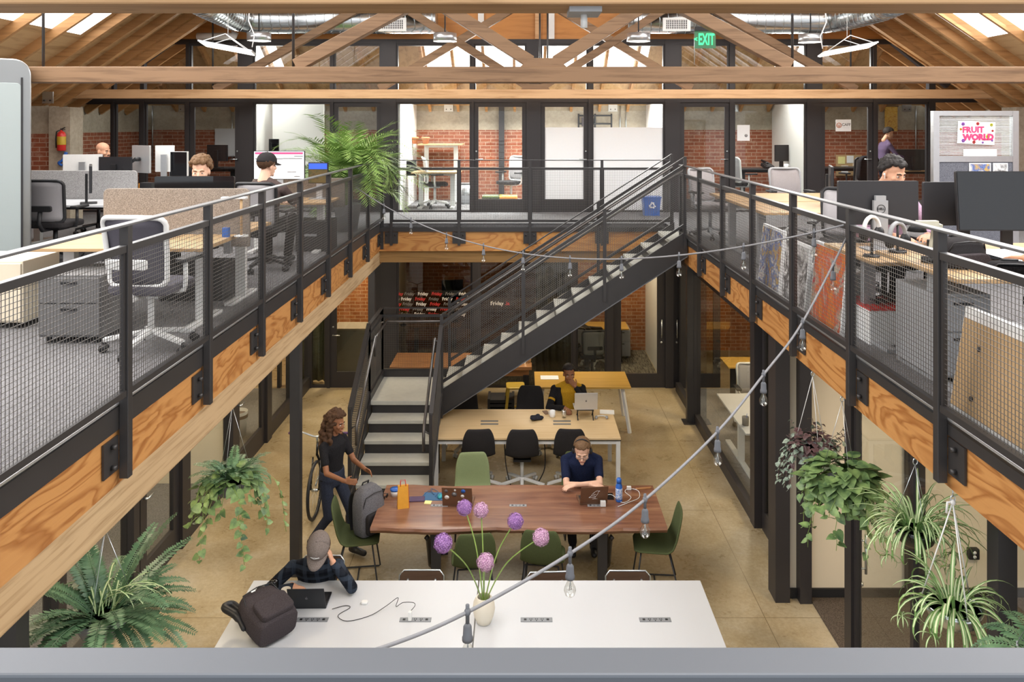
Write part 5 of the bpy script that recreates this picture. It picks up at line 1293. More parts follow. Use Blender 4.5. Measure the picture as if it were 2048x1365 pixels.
def person(label, loc, rz, pose):
    """pose: dict in the figure's own frame (facing -Y, origin on the floor below the hips)"""
    g = lambda k, d=None: pose.get(k, d)
    t = thing('person', label, 'person', loc, rz, None); s = g('s', 1.08)
    seated = g('seated', True); lean = g('lean', .12); hz = g('hip', .48 if seated else .90)
    hipc = V((0, g('hipy', 0), hz)); tw = g('turn', 0.0)
    up = V((0, -math.sin(lean), math.cos(lean))); up2 = V((0, -math.sin(lean+g('hunch', .12)), math.cos(lean+g('hunch', .12))))
    waist = hipc+up*.15*s; chest = waist+up*.155*s; nb = chest+up2*.175*s
    Rt = RZ(tw); X = Rt @ V((1, 0, 0)); fem = g('fem', False); sw = (.172 if fem else .192)*s
    sh = {q: nb+X*q*sw-up2*.078*s for q in (-1, 1)}
    hc = g('head_at'); hc = V(hc) if hc else nb+up2*.07*s+V((0, -.035, .10))*s
    H = head_frame(hc, g('yaw', 0), g('pitch', .2), g('roll', 0))
    wr, el = {}, {}
    for q, kk in ((-1, 'R'), (1, 'L')):
        e, w_ = ik(sh[q], g('hand'+kk), .285*s, .255*s, g('pole'+kk, (q*.6, .4, -1))); el[q], wr[q] = e, w_
    hips = {q: hipc+V((q*.092*s, 0, -.01)) for q in (-1, 1)}; kn, an = {}, {}
    for q, kk in ((-1, 'R'), (1, 'L')):
        f = V(g('foot'+kk, (q*.12, -.40, .09))); k_, f = ik(hips[q], f, .43*s, .42*s, g('knee'+kk, (q*.15, -1, .6))); kn[q], an[q] = k_, f
    rest = [1.0 if not fem else .92][0]
    def torso(b, gro, z0=0, z1=1):
        Mx = Rt.copy()
        secs = [(hipc-up*.09*s, .13, .10), (hipc, .165 if not fem else .172, .118), (waist-up*.03, .150*rest, .105), (waist+up*.06, .150*rest, .106), (chest, .170*rest, .118), (chest+up2*.09*s, .172*rest, .112), (nb-up2*.035*s, .125*rest, .085), (nb+up2*.02*s, .062, .058)]
        b.loft([(c, (rx+gro)*s, (ry+gro)*s, Mx) for c, rx, ry in secs[z0:len(secs) if z1 == 1 else z1]], 20)
    b = MB(); torso(b, -.006); b.cap(nb-up2*.02, hc+H.to_3x3() @ V((0, .025, -.07)), .054*s, .052*s)
    add_head(b, H, fem, s)
    for q, kk in ((-1, 'R'), (1, 'L')):
        b.ell(tuple(sh[q]), (.050*s,)*3); b.cap(sh[q], el[q], .046*s*rest, .037*s*rest); b.cap(el[q], wr[q], .037*s*rest, .025*s*rest)
        d = V(g('hdir'+kk, tuple(wr[q]-el[q]))); hand_mesh(b, wr[q], d, V(g('palm'+kk, (0, 0, -1))), g('thumb'+kk, 1 if kk == 'R' else -1), g('curl'+kk, .35), s*(.9 if fem else 1))
        b.cap(hips[q], kn[q], .072*s, .050*s); b.cap(kn[q], an[q], .048*s, .034*s)
    b.build('body', M[g('skin', 'skin')], t, remesh=g('vox', .0065), smooth_it=3)
    # clothes
    sl = g('sleeve', 1.0); b = MB(); torso(b, .008, 1)
    for q in (-1, 1):
        b.ell(tuple(sh[q]), (.058*s*rest,)*3); b.cap(nb+X*q*.045*s+up2*.012*s, sh[q]+up2*.012*s, .040*s, .046*s)
        if sl <= .6: b.cap(sh[q], sh[q].lerp(el[q], sl/.6*.72), .057*s*rest, .055*s*rest)
        else: b.cap(sh[q], el[q], .057*s*rest, .050*s*rest); b.cap(el[q], el[q].lerp(wr[q], min(1, (sl-.6)/.4)*.93), .050*s*rest, .036*s*rest)
    b.build(g('top_name', 'shirt'), M[g('top', 'charcoal')], t, remesh=.009)
    b = MB(); b.loft([(hipc-up*.10*s, .14*s, .11*s, Rt), (hipc, .178*s, .13*s, Rt), (waist-up*.05, .165*s, .119*s, Rt)], 20)
    for q in (-1, 1): b.cap(hips[q], kn[q], .086*s, .063*s); b.cap(kn[q], an[q].lerp(kn[q], .06), .061*s, .048*s)
    b.build('trousers', M[g('bottom', 'denim')], t, remesh=.011)
    for q, kk in ((-1, 'R'), (1, 'L')):
        fd = V(g('toe', (0, -1, 0))).normalized(); a = an[q]; b = MB(); zf = a.z-.085
        b.cap(a+V((0, 0, -.0)), a+V((0, 0, -.035)), .045, .046); b.cap(V((a.x, a.y, zf+.045))-fd*.03, V((a.x, a.y, zf+.040))+fd*.15, .042, .036); b.build('shoe', M[g('shoe', 'black')], t, remesh=.008)
    t['_'] = 1; del t['_']
    return t, H, dict(wr=wr, el=el, sh=sh, kn=kn, an=an, hc=hc, nb=nb)
M['denim'] = fabric('dark_denim', '#3a3f4e', '#2a2e3a', 160); M['blackcloth'] = fabric('black_cloth', '#29282a', '#1d1c1e', 120); M['navy'] = fabric('navy_cloth', '#232b46', '#191f35', 120)
M['brownshirt'] = fabric('brown_tee', '#5c4f4c', '#4b403e', 100); M['pinkshirt'] = fabric('lilac_shirt', '#b79ab0', '#a2869c', 100); M['yellowshirt'] = fabric('yellow_tee', '#c79a2e', '#ad8322', 100); M['greycap'] = fabric('grey_cap_cloth', '#857a74', '#6d635e', 150)
M['cappanel'] = fabric('brown_cap_cloth', '#6a5a52', '#574942', 150); M['mushroom'] = plain('hair_brown_dark', '#4a3526', .75, 0, .2, .4, 50, .5)
# 1 man in grey cap and plaid shirt at the white bench
px = onZ(640, 1163, .75).x
t, H, J = person('person in a grey cap and dark plaid shirt leaning over a black laptop', (-1.93, 7.42, 0), .05, dict(skin='skin', top='plaid', bottom='denim', lean=.34, hunch=.30, pitch=.78, yaw=-.15, roll=.12,
    handR=(-.15, -.36, .80), poleR=(-1, .3, -.1), hdirR=(.8, -.6, -.05), curlR=.5, handL=(.215, -.43, 1.04), poleL=(.9, -.45, -.9), hdirL=(-.35, .0, 1), palmL=(-1, -.1, .1), curlL=.3, thumbL=-1, head_at=(.085, -.42, 1.17), sleeve=1.0, vox=.006))
hair_cap(t, H, 'mushroom', 'bob', 1.08, 3, top=.15); ballcap(t, H, 'greycap', 0, 1.19, True); face_bits(t, H, 1.08, 'hairdark', False, 'hairbrown')
# 2 woman with headphones at the slab table
t, H, J = person('person in a navy t-shirt wearing headphones, arms folded on the slab table', (.72, 9.50, 0), -.02, dict(fem=True, s=1.15, skin='skinlt', top='navy', bottom='blackcloth', lean=.16, hunch=.12, pitch=.42, yaw=-.08, sleeve=.55,
    handR=(.09, -.44, .80), poleR=(-1, .25, -.15), hdirR=(1, -.35, 0), curlR=.4, palmR=(0, 0, -1), handL=(-.08, -.48, .815), poleL=(1, .25, -.15), hdirL=(-1, -.45, 0), curlL=.4, head_at=(.0, -.22, 1.10), vox=.006))
hair_cap(t, H, 'hairbrown', 'neat', 1.15, 5); face_bits(t, H, 1.15, 'hairbrown', True)
def headset(t, H, m='black', s=1.0):
    P = lambda x, y, z: H @ V((x*s, -y*s, z*s))
    hb = MB().tube([P(.089*math.cos(a), -.01, .02+.128*math.sin(a)) for a in [PI*k/14 for k in range(15)]], .009, 6).build('headphone_band', M[m], t)
    for q in (-1, 1): b = MB(); b.ell(tuple(P(q*.091, -.008, -.01)), (.020, .032, .038), 12, 8, H.to_3x3()); b.build('ear_cup', M[m], hb)
headset(t, H, s=1.15)
# 3 man in yellow shirt and dark cardigan at the maple table
t, H, J = person('person in a yellow shirt and dark cardigan, hand on chin behind the silver laptop', (.70, 11.93, 0), .08, dict(skin='skindk', top='yellowshirt', bottom='blackcloth', lean=.10, hunch=.12, pitch=.12, yaw=.05, hip=.53, sleeve=.5,
    handR=(-.10, -.42, .80), poleR=(-1, .3, -.5), hdirR=(.3, -1, 0), curlR=.7, handL=(.08, -.27, 1.055), poleL=(.7, -.2, -1), hdirL=(-.55, .1, .75), palmL=(0, 1, .3), curlL=.9, head_at=(.0, -.135, 1.215)))
hair_cap(t, H, 'hairdark', 'short', 1.08, 8); face_bits(t, H, 1.08, 'hairdark')
b = MB()
for q in (-1, 1):
    b.loft([(J['sh'][q]+V((-q*.055, 0, .045)), .045, .10), (J['sh'][q]+V((-q*.055, -.01, -.10)), .065, .128), (J['sh'][q]+V((-q*.06, .0, -.36)), .07, .135)], 14)
    b.ell(tuple(J['sh'][q]), (.068,)*3); b.cap(J['sh'][q], J['el'][q], .064, .056); b.cap(J['el'][q], J['el'][q].lerp(J['wr'][q], .9), .054, .042)
b.build('cardigan', M['blackcloth'], t, remesh=.009)
# 4 person walking past the stairs
t, H, J = person('person with long curly brown hair and black t-shirt walking beside the stairs', (-2.22, 9.1, 0), 1.05, dict(seated=False, fem=True, s=.98, skin='skindk', top='blackcloth', bottom='denim', lean=.05, hunch=.05, pitch=.15, yaw=.15, hip=.88, sleeve=.5,
    handR=(-.22, -.40, 1.0), poleR=(-.4, 1, -.6), hdirR=(.2, -1, .05), palmR=(1, 0, -.3), handL=(.12, -.42, 1.0), poleL=(.4, 1, -.6), hdirL=(-.3, -1, .0), palmL=(-1, 0, -.3), footR=(-.09, .22, .13), footL=(.09, -.26, .095), kneeR=(0, -1, .2), kneeL=(0, -1, .2)))
hair_cap(t, H, 'mushroom', 'curly', 1.08, 11)
b = MB(); g_ = random.Random(5)
for i in range(150):
    a = g_.random()*2*PI; z = -.27+.32*g_.random(); k = .085+.03*g_.random()+(.02 if z < -.1 else 0); y = -.05+math.sin(a)*k
    if y > .02: y = -.02
    b.ell(tuple(H @ V((math.cos(a)*k, -y*1.0+.0, z))), (.03,)*3, 6, 4)
b.build('long_hair', M['mushroom'], t, remesh=.008, smooth_it=1); face_bits(t, H)
# 5 man in a dark cap seen from behind at the big monitor (mezzanine, left)
SE = dict(handR=(-.14, -.46, .72), handL=(.14, -.46, .72), poleR=(-1, .4, -.6), poleL=(1, .4, -.6))
t, H, J = person('person in a dark cap and brown t-shirt seen from behind, facing the bright monitor', (W(527, 400, 8.9).x, 8.9, F), PI-.1, dict(SE, skin='skinlt', top='brownshirt', bottom='blackcloth', lean=.08, hunch=.08, pitch=.08, yaw=-.45, sleeve=.55))
hair_cap(t, H, 'mushroom', 'bob', 1.08, 4, top=.05); ballcap(t, H, 'charcoal', 0, 1.19); face_bits(t, H, 1.08)
# 6 curly haired man behind the curved monitor
t, H, J = person('person with curly brown hair half hidden behind the black curved monitor', (W(403, 350, 8.0).x, 8.05, F), .1, dict(SE, skin='skinlt', top='charcoal', bottom='blackcloth', lean=.05, hunch=.08, pitch=.22, yaw=.05, sleeve=1))
hair_cap(t, H, 'hairbrown', 'curly', 1.15, 6); face_bits(t, H, 1.08, 'hairbrown')
# 7 bald bearded man far left
t, H, J = person('person with shaved head and beard in profile beside the brick wall', (W(197, 320, 11.9).x, 11.9, F), 1.2, dict(SE, skin='skin', top='blackcloth', bottom='blackcloth', lean=.05, hunch=.1, pitch=.15, yaw=.2, hip=.55))
face_bits(t, H, 1.08, 'hairdark', False, 'hairdark')
# 8 dark haired man at the dark monitors (mezzanine, right)
t, H, J = person('person with dark wavy hair and an earbud looking down behind the dark monitors', (3.12, 6.72, F), .1, dict(SE, skin='skin', top='pinkshirt', bottom='blackcloth', hip=.55, lean=.10, hunch=.12, pitch=.35, yaw=.35, sleeve=1, handR=(-.2, -.46, .76), handL=(.1, -.46, .76), footR=(-.12, -.34, .09), footL=(.12, -.34, .09)))
hair_cap(t, H, 'hairgrey', 'curly', 1.03, 9); face_bits(t, H, 1.08, 'hairdark')
b = MB(); b.ell(tuple(H @ V((-.089, .005, -.012))), (.008, .010, .010), 8, 6); b.cap(H @ V((-.090, -.002, -.016)), H @ V((-.089, -.010, -.045)), .0035, None, 6); b.build('earbud', M['whiteplastic'], t)
# 9 person in purple inside the rear right office
t, H, J = person('person in a purple top standing inside the right glazed office', (W(1765, 330, 15.7).x, 15.7, F), PI/2, dict(seated=False, skin='skin', top='purple', bottom='denim', lean=.12, pitch=.3, hip=.88, s=.92, handR=(-.15, -.42, 1.0), handL=(.12, -.3, .95), footR=(-.1, .05, .09), footL=(.1, -.08, .09), kneeR=(0, -1, 0), kneeL=(0, -1, 0)))
hair_cap(t, H, 'hairdark', 'short', 1.0, 2); face_bits(t, H)
# 10 person at the right edge, only the hand on the papers shows
t, H, J = person('person at the right edge, only a hand on the papers in view', (W(2150, 520, 4.75).x+.12, 4.50, F), PI+.25, dict(SE, skin='skin', top='charcoal', bottom='blackcloth', handL=(.20, -.46, .815), hdirL=(.1, -1, -.1), handR=(-.2, -.42, .81), sleeve=.55))
hair_cap(t, H, 'hairdark', 'short', 1.08, 12); face_bits(t, H, 1.08)
# 11 person working inside the lower rear office
t, H, J = person('person in black seen through the lower rear glass at the orange desk', (W(1152, 700, 15.5).x, 15.5, .013), PI-.3, dict(SE, skin='skin', top='blackcloth', bottom='blackcloth', lean=.2, hunch=.2, pitch=.4))
hair_cap(t, H, 'hairbrown', 'bob', 1.1, 7); face_bits(t, H, 1.08)
# ================================================================ PLANTS
def arc(base, az, el, L, droop, n=10):
    # curved rachis starting at elevation el, bending down by droop over its length
    p = V(base); out = [p.copy()]; h = V((math.cos(az), math.sin(az), 0)); e = el
    for i in range(n):
        p = p+(h*math.cos(e)+V((0, 0, math.sin(e))))*L/n; out.append(p.copy()); e -= droop/n*(1+i/n)
    return out
def frond(b, base, az, el, L, droop, lw, nl, sweep=.5, tipw=.05, lift=.0, wid=.2):
    P = arc(base, az, el, L, droop, 12); b.tube(P, [.004*(1-i/14) for i in range(13)], 4)
    for i in range(nl):
        s = .10+.9*i/nl; f = s*12; k = min(int(f), 11); p = P[k].lerp(P[k+1], f-k); d = (P[k+1]-P[k]).normalized(); side = d.cross(V((0, 0, 1)))
        side = side.normalized() if side.length > 1e-4 else V((1, 0, 0)); up = side.cross(d); l = lw*(math.sin(PI*min(1, .12+s*.86))**.6)+tipw*.2
        for q in (-1, 1):
            t = (side*q+d*sweep+up*lift*(.4+.4*rnd.random())-V((0, 0, .25*rnd.random()))).normalized(); w_ = d*(l*wid*.5)
            m = p+t*l*.5; b.add([p-w_*.4, m-w_, p+t*l, m+w_], [(0, 1, 2, 3)])
def strap(b, b2, base, az, el, L, droop, w_):
    P = arc(base, az, el, L, droop, 10); n = len(P); side = V((-math.sin(az), math.cos(az), 0)); vs = []; v2 = []
    for i, p in enumerate(P):
        s = i/(n-1); ww = w_*(.5+.7*s if s < .4 else .78*(1-((s-.4)/.6)**2.2)+.02); up = V((0, 0, 1))
        vs += [p-side*ww+up*ww*.5, p-up*ww*.1, p+side*ww+up*ww*.5]; v2 += [p-side*ww*.38+up*(ww*.12+.0016), p+side*ww*.38+up*(ww*.12+.0016)]
    b.add(vs, [f for i in range(n-1) for f in ((3*i, 3*i+1, 3*i+4, 3*i+3), (3*i+1, 3*i+2, 3*i+5, 3*i+4))])
    b2.add(v2, [(2*i, 2*i+1, 2*i+3, 2*i+2) for i in range(n-1)])
def leaf(b, p, d, n, L, w_):
    d = V(d).normalized(); n = V(n); n = (n-d*n.dot(d)); n = n.normalized() if n.length > 1e-4 else d.orthogonal().normalized(); s = d.cross(n)
    O = [(-.10, .20, .04), (-.02, .40, .08), (.20, .50, .10), (.45, .42, .08), (.70, .25, .03), (.88, .10, -.03)]; R = [(.02, 0), (.14, 0), (.28, .015), (.48, .015), (.70, -.01), (.88, -.045)]
    v = [p+d*(a*L)+n*(h*L) for a, h in R]+[p+d*L-n*(.09*L)]+[p+d*(a*L)+s*(c*w_)+n*(h*L) for a, c, h in O]+[p+d*(a*L)-s*(c*w_)+n*(h*L) for a, c, h in O]
    f = []
    for i in range(5): f += [(i, 7+i, 8+i, i+1), (i+1, 14+i, 13+i, i)]
    b.add(v, f+[(5, 12, 6), (5, 6, 18)], None, True)
def vine(b, bl, base, az, L, drop, ls, step=.05, out=.12, g=rnd):
    p = V(base); P = [p.copy()]; h = V((math.cos(az), math.sin(az), 0)); n = max(3, int(L/step)); e = .25
    for i in range(n):
        s = (i+1)/n; e = max(-1.45, e-drop/n*2.2); p = p+(h*math.cos(e)*(1 if i < 5 else .55)+V((g.uniform(-.25, .25), g.uniform(-.25, .25), math.sin(e))))*step; P.append(p.copy())
    b.tube(P, .0022, 4)
    for i in range(1, len(P)):
        if g.random() < .86:
            q = -1 if i % 2 else 1; sd = V((-h.y, h.x, 0))*q; d = sd*.7+h*g.uniform(.0, .7)+V((0, 0, g.uniform(-.9, .1))); nn = V((0, 0, .8))+h*.7+V((g.uniform(-.4, .4),)*3); l = ls*g.uniform(.7, 1.15)*(1-.35*i/len(P))
            leaf(bl, P[i]+d.normalized()*l*.15, d, nn, l, l*.95)
def mound(bl, r, n, ls, zs=.6, g=rnd):
    for i in range(n):
        z = (i+.5)/n; a = i*2.39996+g.uniform(-.4, .4); rr = math.sqrt(1-z*z*.8); d = V((rr*math.cos(a), rr*math.sin(a), z*zs)); p = d*r*g.uniform(.7, 1.08)
        q = V((math.cos(a), math.sin(a), g.uniform(-.8, .25))); leaf(bl, p, q, V((0, 0, 1))+d*.8+V((g.uniform(-.4, .4),)*3), ls*g.uniform(.7, 1.15), ls*.95)
def hanger(t, hook, rim_r, rim_z, m='galv', r=.002, n=3, knot=False):
    for k in range(n):
        a = 2*PI*k/n+.5; MB().cyl((rim_r*math.cos(a), rim_r*math.sin(a), rim_z), hook, r, 5).build('hanger_wire', M[m], t)
    b = MB(); h = V(hook); b.tube([h+V((.014*math.cos(a), 0, .018+.02*math.sin(a))) for a in [2*PI*k/12 for k in range(12)]], .0035, 5, True); b.cyl(h+V((0, 0, .03)), h+V((0, 0, .08)), .004, 6); b.build('hook', M['galv'], t)
    if knot: b = MB(); b.ell(tuple(h), (.016, .014, .018), 10, 8); b.tube([h, h+V((-.03, 0, .0)), h+V((-.036, 0, -.06))], .007, 6); b.build('cord_knot', M[m], t)
def bowl(t, r, h, m, z=0, ribs=0):
    b = MB(); prof = [(.001, 0), (r*.5, 0), (r*.8, h*.3), (r*.97, h*.75), (r, h), (r*.95, h), (r*.9, h*.75), (r*.6, h*.25), (.001, h*.2)]
    b.lathe(prof, 28, (0, 0, z)); o = b.build('pot', M[m], t)
    if ribs:
        b = MB()
        for k in range(ribs): a = 2*PI*k/ribs; b.tube([(rr*1.01*math.cos(a), rr*1.01*math.sin(a), z+zz) for rr, zz in prof[1:5]], .006, 4)
        b.build('pot_ribs', M[m], o)
    MB().lathe([(.001, h*.8), (r*.9, h*.8)], 20, (0, 0, z)).build('soil', M['soil'], t)
def planter(name, label, hook, z_rim, group='hanging planters under the deck edges'):
    t = thing(name, label, 'hanging plant', (hook[0], hook[1], z_rim), 0, group); return t
# A big fern (front left)
hk = V((-2.5, 4.68, 2.60)); zc = 2.06
t = planter('hanging_fern', 'large hanging fern with spider plant leaves at the near left, under the timber beam', hk, zc)
bowl(t, .17, .14, 'midgrey', -.14); hanger(t, (0, 0, hk.z-zc-.05), .165, 0, knot=False)
b = MB(); b3 = MB()
for i in range(50):
    az = i*2.39996+rnd.uniform(-.3, .3); el = rnd.uniform(-.1, 1.0); L = rnd.uniform(.40, .60); frond(b if i % 3 else b3, (.06*math.cos(az), .06*math.sin(az), -.02), az, el, L, rnd.uniform(.3, 1.2), .050, 36, .25, .05, .25, .36)
for az, el, L in ((.5, 1.15, .62), (1.2, 1.0, .5), (2.4, .9, .5), (-.6, .35, .6)): frond(b, (.04*math.cos(az), .04*math.sin(az), 0), az, el, L, .35, .055, 40, .25, .05, .3, .36)
b.build('fern_fronds', M['fern'], t); b3.build('fern_fronds', M['fern2'], t)
b, b2 = MB(), MB()
for i in range(20): strap(b, b2, (.05*math.cos(i), .05*math.sin(i), 0), rnd.uniform(-.4, 2.6), rnd.uniform(.7, 1.3), rnd.uniform(.35, .55), rnd.uniform(1.4, 2.6), .009)
sp = b.build('spider_leaves', M['spider_edge'], t); b2.build('leaf_stripe', M['spider_mid'], sp)
# B left basket: fern and pothos
hk = V((-2.5, 6.73, 2.60)); zc = 1.93
t = planter('hanging_basket', 'ribbed hanging basket of fern and trailing heart-leaf vine in front of the left glass wall', hk, zc)
bowl(t, .17, .13, 'midgrey', -.13, 26); hanger(t, (0, 0, hk.z-zc-.05), .165, 0)
b = MB()
for i in range(30): az = i*2.39996; frond(b, (.05*math.cos(az), .05*math.sin(az), 0), az, rnd.uniform(.5, 1.35), rnd.uniform(.22, .36), rnd.uniform(.6, 1.3), .045, 18, .4, .04, .1, .42)
b.build('fern_fronds', M['fern'], t)
b, bl = MB(), MB()
for i in range(22): vine(b, bl, (.15*math.cos(i*1.1), .15*math.sin(i*1.1), .0), i*1.1+rnd.uniform(-.3, .3), rnd.uniform(.2, .45) if i % 4 else rnd.uniform(.5, .75), 1.6, .088, .046)
mound(bl, .20, 60, .085, .45)
b.build('vine_stems', M['stem'], t); bl.build('vine_leaves', M['pothos'], t)
# C maroon basket
hk = V((2.43, 6.52, 2.92)); zc = 2.28
t = planter('hanging_basket', 'small hanging basket of maroon and silvery leaves, farthest on the right side', hk, zc)
bowl(t, .15, .12, 'greyplastic', -.12); hanger(t, (0, 0, hk.z-zc-.04), .145, 0, 'whiteplastic', .0028)
b, bl, bs = MB(), MB(), MB()
for i in range(46):
    az = i*2.4; vine(b, bl if i % 2 else bs, (.10*math.cos(az), .10*math.sin(az), .02), az, rnd.uniform(.14, .26), 1.2 if i % 3 else -.2, .062, .04)
for i in range(12): vine(b, bs, (-.13, rnd.uniform(-.1, .1), 0), PI+rnd.uniform(-.7, .7), rnd.uniform(.3, .42), 1.9, .06, .042)
mound(bl, .17, 90, .06, .8); mound(bs, .19, 40, .055, .5)
b.build('vine_stems', M['maroon'], t); bl.build('maroon_leaves', M['maroon'], t, label='dark maroon leaves'); bs.build('silver_leaves', M['silverleaf'], t, label='silvery green leaves')
# D pothos
hk = V((2.43, 5.92, 2.92)); zc = 2.27
t = planter('hanging_basket', 'hanging pothos with big glossy heart leaves, between the maroon basket and the striped plant', hk, zc)
bowl(t, .16, .13, 'greyplastic', -.13); hanger(t, (0, 0, hk.z-zc-.04), .155, 0)
b, bl = MB(), MB()
for i in range(52):
    az = i*2.4; vine(b, bl, (.11*math.cos(az), .11*math.sin(az), .03), az, rnd.uniform(.18, .36), rnd.uniform(.4, 1.5), .105, .06)
for i in range(9): vine(b, bl, (.13*math.cos(i*.7), .13*math.sin(i*.7), 0), i*.7+rnd.uniform(-.3, .3), rnd.uniform(.45, .62), 1.9, .10, .052)
mound(bl, .24, 110, .115, .7)
b.build('vine_stems', M['stem'], t); bl.build('vine_leaves', M['pothos'], t)
# E, F spider plants
def spider(t, n, Lr, w_, babies):
    b, b2 = MB(), MB()
    for i in range(n): az = i*2.39996; strap(b, b2, (.06*math.cos(az), .06*math.sin(az), -.01), az+rnd.uniform(-.4, .4), rnd.uniform(.1, 1.5), rnd.uniform(*Lr), rnd.uniform(.7, 2.9), w_*rnd.uniform(.75, 1.15))
    o = b.build('spider_leaves', M['spider_edge'], t); b2.build('leaf_stripe', M['spider_mid'], o)
    b, b2 = MB(), MB()
    for (az, L, dr) in babies:
        st = MB()
        P = arc((.1*math.cos(az), .1*math.sin(az), 0), az, .6, L, dr, 8); st.tube(P, .0025, 4)
        for k in range(9): strap(b, b2, P[-1], k*.7+az, rnd.uniform(-.4, .9), rnd.uniform(.07, .13), 1.6, .006)
        st.build('runner', M['stem'], t)
    o = b.build('plantlet_leaves', M['spider_edge'], t); b2.build('leaf_stripe', M['spider_mid'], o)
hk = V((2.43, 4.82, 2.92)); zc = 2.50
t = planter('hanging_spider_plant', 'hanging striped spider plant in a dark pot, left of the metal bowl plant', hk, zc)
bowl(t, .13, .12, 'gloss', -.12); hanger(t, (0, 0, hk.z-zc-.04), .125, 0); spider(t, 105, (.22, .46), .011, [(PI+.3, .42, 3.0), (PI-.4, .36, 3.2), (-.3, .4, 3.0), (-1.4, .38, 3.2), (.6, .3, 1.2), (-1.0, .44, 3.0)])
hk = V((2.43, 4.40, 2.88)); zc = 2.28
t = planter('hanging_spider_plant', 'hanging striped spider plant in a shiny metal bowl on white cords', hk, zc)
bowl(t, .155, .12, 'duct', -.12); hanger(t, (0, 0, hk.z-zc-.03), .155, 0, 'whiteplastic', .004, 3, True); spider(t, 64, (.20, .42), .013, [(PI-.2, .3, 2.2), (.5, .26, 1.6), (PI+.6, .26, 2.4)])
b, b2 = MB(), MB()
for az, L in ((-1.6, .36), (-.9, .34), (2.9, .34), (-2.4, .3)): strap(b, b2, (.13*math.cos(az), .13*math.sin(az), 0), az, .5, L, 3.2, .016)
o = b.build('spider_leaves', M['spider_edge'], t); b2.build('leaf_stripe', M['spider_mid'], o)
# G fern at the right edge
hk = V((2.47, 3.62, 2.92)); zc = 2.52
t = planter('hanging_fern', 'hanging fern whose frond tip enters the view at the right edge', hk, zc)
bowl(t, .15, .12, 'greyplastic', -.12); hanger(t, (0, 0, hk.z-zc-.03), .145, 0)
b = MB()
for i in range(26): az = i*2.39996; frond(b, (.05*math.cos(az), .05*math.sin(az), -.05), az, rnd.uniform(-.1, .9), rnd.uniform(.30, .37), rnd.uniform(.9, 1.4), .05, 20, .35, .05, .1, .42)
b.build('fern_fronds', M['fern'], t)
# H palm on the left mezzanine
pb = V((-2.72, 12.15, F)); t = thing('potted_palm', 'tall bushy palm in a pale pot at the left rear railing corner', 'potted plant', tuple(pb))
MB().lathe([(.15, 0), (.21, .40), (.22, .42), (.19, .42), (.18, .37), (.001, .36)], 24).build('pot', M['greyplastic'], t)
b = MB(); bd = MB()
for i in range(62):
    az = i*2.39996+rnd.uniform(-.3, .3); el = rnd.uniform(.55, 1.5); L = rnd.uniform(1.05, 1.75); P0_ = (.07*math.cos(az), .07*math.sin(az), .36+rnd.uniform(.1, .5))
    bd.cyl((P0_[0]*.8, P0_[1]*.8, .36), P0_, .008, 5)
    frond(b, P0_, az, el, L, rnd.uniform(.9, 1.9), .30, 32, .85, .08, .15, .10)
for az, L, dr in ((.15, 1.35, 2.5), (-.35, 1.25, 2.6), (-.9, 1.1, 2.4), (.5, 1.1, 2.2), (-.1, 1.2, 2.7)): frond(b, (.05, 0, 1.0), az, .85, L, dr, .34, 34, .9, .08, .1, .10)
bd.build('canes', M['stem'], t); b.build('palm_fronds', M['palm'], t)
# ================================================================ MEZZANINE FURNITURE
def mon(label, u, v0, y, w_, h_, rz=0, front=True, m='screenback', scr='gloss', base_z=F+.68, stand='alu', curve=0, tilt=0, arm=False):
    # monitor whose top edge centre projects to (u, v0) at depth y; front=True shows its screen to the camera at rz = 0
    p = W(u, v0, y); t = thing('monitor', label, 'monitor', (p.x, p.y, base_z), rz+(0 if front else PI)); zc = p.z-base_z-h_/2; R = RX(tilt)
    sh = MB().rslab(w_, h_, .03, .008, R, (0, 0, zc), bend=curve).build('monitor_case', M[m], t)
    MB().rslab(w_-.016, h_-.016, .004, .004, R, tuple(V((0, 0, zc))+R @ V((0, -.0175, 0))), bend=curve).build('screen', M[scr], sh)
    zb_ = zc-h_/2
    if arm:
        b = MB(); b.cyl((0, .03, zc), (0, .10, zc), .03, 8); b.bar((0, .10, zc), (.12, .20, zc-.12), .035, .04); b.bar((.12, .20, zc-.12), (.05, .16, .02), .035, .04); b.b6(0, .1, .1, .22, 0, .02); b.build('monitor_arm', M['black'], t)
    else:
        b = MB(); b.b6(-.04, .04, .03, .06, .012, zc+.06); b.build('stand', M[stand], t); MB().rslab(.24, .19, .012, .03, RX(PI/2), (0, .02, .006)).build('stand_foot', M[stand], t)
    return t
M['scrwhite'] = emit('screen_white', '#f4f4f6', 1.1); M['scrpink'] = emit('screen_pink', '#c2406e', .8); M['scrblue'] = emit('screen_landscape_sky', '#2c4fb0', .8); M['scrland'] = canvas('screen_landscape', ['#1d1a14', '#5b4a22', '#2d3a22'], 9)
def felt(label, u0, u1, v0, y, h_, m, y_rot=0):
    a, b_ = W(u0, v0, y), W(u1, v0, y); w_ = b_.x-a.x; t = thing('desk_screen', label, 'desk divider', ((a.x+b_.x)/2, y, a.z-h_))
    MB().rslab(w_, h_, .03, .05, None, (0, 0, h_/2), r_bot=.01).build('felt_panel', M[m], t, bevel=.006)
    for s in (-1, 1): MB().b6(s*w_*.35-.03, s*w_*.35+.03, -.025, .025, -.06, .06).build('clamp', M['greyplastic'], t)
    return t
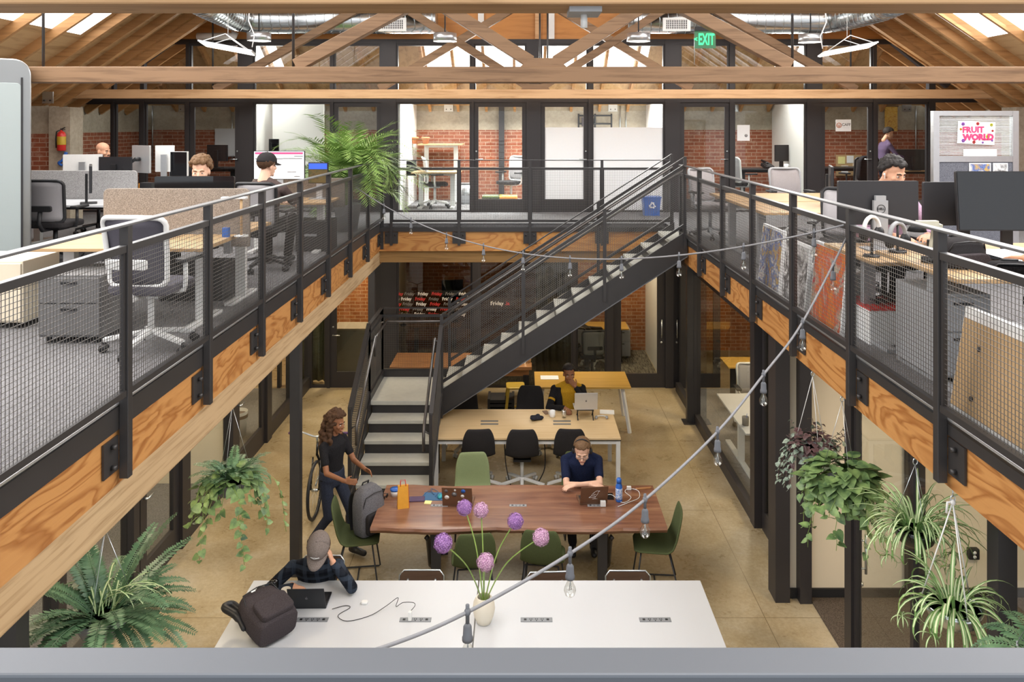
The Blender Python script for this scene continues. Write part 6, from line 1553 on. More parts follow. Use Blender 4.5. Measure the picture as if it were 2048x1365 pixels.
# phone booth
t = thing('phone_booth', 'brushed steel phone booth with rounded corner and frosted glass at the left edge', 'phone booth', (-5.31-.77*math.cos(.567), 8.44-.77*math.sin(.567), F), .567)
MB().rslab(1.54, 2.36, 1.15, .17, None, (0, .58, 1.18), r_bot=.03, seg=8).build('booth_body', M['pod'], t, bevel=.012)
MB().rslab(1.38, 2.0, .02, .05, None, (-.01, -.008, 1.10)).build('frosted_door', M['frostgrey'] if 'frostgrey' in M else M['frost'], t, bevel=.004)
MB().b6(.675, .695, -.022, -.0, .08, 2.16).build('door_seal', M['black'], t); MB().ell((.50, -.03, .22), (.035, .014, .075), 12, 8).build('door_pull', M['greyplastic'], t)
# left workstations
D_ = desk
t = D_('white desk at the far left behind the black mesh chair', 2.1, .78, .66, M['whitetop'], M['black']); t.location = (-5.95, 10.0, F)
felt('light grey felt divider behind the black mesh chair', -10, 275, 345, 10.42, .52, 'felt').location.z = F+.52
t = D_('white desk behind the light grey felt divider carrying the monitor arms', 2.2, .80, .68, M['whitetop'], M['whiteplastic']); t.location = (-5.85, 10.95, F)
mon('slim black monitor seen edge-on beside the black mesh chair', 181, 330, 9.85, .55, .34, 2.07, True, base_z=F+.66, stand='black')
ch1 = mesh_task_chair('black office chair with a grey mesh back, facing away, near the phone booth', M['black'], M['greymesh'], M['charcoal']); ch1.location = (-5.58, 9.33, F); ch1.rotation_euler = (0, 0, PI-.05)
mon('white backed computer beside the shaved-headed person', 166, 309, 11.0, .50, .33, .25, False, 'whiteplastic', stand='alu')
decal(bpy.data.objects['monitor.001'], V((0, .016, .20)), RZ(PI) , 'fruit')
mon('dark backed monitor right of the white backed computer', 231, 314, 11.0, .50, .32, -.15, False, 'screenback', stand='black')
mon('tall silver monitor turned on a black arm', 283, 291, 11.1, .38, .39, -.5, False, 'silver', arm=True)
mon('pale monitor back behind the silver one', 330, 291, 11.22, .26, .38, .1, False, 'whiteplastic', stand='alu')
mon('small upright monitor with white frame and dark screen', 358, 303, 11.2, .30, .40, -.25, True, 'whiteplastic', 'gloss', arm=True)
backpack('pale grey backpack peeking over the light felt divider', (W(127, 345, 10.7).x, 10.75, F+.68), .3, .26, .16, .27, M['felt'], M['baggrey'])
t = thing('storage_box', 'small black and orange box on the white desk end', 'box', (W(290, 360, 10.6).x, 10.68, F+.68)); MB().box((0, 0, .09), (.16, .14, .18)).build('box_body', M['black'], t); MB().box((-.085, 0, .09), (.01, .14, .17)).build('box_side', M['orange'], t)
t = D_('tan desk with a brown felt divider at its far edge, behind the left railing', 1.42, .80, .68, M['tandesk'], M['whiteplastic']); t.location = (-3.22, 6.52, F)
t = D_('tan desk of the curly haired person, hidden behind the brown felt divider', 1.42, .78, .68, M['tandesk'], M['whiteplastic']); t.location = (-3.22, 7.42, F)
felt('brown felt divider with rounded corners in front of the curly haired person', 208, 500, 377, 6.97, .52, 'felt2')
mon('black curved monitor in front of the curly haired person', 390, 353, 7.35, .74, .36, .03, False, 'gloss', curve=-.05, stand='black')
t = thing('desk_lamp', 'white desk lamp with a wooden stem on the brown felt divider', 'lamp', (W(480, 400, 6.75).x, 6.78, F+.68)); MB().cyl((0, 0, .01), (0, 0, .33), .012, 8).build('stem', M['tandesk'], t); MB().box((-.06, 0, .335), (.22, .06, .02)).build('lamp_head', M['whiteplastic'], t, bevel=.006); MB().lathe([(.06, 0), (.06, .012), (.001, .013)], 16).build('lamp_base', M['whiteplastic'], t)
ch2 = mesh_task_chair('white framed office chair with dark seat mesh, facing away, just behind the left railing', M['whiteplastic'], M['darkmesh'], M['darkmesh']); ch2.location = (-2.72, 5.72, F); ch2.rotation_euler = (0, 0, PI-.1)
def pedestal(label, loc, w_, d, h, m, rz=0):
    t = thing('file_cabinet', label, 'cabinet', loc, rz); MB().b6(-w_/2, w_/2, -d/2, d/2, .05, h).build('cabinet_body', M[m], t, bevel=.006)
    for z0, z1 in ((.07, h*.58), (h*.60, h-.02)):
        dr = MB().b6(-w_/2+.01, w_/2-.01, -d/2-.018, -d/2, z0, z1).build('drawer', M[m], t, bevel=.003); MB().b6(-.06, .06, -d/2-.03, -d/2-.018, z1-.045, z1-.03).build('drawer_pull', M['black'], dr)
    for sx in (-1, 1):
        for sy in (-1, 1): MB().ell((sx*(w_/2-.05), sy*(d/2-.05), .028), (.02, .028, .028), 8, 6).build('caster', M['black'], t)
    return t
pedestal('dark grey drawer cabinet on casters beside the white framed chair', (-3.40, 6.12, F), .48, .50, .52, 'midgrey')
pedestal('pale cabinet at the left edge beside the dark drawer cabinet', (-4.38, 6.55, F), .70, .50, .55, 'cream')
t = D_('tan desk under the bright monitor with the capped person', 1.15, .75, .66, M['tandesk'], M['whiteplastic']); t.location = (-3.07, 10.30, F)
big = mon('large bright monitor showing a white page with a pink header', 559, 302, 10.42, .68, .38, .0, True, 'black', 'scrwhite', base_z=F+.66)
zc = W(559, 302, 10.42).z-(F+.66)-.19
MB().b6(-.32, .32, -.024, -.021, zc+.145, zc+.175).build('page_header', M['scrpink'], big); 
for k, (a, c, z) in enumerate(((.20, .32, .12), (-.32, .05, .085), (.05, .31, .09), (.11, .23, -.09), (.20, .28, -.15))): MB().b6(a, c, -.024, -.021, zc+z-.006, zc+z+.006).build('page_block', M['midgrey'], big)
lap = mon('small screen with a blue sky landscape beside the palm', 637, 325, 10.42, .27, .28, -.08, True, 'black', 'scrland', base_z=F+.66)
zc = W(637, 325, 10.42).z-(F+.66)-.14; MB().b6(-.125, .125, -.024, -.021, zc+.05, zc+.128).build('screen_sky', M['scrblue'], lap)
felt('low greyish brown felt divider beneath the two screens', 505, 690, 345, 10.72, .40, 'felt2').location.z = F+.52
ch3 = mesh_task_chair(None, M['black'], M['greymesh'], M['charcoal']); place(ch3, 'black office chair under the capped person', (W(527, 400, 8.9).x, 8.9, F), PI-.1, 'black office chairs of the mezzanine', True)
place(ch3, 'black office chair under the curly haired person', (W(403, 350, 8.0).x, 8.05, F), .1); place(ch3, 'black office chair under the shaved-headed person', (W(197, 320, 11.9).x, 11.9, F), 1.2)
ch1['group'] = 'black office chairs of the mezzanine'
tag(MB().box((0, 0, .04), (.05, .05, .08)).build('blue_box', M['blue'], loc=(-2.56, 6.75, F+.68)), 'small blue carton at the end of the near tan desk', 'box')
# dark gear under the left desks
t = thing('equipment_crate', 'black equipment case under the tan desk of the curly haired person', 'crate', (-3.1, 7.5, F)); MB().b6(-.3, .3, -.2, .2, 0, .34).build('case_body', M['black'], t, bevel=.01); MB().b6(-.08, .08, -.215, -.2, .2, .23).build('case_handle', M['greyplastic'], t)
t = thing('equipment_crate', 'black equipment case under the bright monitor desk', 'crate', (-2.75, 10.35, F)); MB().b6(-.2, .25, -.2, .2, 0, .40).build('case_body', M['black'], t, bevel=.01); MB().b6(-.08, .08, -.215, -.2, .2, .23).build('case_handle', M['greyplastic'], t)
# fire extinguisher, sign, straps on the left pilaster
p = W(133, 302, 13.02); t = thing('fire_extinguisher', 'red fire extinguisher on the left concrete pilaster', 'fire extinguisher', (-7.70, 13.04, p.z))
MB().lathe([(.055, 0), (.068, .01), (.068, .27), (.05, .31), (.02, .33), (.02, .35)], 16).build('cylinder', M['red'], t)
MB().lathe([(.0685, .10), (.069, .11), (.069, .23), (.0685, .24)], 16).build('label_band', M['yellow'], t, label='yellow instruction band')
b = MB(); b.bar((0, 0, .36), (.07, -.02, .39), .02, .015); b.bar((0, 0, .345), (.07, -.02, .355), .02, .012); b.cyl((0, 0, .33), (0, 0, .375), .018, 8); b.build('valve_handle', M['black'], t)
MB().tube([(-.01, -.01, .35), (-.07, -.02, .32), (-.082, -.02, .2), (-.075, -.02, .05)], .011, 6).build('hose', M['black'], t)
MB().b6(-.03, .03, .05, .085, .15, .2).build('wall_hook', M['steel'], t)
p = W(151, 243, 14.68); t = thing('safety_sign', 'narrow red and white fire sign above the extinguisher', 'sign', (p.x, 14.69, p.z)); MB().b6(-.045, .045, -.01, .01, 0, .36).build('sign_panel', M['red'], t); MB().b6(-.0, .035, -.012, -.01, .12, .33).build('sign_print', M['paper'], t)
for (u0, u1) in ((136, 155),): post(u0, u1)
t = thing('lanyard', 'blue straps hanging below the fire extinguisher', 'straps', (-7.66, 13.09, W(127, 305, 13).z)); MB().tube(bez([(0, 0, .0), (-.03, -.02, -.12), (-.10, -.03, -.18), (-.04, -.03, -.22)], 5), .022, 6).build('strap', M['blue'], t); MB().tube(bez([(.02, 0, .0), (-.01, -.03, -.14), (.02, -.03, -.22)], 5), .02, 6).build('strap', M['blue'], t)
# bolted steel plates on the concrete
for u, v, y, l in ((93, 195, 13.15, 'steel wall plate on the concrete left of the extinguisher'), ):
    p = W(u, v, y); t = thing('wall_plate', l, 'plate', (p.x, 13.19, p.z)); MB().b6(-.09, .09, -.012, .01, -.1, .1).build('plate', M['galv'], t); b = MB(); b.cyl((-.05, -.012, -.05), (-.05, -.03, -.05), .014, 6); b.cyl((.05, -.012, -.05), (.05, -.03, -.05), .014, 6); b.build('bolts', M['steel'], t)
# ---------------------------------------------------------------- right mezzanine
t = D_('long tan work table on the right mezzanine, farther plank', 1.9, 1.22, .68, M['tandesk'], M['greyplastic'], name='work_table'); t.location = (3.62, 10.50, F)
t = D_('long tan work table on the right mezzanine, nearer plank', 1.9, 1.22, .68, M['tandesk'], M['greyplastic'], name='work_table'); t.location = (3.62, 9.22, F)
gch = mesh_task_chair(None, M['greyplastic'], M['greyfab'], M['greyfab']); place(gch, 'grey upholstered office chair beyond the long tan table', (3.95, 11.5, F), .05, 'grey office chairs at the long table', True)
place(gch, 'grey office chair tucked against the long tan table on the railing side', (2.75, 11.4, F), .5)
bch = place(ch3, 'black framed chair left of the branded dark monitor', (3.20, 7.75, F), -.5)
place(ch3, 'black office chair under the person with the earbud', (3.12, 6.72, F), .1); place(ch3, 'black office chair under the person at the right edge', (W(2150, 520, 4.75).x+.12, 4.50, F), PI+.25)
t = mon('thin dark monitor seen edge-on beyond the branded monitor', 1662, 332, 9.3, .5, .32, 1.25, True, base_z=F+.68, stand='black')
t = D_('tan desk under the two dark monitor backs behind the right railing', 1.7, .92, .67, M['tandesk'], M['greyplastic']); t.location = (3.36, 6.02, F)
t = D_('tan desk with papers and cables nearest the right railing', 1.7, 1.04, .76, M['tandesk'], M['greyplastic']); t.location = (3.36, 5.02, F)
m1 = mon('black monitor seen from behind with a ringed logo on its grey stand', 1755, 362, 6.15, .63, .345, 0, False, 'screenback', base_z=F+.67, stand='greyplastic')
zc = W(1755, 362, 6.15).z-(F+.67)-.17
MB().b6(-.055, .055, .03, .062, .012, zc+.02).build('stand_neck', M['greyplastic'], m1)
lg = MB().tube([(.032*math.cos(a), .064, zc-.045+.032*math.sin(a)) for a in [2*PI*k/24 for k in range(24)]], .0022, 4, True).build('logo_ring', M['black'], m1)
text('logo', 'DELL', .026, M['black'], Matrix.Translation((0, .064, zc-.045)) @ RZ(PI).to_4x4() @ FACECAM, m1, .0008, .0006)
mon('black monitor back beside the ringed logo monitor, partly covered by the big screen', 1921, 364, 6.2, .62, .345, .06, False, 'screenback', base_z=F+.67, stand='black')
mon('big glossy black screen facing the viewer at the right edge', 2020, 343, 5.92, .80, .45, -.04, True, 'black', 'gloss', base_z=F+.67, stand='black', tilt=-.10)
# papers, keyboard, headphones, lamp arm, bags
tag(MB().box((0, 0, .004), (.66, .76, .008)).build('paper_pad', M['paper'], loc=(3.46, 5.12, F+.766)), 'white printed pad lying on the near right desk', 'paper')
M['ink'] = plain('print_ink', '#9aa0a6', .8)
for k in range(3): pass
t = thing('keyboard', 'black keyboard standing at the left edge of the white pad', 'keyboard', (3.04, 5.18, F+.762)); MB().box((0, 0, .012), (.13, .42, .02)).build('keyboard_base', M['black'], t, bevel=.004)
b = MB()
for i in range(4):
    for j in range(13): b.box((-.045+.03*i, -.19+.031*j, .025), (.024, .025, .008))
b.build('keys', M['gloss'], t)
def hp_stand(label, loc, m_band, m_cup, h=.27):
    t = thing('headphones', label, 'headphones', loc, .5)
    hb = MB().tube([(.085*math.cos(a), 0, h-.09+.095*math.sin(a)) for a in [PI*k/14 for k in range(15)]], .016, 6).build('headband', M[m_band], t)
    for s in (-1, 1): b = MB(); b.ell((s*.085, 0, h-.12), (.028, .04, .05), 12, 8); b.build('ear_cup', M[m_cup], t)
    MB().cyl((0, 0, .01), (0, 0, h-.012), .009, 8).build('stand_stem', M['black'], t); MB().lathe([(.06, 0), (.06, .012), (.001, .012)], 16).build('stand_base', M['black'], t); return t
hp_stand('white banded black headphones on a stand under the ringed logo monitor', (2.60, 5.80, F+.672), 'whiteplastic', 'black', .29)
hp_stand('second pair of black headphones with pale band, nearer the railing', (2.62, 5.44, F+.762), 'greyplastic', 'black', .20)
M['creamarm'] = plain('cream_lamp_arm', '#c9c6b2', .5)
t = thing('desk_lamp', 'cream jointed lamp arm leaning over the near right desk', 'lamp', (2.66, 5.05, F+.762)); t_ = W(1848, 450, 5.0)
MB().bar((0, 0, .04), (.02, -.02, .25), .05, .04).build('lower_arm', M['creamarm'], t); MB().bar((.02, -.02, .25), (t_.x-2.66-.02, 0, t_.z-F-.762), .055, .04).build('upper_arm', M['creamarm'], t); MB().lathe([(.07, 0), (.07, .03), (.001, .035)], 16).build('lamp_base', M['black'], t); MB().lathe([(.03, .0), (.06, -.06), (.055, -.06), (.02, 0)], 14, (t_.x-2.66-.02, 0, t_.z-F-.75)).build('lamp_shade', M['black'], t)
t = thing('camera', 'black camera with a round lens on the near right desk', 'camera', (2.86, 5.35, F+.762)); MB().box((0, 0, .05), (.14, .07, .10)).build('camera_body', M['black'], t, bevel=.008); MB().cyl((0, -.03, .05), (0, -.11, .05), .042, 16).build('lens', M['gloss'], t)
backpack('dark grey bag lying at the railing end of the near right desk', (2.76, 4.90, F+.762), .2, .30, .15, .18, M['charcoal'], M['bagdark'], None, False)
backpack('black bag lying flat in front of the white pad', (2.93, 4.66, F+.762), -.2, .26, .12, .07, M['blackcloth'], M['blackcloth'], None, False)
pedestal('light grey cabinet under the near right desk', (2.78, 5.18, F), .36, .50, .58, 'greyplastic')
t = thing('storage_box', 'white box with a red rim and cables under the right desks', 'box', (2.78, 6.05, F)); MB().b6(-.18, .18, -.22, .22, 0, .26).build('box_body', M['paper'], t, bevel=.006); MB().b6(-.185, .185, -.225, .225, .26, .275).build('box_rim', M['red'], t)
b = MB(); g = random.Random(4)
for i in range(5): b.tube(bez([(g.uniform(-.14, .14), g.uniform(-.18, .18), .28+.05*g.random()) for _ in range(5)], 4), .006, 4)
b.build('cable_tangle', M['black'], t)
t = thing('storage_box', 'white equipment box next to the painted canvases', 'box', (2.72, 6.72, F)); MB().b6(-.16, .16, -.24, .24, 0, .42).build('box_body', M['whiteplastic'], t, bevel=.02); MB().b6(-.165, -.16, -.15, .15, .15, .33).build('box_vent', M['black'], t)
tag(MB().lathe([(.10, 0), (.13, .02), (.13, .06), (.1, .075), (.001, .08)], 18).build('robot_base', M['midgrey'], loc=(2.62, 6.3, F)), 'round dark foot near the white equipment box', 'stand base')
# canvases leaning against the railing
M['art1'] = canvas('abstract_paint_a', ['#8f3a4a', '#c9a64a', '#3f63a8', '#d8d2c4', '#6b4a7a'], 7); M['art2'] = canvas('abstract_paint_b', ['#1d1d1f', '#d5d5d5', '#3a3a3c', '#efefef'], 5); M['art3'] = canvas('abstract_paint_c', ['#b5402c', '#d9822e', '#c9552e', '#b8b2a0', '#c23a3a'], 4)
for (y0, y1, h, m, l, x) in ((7.55, 8.2, .62, 'art1', 'colourful abstract canvas leaning behind the right railing', 2.48), (6.85, 7.45, .58, 'art2', 'black and white abstract canvas leaning behind the right railing', 2.48), (6.05, 6.72, .66, 'art3', 'orange and red abstract canvas leaning behind the right railing', 2.47)):
    t = thing('canvas_painting', l, 'painting', (x, (y0+y1)/2, F)); t.rotation_euler = (0, .09, 0)
    MB().b6(.0, .03, -(y1-y0)/2, (y1-y0)/2, 0, h).build('canvas_frame', M['paper'], t); MB().b6(-.004, .0, -(y1-y0)/2+.025, (y1-y0)/2-.025, .025, h-.025).build('painted_face', M[m], t)
# folded table leaning at the right edge
t = thing('folded_table', 'folded table with white edge and tan underside leaning behind the right railing', 'table', (2.50, 4.05, F)); t.rotation_euler = (0, .16, 0)
MB().b6(.0, .05, -.52, .52, 0, .60).build('table_top', M['whiteplastic'], t, bevel=.01); MB().b6(-.012, .0, -.49, .49, .03, .535).build('underside_board', M['kraft'], t, label='tan board underside')
b = MB()
for (y, z) in ((-.3, .4), (.3, .4), (-.3, .12), (.3, .12)): b.cyl((-.012, y, z), (-.02, y, z), .015, 8)
b.build('screw_plate', M['steel'], t)
t = thing('storage_bin', 'dark grey tray under the near right desk', 'bin', (3.4, 4.7, F)); MB().b6(-.4, .4, -.2, .2, 0, .38).build('bin_body', M['midgrey'], t, bevel=.03); MB().tube([(-.3, -.21, .25), (-.28, -.24, .30), (.28, -.24, .30), (.3, -.21, .25)], .012, 6).build('bin_handle', M['galv'], t)
# cubicle wall with poster
a, c = W(1865, 222, 8.0), W(2040, 222, 8.0); wv = c.x-a.x; H_ = a.z-F
t = thing('cubicle_wall', 'aluminium framed cubicle wall with ribbed glass top and grey fabric base', 'partition', (a.x, 8.0, F))
b = MB()
for x in (.025, wv-.06): b.b6(x-.03, x+.03, -.03, .03, 0, H_)
b.b6(.056, wv-.091, -.028, .028, H_-.05, H_); zmid = W(0, 318, 8.0).z-F; b.b6(.056, wv-.091, -.028, .028, zmid-.03, zmid+.03); b.b6(.056, wv-.091, -.028, .028, .0, .1); b.build('panel_frame', M['alu'], t)
MB().b6(.05, wv-.09, -.02, .02, .1, zmid-.03).build('fabric_panel', M['navyfab'], t); gp = MB().b6(.05, wv-.09, -.004, .004, zmid+.03, H_-.05).build('glass_panel', M['pane'], t)
b = MB(); z = zmid+.04
while z < H_-.06: b.b6(.05, wv-.09, -.008, -.004, z, z+.006); z += .0145
b.build('glass_ribs', M['frost'], gp)
M['pinkink'] = plain('pink_print', '#d83a6e', .6)
p = W(1953, 266, 7.97); po = thing('wall_poster', 'white poster with pink block lettering and fruit on the cubicle glass', 'poster', (p.x, 7.975, p.z)); po.rotation_euler = (0, .05, 0)
MB().b6(-.19, .19, -.002, .002, -.115, .115).build('poster_sheet', M['paper'], po)
text('poster_lettering', 'FRUIT', .084, M['pinkink'], facing((-.035, -.004, .028)) @ RZ(.06).to_4x4(), po, .0006, .004); text('poster_lettering', 'WORLD', .084, M['pinkink'], facing((.022, -.004, -.045)) @ RZ(.06).to_4x4(), po, .0006, .006)
M['violet'] = plain('violet_print', '#9a5ac0', .6); M['limey'] = plain('lime_print', '#d0cf3e', .6)
for (x, z, r, m) in ((-.14, .085, .02, 'violet'), (.01, .095, .018, 'red'), (.15, .09, .018, 'limey'), (-.13, -.085, .02, 'violet'), (.12, -.03, .024, 'limey'), (-.02, -.095, .018, 'red'), (.07, -.095, .012, 'violet'), (.165, -.07, .012, 'violet'), (-.16, .03, .014, 'orange'), (.165, .03, .013, 'red')):
    b = MB()
    for k in range(6): b.cyl((x+r*.55*math.cos(k*PI/3), -.002, z+r*.55*math.sin(k*PI/3)), (x+r*.55*math.cos(k*PI/3), -.0035, z+r*.55*math.sin(k*PI/3)), r*.45, 8)
    b.build('poster_fruit', M[m], po)
tag(MB().b6(-.17, .17, -.002, .002, -.04, .04).build('paper_sheet', M['paper'], loc=W(1960, 306, 7.98)), 'blank white strip below the pink lettered poster', 'paper')
for u, v, m, l in ((1960, 338, 'art1', 'wide photo pinned on the cubicle fabric'), (2001, 338, 'art2', 'grey photo pinned near the cubicle corner')):
    p = W(u, v, 7.97); t = thing('pinned_photo', l, 'photo', (p.x, 7.972, p.z)); hw_ = .11 if u < 1980 else .075; MB().b6(-hw_, hw_, -.002, .002, -.06, .06).build('photo_paper', M['paper'], t); MB().b6(-hw_+.01, hw_-.01, -.004, -.002, -.05, .05).build('photo_print', M[m], t)
# blue recycling bin on the rear walkway
p = W(1303, 431, 14.2); t = thing('recycling_bin', 'blue recycling bin with white arrows in front of the frosted glass', 'bin', (p.x, 14.25, F))
b = MB(); b.box((0, 0, .17), (.32, .26, .34), None, .84); b.box((0, 0, .335), (.34, .28, .02)); b.build('bin_body', M['blue'], t)
b = MB()
for k in range(3):
    R = RY(-2*PI*k/3); 
    def q(x, z): v = R @ V((x, 0, z)); return (v.x, v.z)
    pts = [q(-.055, -.045), q(.02, -.045), q(.02, -.06), q(.05, -.033), q(.02, -.008), q(.02, -.022), q(-.042, -.022)]
    b.prism(pts, (0, -.142, .19), (0, .004, 0), (1, 0, 0), (0, 0, 1))
b.build('recycling_arrows', M['paper'], t)
# ================================================================ UPPER OFFICES BEHIND THE GLASS
YO = 16.2
off = desk('white topped standing desk with two terracotta pots in the rear office', .95, .6, 1.25, M['tandesk'], M['whiteplastic']); off.location = (W(880, 290, 16.5).x, 16.75, F)
for u, l in ((828, 'left terracotta pot on the standing desk'), (850, 'right terracotta pot on the standing desk')):
    p = W(u, 280, 16.4); t = thing('terracotta_pot', l, 'plant pot', (p.x, 16.5, F+1.25), 0, 'terracotta pots'); MB().lathe([(.055, 0), (.08, .11), (.088, .11), (.088, .145), (.075, .145), (.001, .12)], 16).build('pot_body', M['terracotta'], t); MB().lathe([(.001, .125), (.07, .125)], 12).build('soil', M['soil'], t)
off = desk('tan desk in front of the standing desk in the rear office', .95, .65, .72, M['tandesk'], M['whiteplastic']); off.location = (-1.70, 15.6, F)
oc = mesh_task_chair(None, M['whiteplastic'], M['greymesh'], M['charcoal']); place(oc, 'white and grey office chair beside the tan desk in the rear office', (W(868, 400, 15.4).x, 15.55, F), PI/2+.2, 'white office chairs behind the rear glass', True)
place(oc, 'white office chair behind the rear glass door with coloured mats', (W(1022, 380, 16).x, 16.0, F), -.8); place(oc, 'pale office chair in the right glazed office', (W(1487, 350, 15.6).x, 15.7, F), PI/2+.3)
mon('dark monitor on the tan desk in the rear office', 815, 322, 15.7, .40, .30, .7, True, base_z=F+.72, stand='black')
t = thing('waste_bin', 'pale metal bin by the brick in the rear office', 'bin', (W(931, 400, 16.2).x, 16.3, F)); MB().lathe([(.13, 0), (.16, .42), (.15, .42), (.12, .02)], 20).build('bin_body', M['alu'], t); MB().lathe([(.162, .41), (.165, .44), (.15, .44)], 20).build('bin_rim', M['midgrey'], t)
for k, (m, dx, z) in enumerate((('red', .12, .0), ('greenlight', -.12, .0), ('orange', .1, .10), ('green', -.1, .10))):
    t = thing('folded_mat', ('red', 'pale green', 'orange', 'dark green')[k]+' folded mat on the floor behind the rear glass door', 'mat', (W(1000, 400, 15.7).x+dx*1.6, 15.6, F+z*1.2)); MB().b6(-.19, .19, -.25, .25, 0, .12).build('mat_body', M[m], t, bevel=.03); MB().b6(-.192, .192, -.02, .02, -.0, .122).build('mat_strap', M['paper'], t)
trim('p', b6=(W(1003, 300, 17.1).x-.06, W(1003, 300, 17.1).x+.06, 17.1, 17.19, F, 5.4))
# right office (white partition): desk with monitor
off = desk('black desk against the white partition in the right office', 1.0, .6, .75, M['black'], M['black']); off.location = (4.92, 16.2, F)
mon('tilted dark monitor on the black desk in the right office', 1565, 290, 16.1, .36, .34, .25, True, base_z=F+.75, stand='black')
t = thing('tumbler', 'blue insulated tumbler on the black desk', 'tumbler', (W(1594, 345, 15.95).x, 15.98, F+.75)); MB().lathe([(.04, 0), (.055, .12), (.062, .13), (.065, .26), (.001, .26)], 18).build('tumbler_body', M['blue'], t); MB().lathe([(.066, .26), (.06, .28), (.001, .28)], 18).build('tumbler_lid', M['alu'], t)
mug('white cup on the black desk', V((W(1573, 345, 15.95).x, 15.97, F+.75)), .045, .1, 'paper')
t = thing('desk_phone', 'black desk phone on the black desk', 'phone', (W(1538, 340, 16).x, 16.1, F+.75), .4); MB().box((0, 0, .05), (.2, .2, .08), RX(.4)).build('phone_base', M['black'], t, bevel=.01); MB().cap((-.07, -.09, .12), (-.07, .09, .16), .025, .025, 8).build('handset', M['gloss'], t)
# CAFF office
p = W(1687, 251, 14.78); t = thing('door_sign', 'white paper sign with round orange emblem on the right glass door', 'sign', (p.x, 14.785, p.z)); MB().b6(-.145, .145, -.002, .002, -.112, .112).build('sign_sheet', M['paper'], t)
text('sign_lettering', 'CAFF', .072, M['ink2'] if 'ink2' in M else M['midgrey'], facing((.052, -.004, .012)), t, .0006, .0012); text('sign_small_print', '- - - - - -', .03, M['midgrey'], facing((.055, -.004, -.045)), t, .0005)
MB().tube([(-.085+.045*math.cos(a), -.004, .0+.045*math.sin(a)) for a in [2*PI*k/20 for k in range(20)]], .006, 4, True).build('sign_emblem', M['terracotta'], t); b = MB()
for k in range(5): b.bar((-.085, -.004, -.03), (-.085+.05*math.cos(.5+k*.53), -.004, -.03+.06*math.sin(.5+k*.53)), .004, .006)
b.build('sign_rays', M['terracotta'], t)
p = W(1487, 266, 14.78); t = thing('notice', 'blank white notice taped to the right office glass', 'sign', (p.x, 14.785, p.z)); MB().b6(-.12, .12, -.002, .002, -.15, .15).build('notice_sheet', M['paper'], t); MB().cyl((.05, -.002, -.05), (.05, -.004, -.05), .03, 14).build('notice_seal', M['felt'], t)
p = W(1785, 237, 17.1); t = thing('wall_hanging', 'patterned mustard textile hanging on the rear wall', 'textile', (p.x, 17.17, p.z)); M['textile'] = canvas('mustard_textile', ['#8a4a2a', '#c9982e', '#d9b45a', '#a8452c'], 30)
MB().b6(-.14, .14, -.008, .0, -.28, .27).build('textile_cloth', M['textile'], t); MB().cyl((-.16, -.01, .27), (.16, -.01, .27), .012, 8).build('hanging_rod', M['truss'], t)
p = W(1700, 330, 17.1); t = thing('pin_board', 'cork board with calendar sheets on the rear brick wall', 'board', (p.x, 17.16, p.z)); MB().b6(-.28, .28, -.02, .02, -.25, .22).build('cork_board', M['kraft'], t)
for (x, z, m) in ((-.17, .1, 'sticky'), (.02, .12, 'paper'), (-.1, -.1, 'paper'), (.15, -.05, 'cream')): MB().b6(x-.075, x+.075, -.026, -.02, z-.08, z+.08).build('pinned_sheet', M[m], t)
off = desk('dark desk in the office with the cork board', 1.1, .6, .75, M['black'], M['black']); off.location = (W(1700, 345, 16.4).x, 16.7, F)
jc = place(ch3, 'black chair with a dark jacket behind the right glass door', (W(1712, 360, 15.8).x, 15.8, F), PI+.4)
MB().rslab(.50, .52, .10, .12, RX(-.12), (0, .30, .78)).build('jacket', M['blackcloth'], jc, bevel=.03, label='dark jacket over the chair back')
off = desk('desk with a dark monitor in the far right office', 1.2, .6, .75, M['tandesk'], M['black']); off.location = (W(1825, 345, 15.6).x, 15.75, F)
mon('wide dark monitor back in the far right office', 1826, 299, 15.5, .76, .42, 0, False, 'screenback', base_z=F+.75, stand='black'); 
# left offices
off = desk('dark desk behind the left glass door', 1.1, .6, .75, M['black'], M['black']); off.location = (-6.5, 16.5, F)
mon('dark monitor behind the left glass door', 435, 290, 16.3, .5, .34, -.3, False, base_z=F+.75, stand='black')
t = thing('whiteboard', 'white board behind the left glass door', 'board', (W(441, 300, 16.9).x, 17.17, F+.95)); MB().b6(-.22, .22, -.02, .02, 0, .62).build('board_panel', M['whitetop'], t); MB().b6(-.22, .22, -.05, -.02, 0, .02).build('pen_tray', M['alu'], t)
mon('dark screen on the white partition behind the bright monitor', 548, 278, 15.6, .2, .38, 0, True, base_z=F+.72, stand='black')
off = desk('white desk behind the bright monitor glass', .8, .5, .72, M['whitetop'], M['whiteplastic']); off.location = (-4.78, 15.6, F)
# frames/black tubular rack behind the frosted glass and wall conduits
t = thing('wall_rack', 'black tubular rack above the frosted glass on the rear wall', 'rack', (W(1190, 240, 17.1).x, 17.12, W(1190, 255, 17.1).z)); b = MB()
for x in (-.36, .0, .36): b.cyl((x, -.03, 0), (x, -.03, .30), .018, 8)
for z in (.08, .26): b.cyl((-.36, -.03, z), (.36, -.03, z), .018, 8)
b.b6(-.02, .02, -.03, .07, .1, .2); b.build('rack_frame', M['black'], t); MB().box((-.2, -.05, .12), (.18, .12, .2)).build('hanging_bag', M['bagdark'], t)
for u, l in ((1241, 'conduit pair left run on the rear concrete'), (1253, 'conduit pair right run on the rear concrete'), (302, 'thin conduit on the left rear concrete'), (462, 'conduit on the rear brick behind the left glass door'), (1835, 'conduit on the rear concrete of the far right office')):
    x = W(u, 230, 17.1).x; tag(MB().cyl((x, 17.17, 4.2 if u < 1200 or u > 1700 else 4.6), (x, 17.17, 5.4), .014, 8).build('conduit', M['galv']), l, 'conduit')
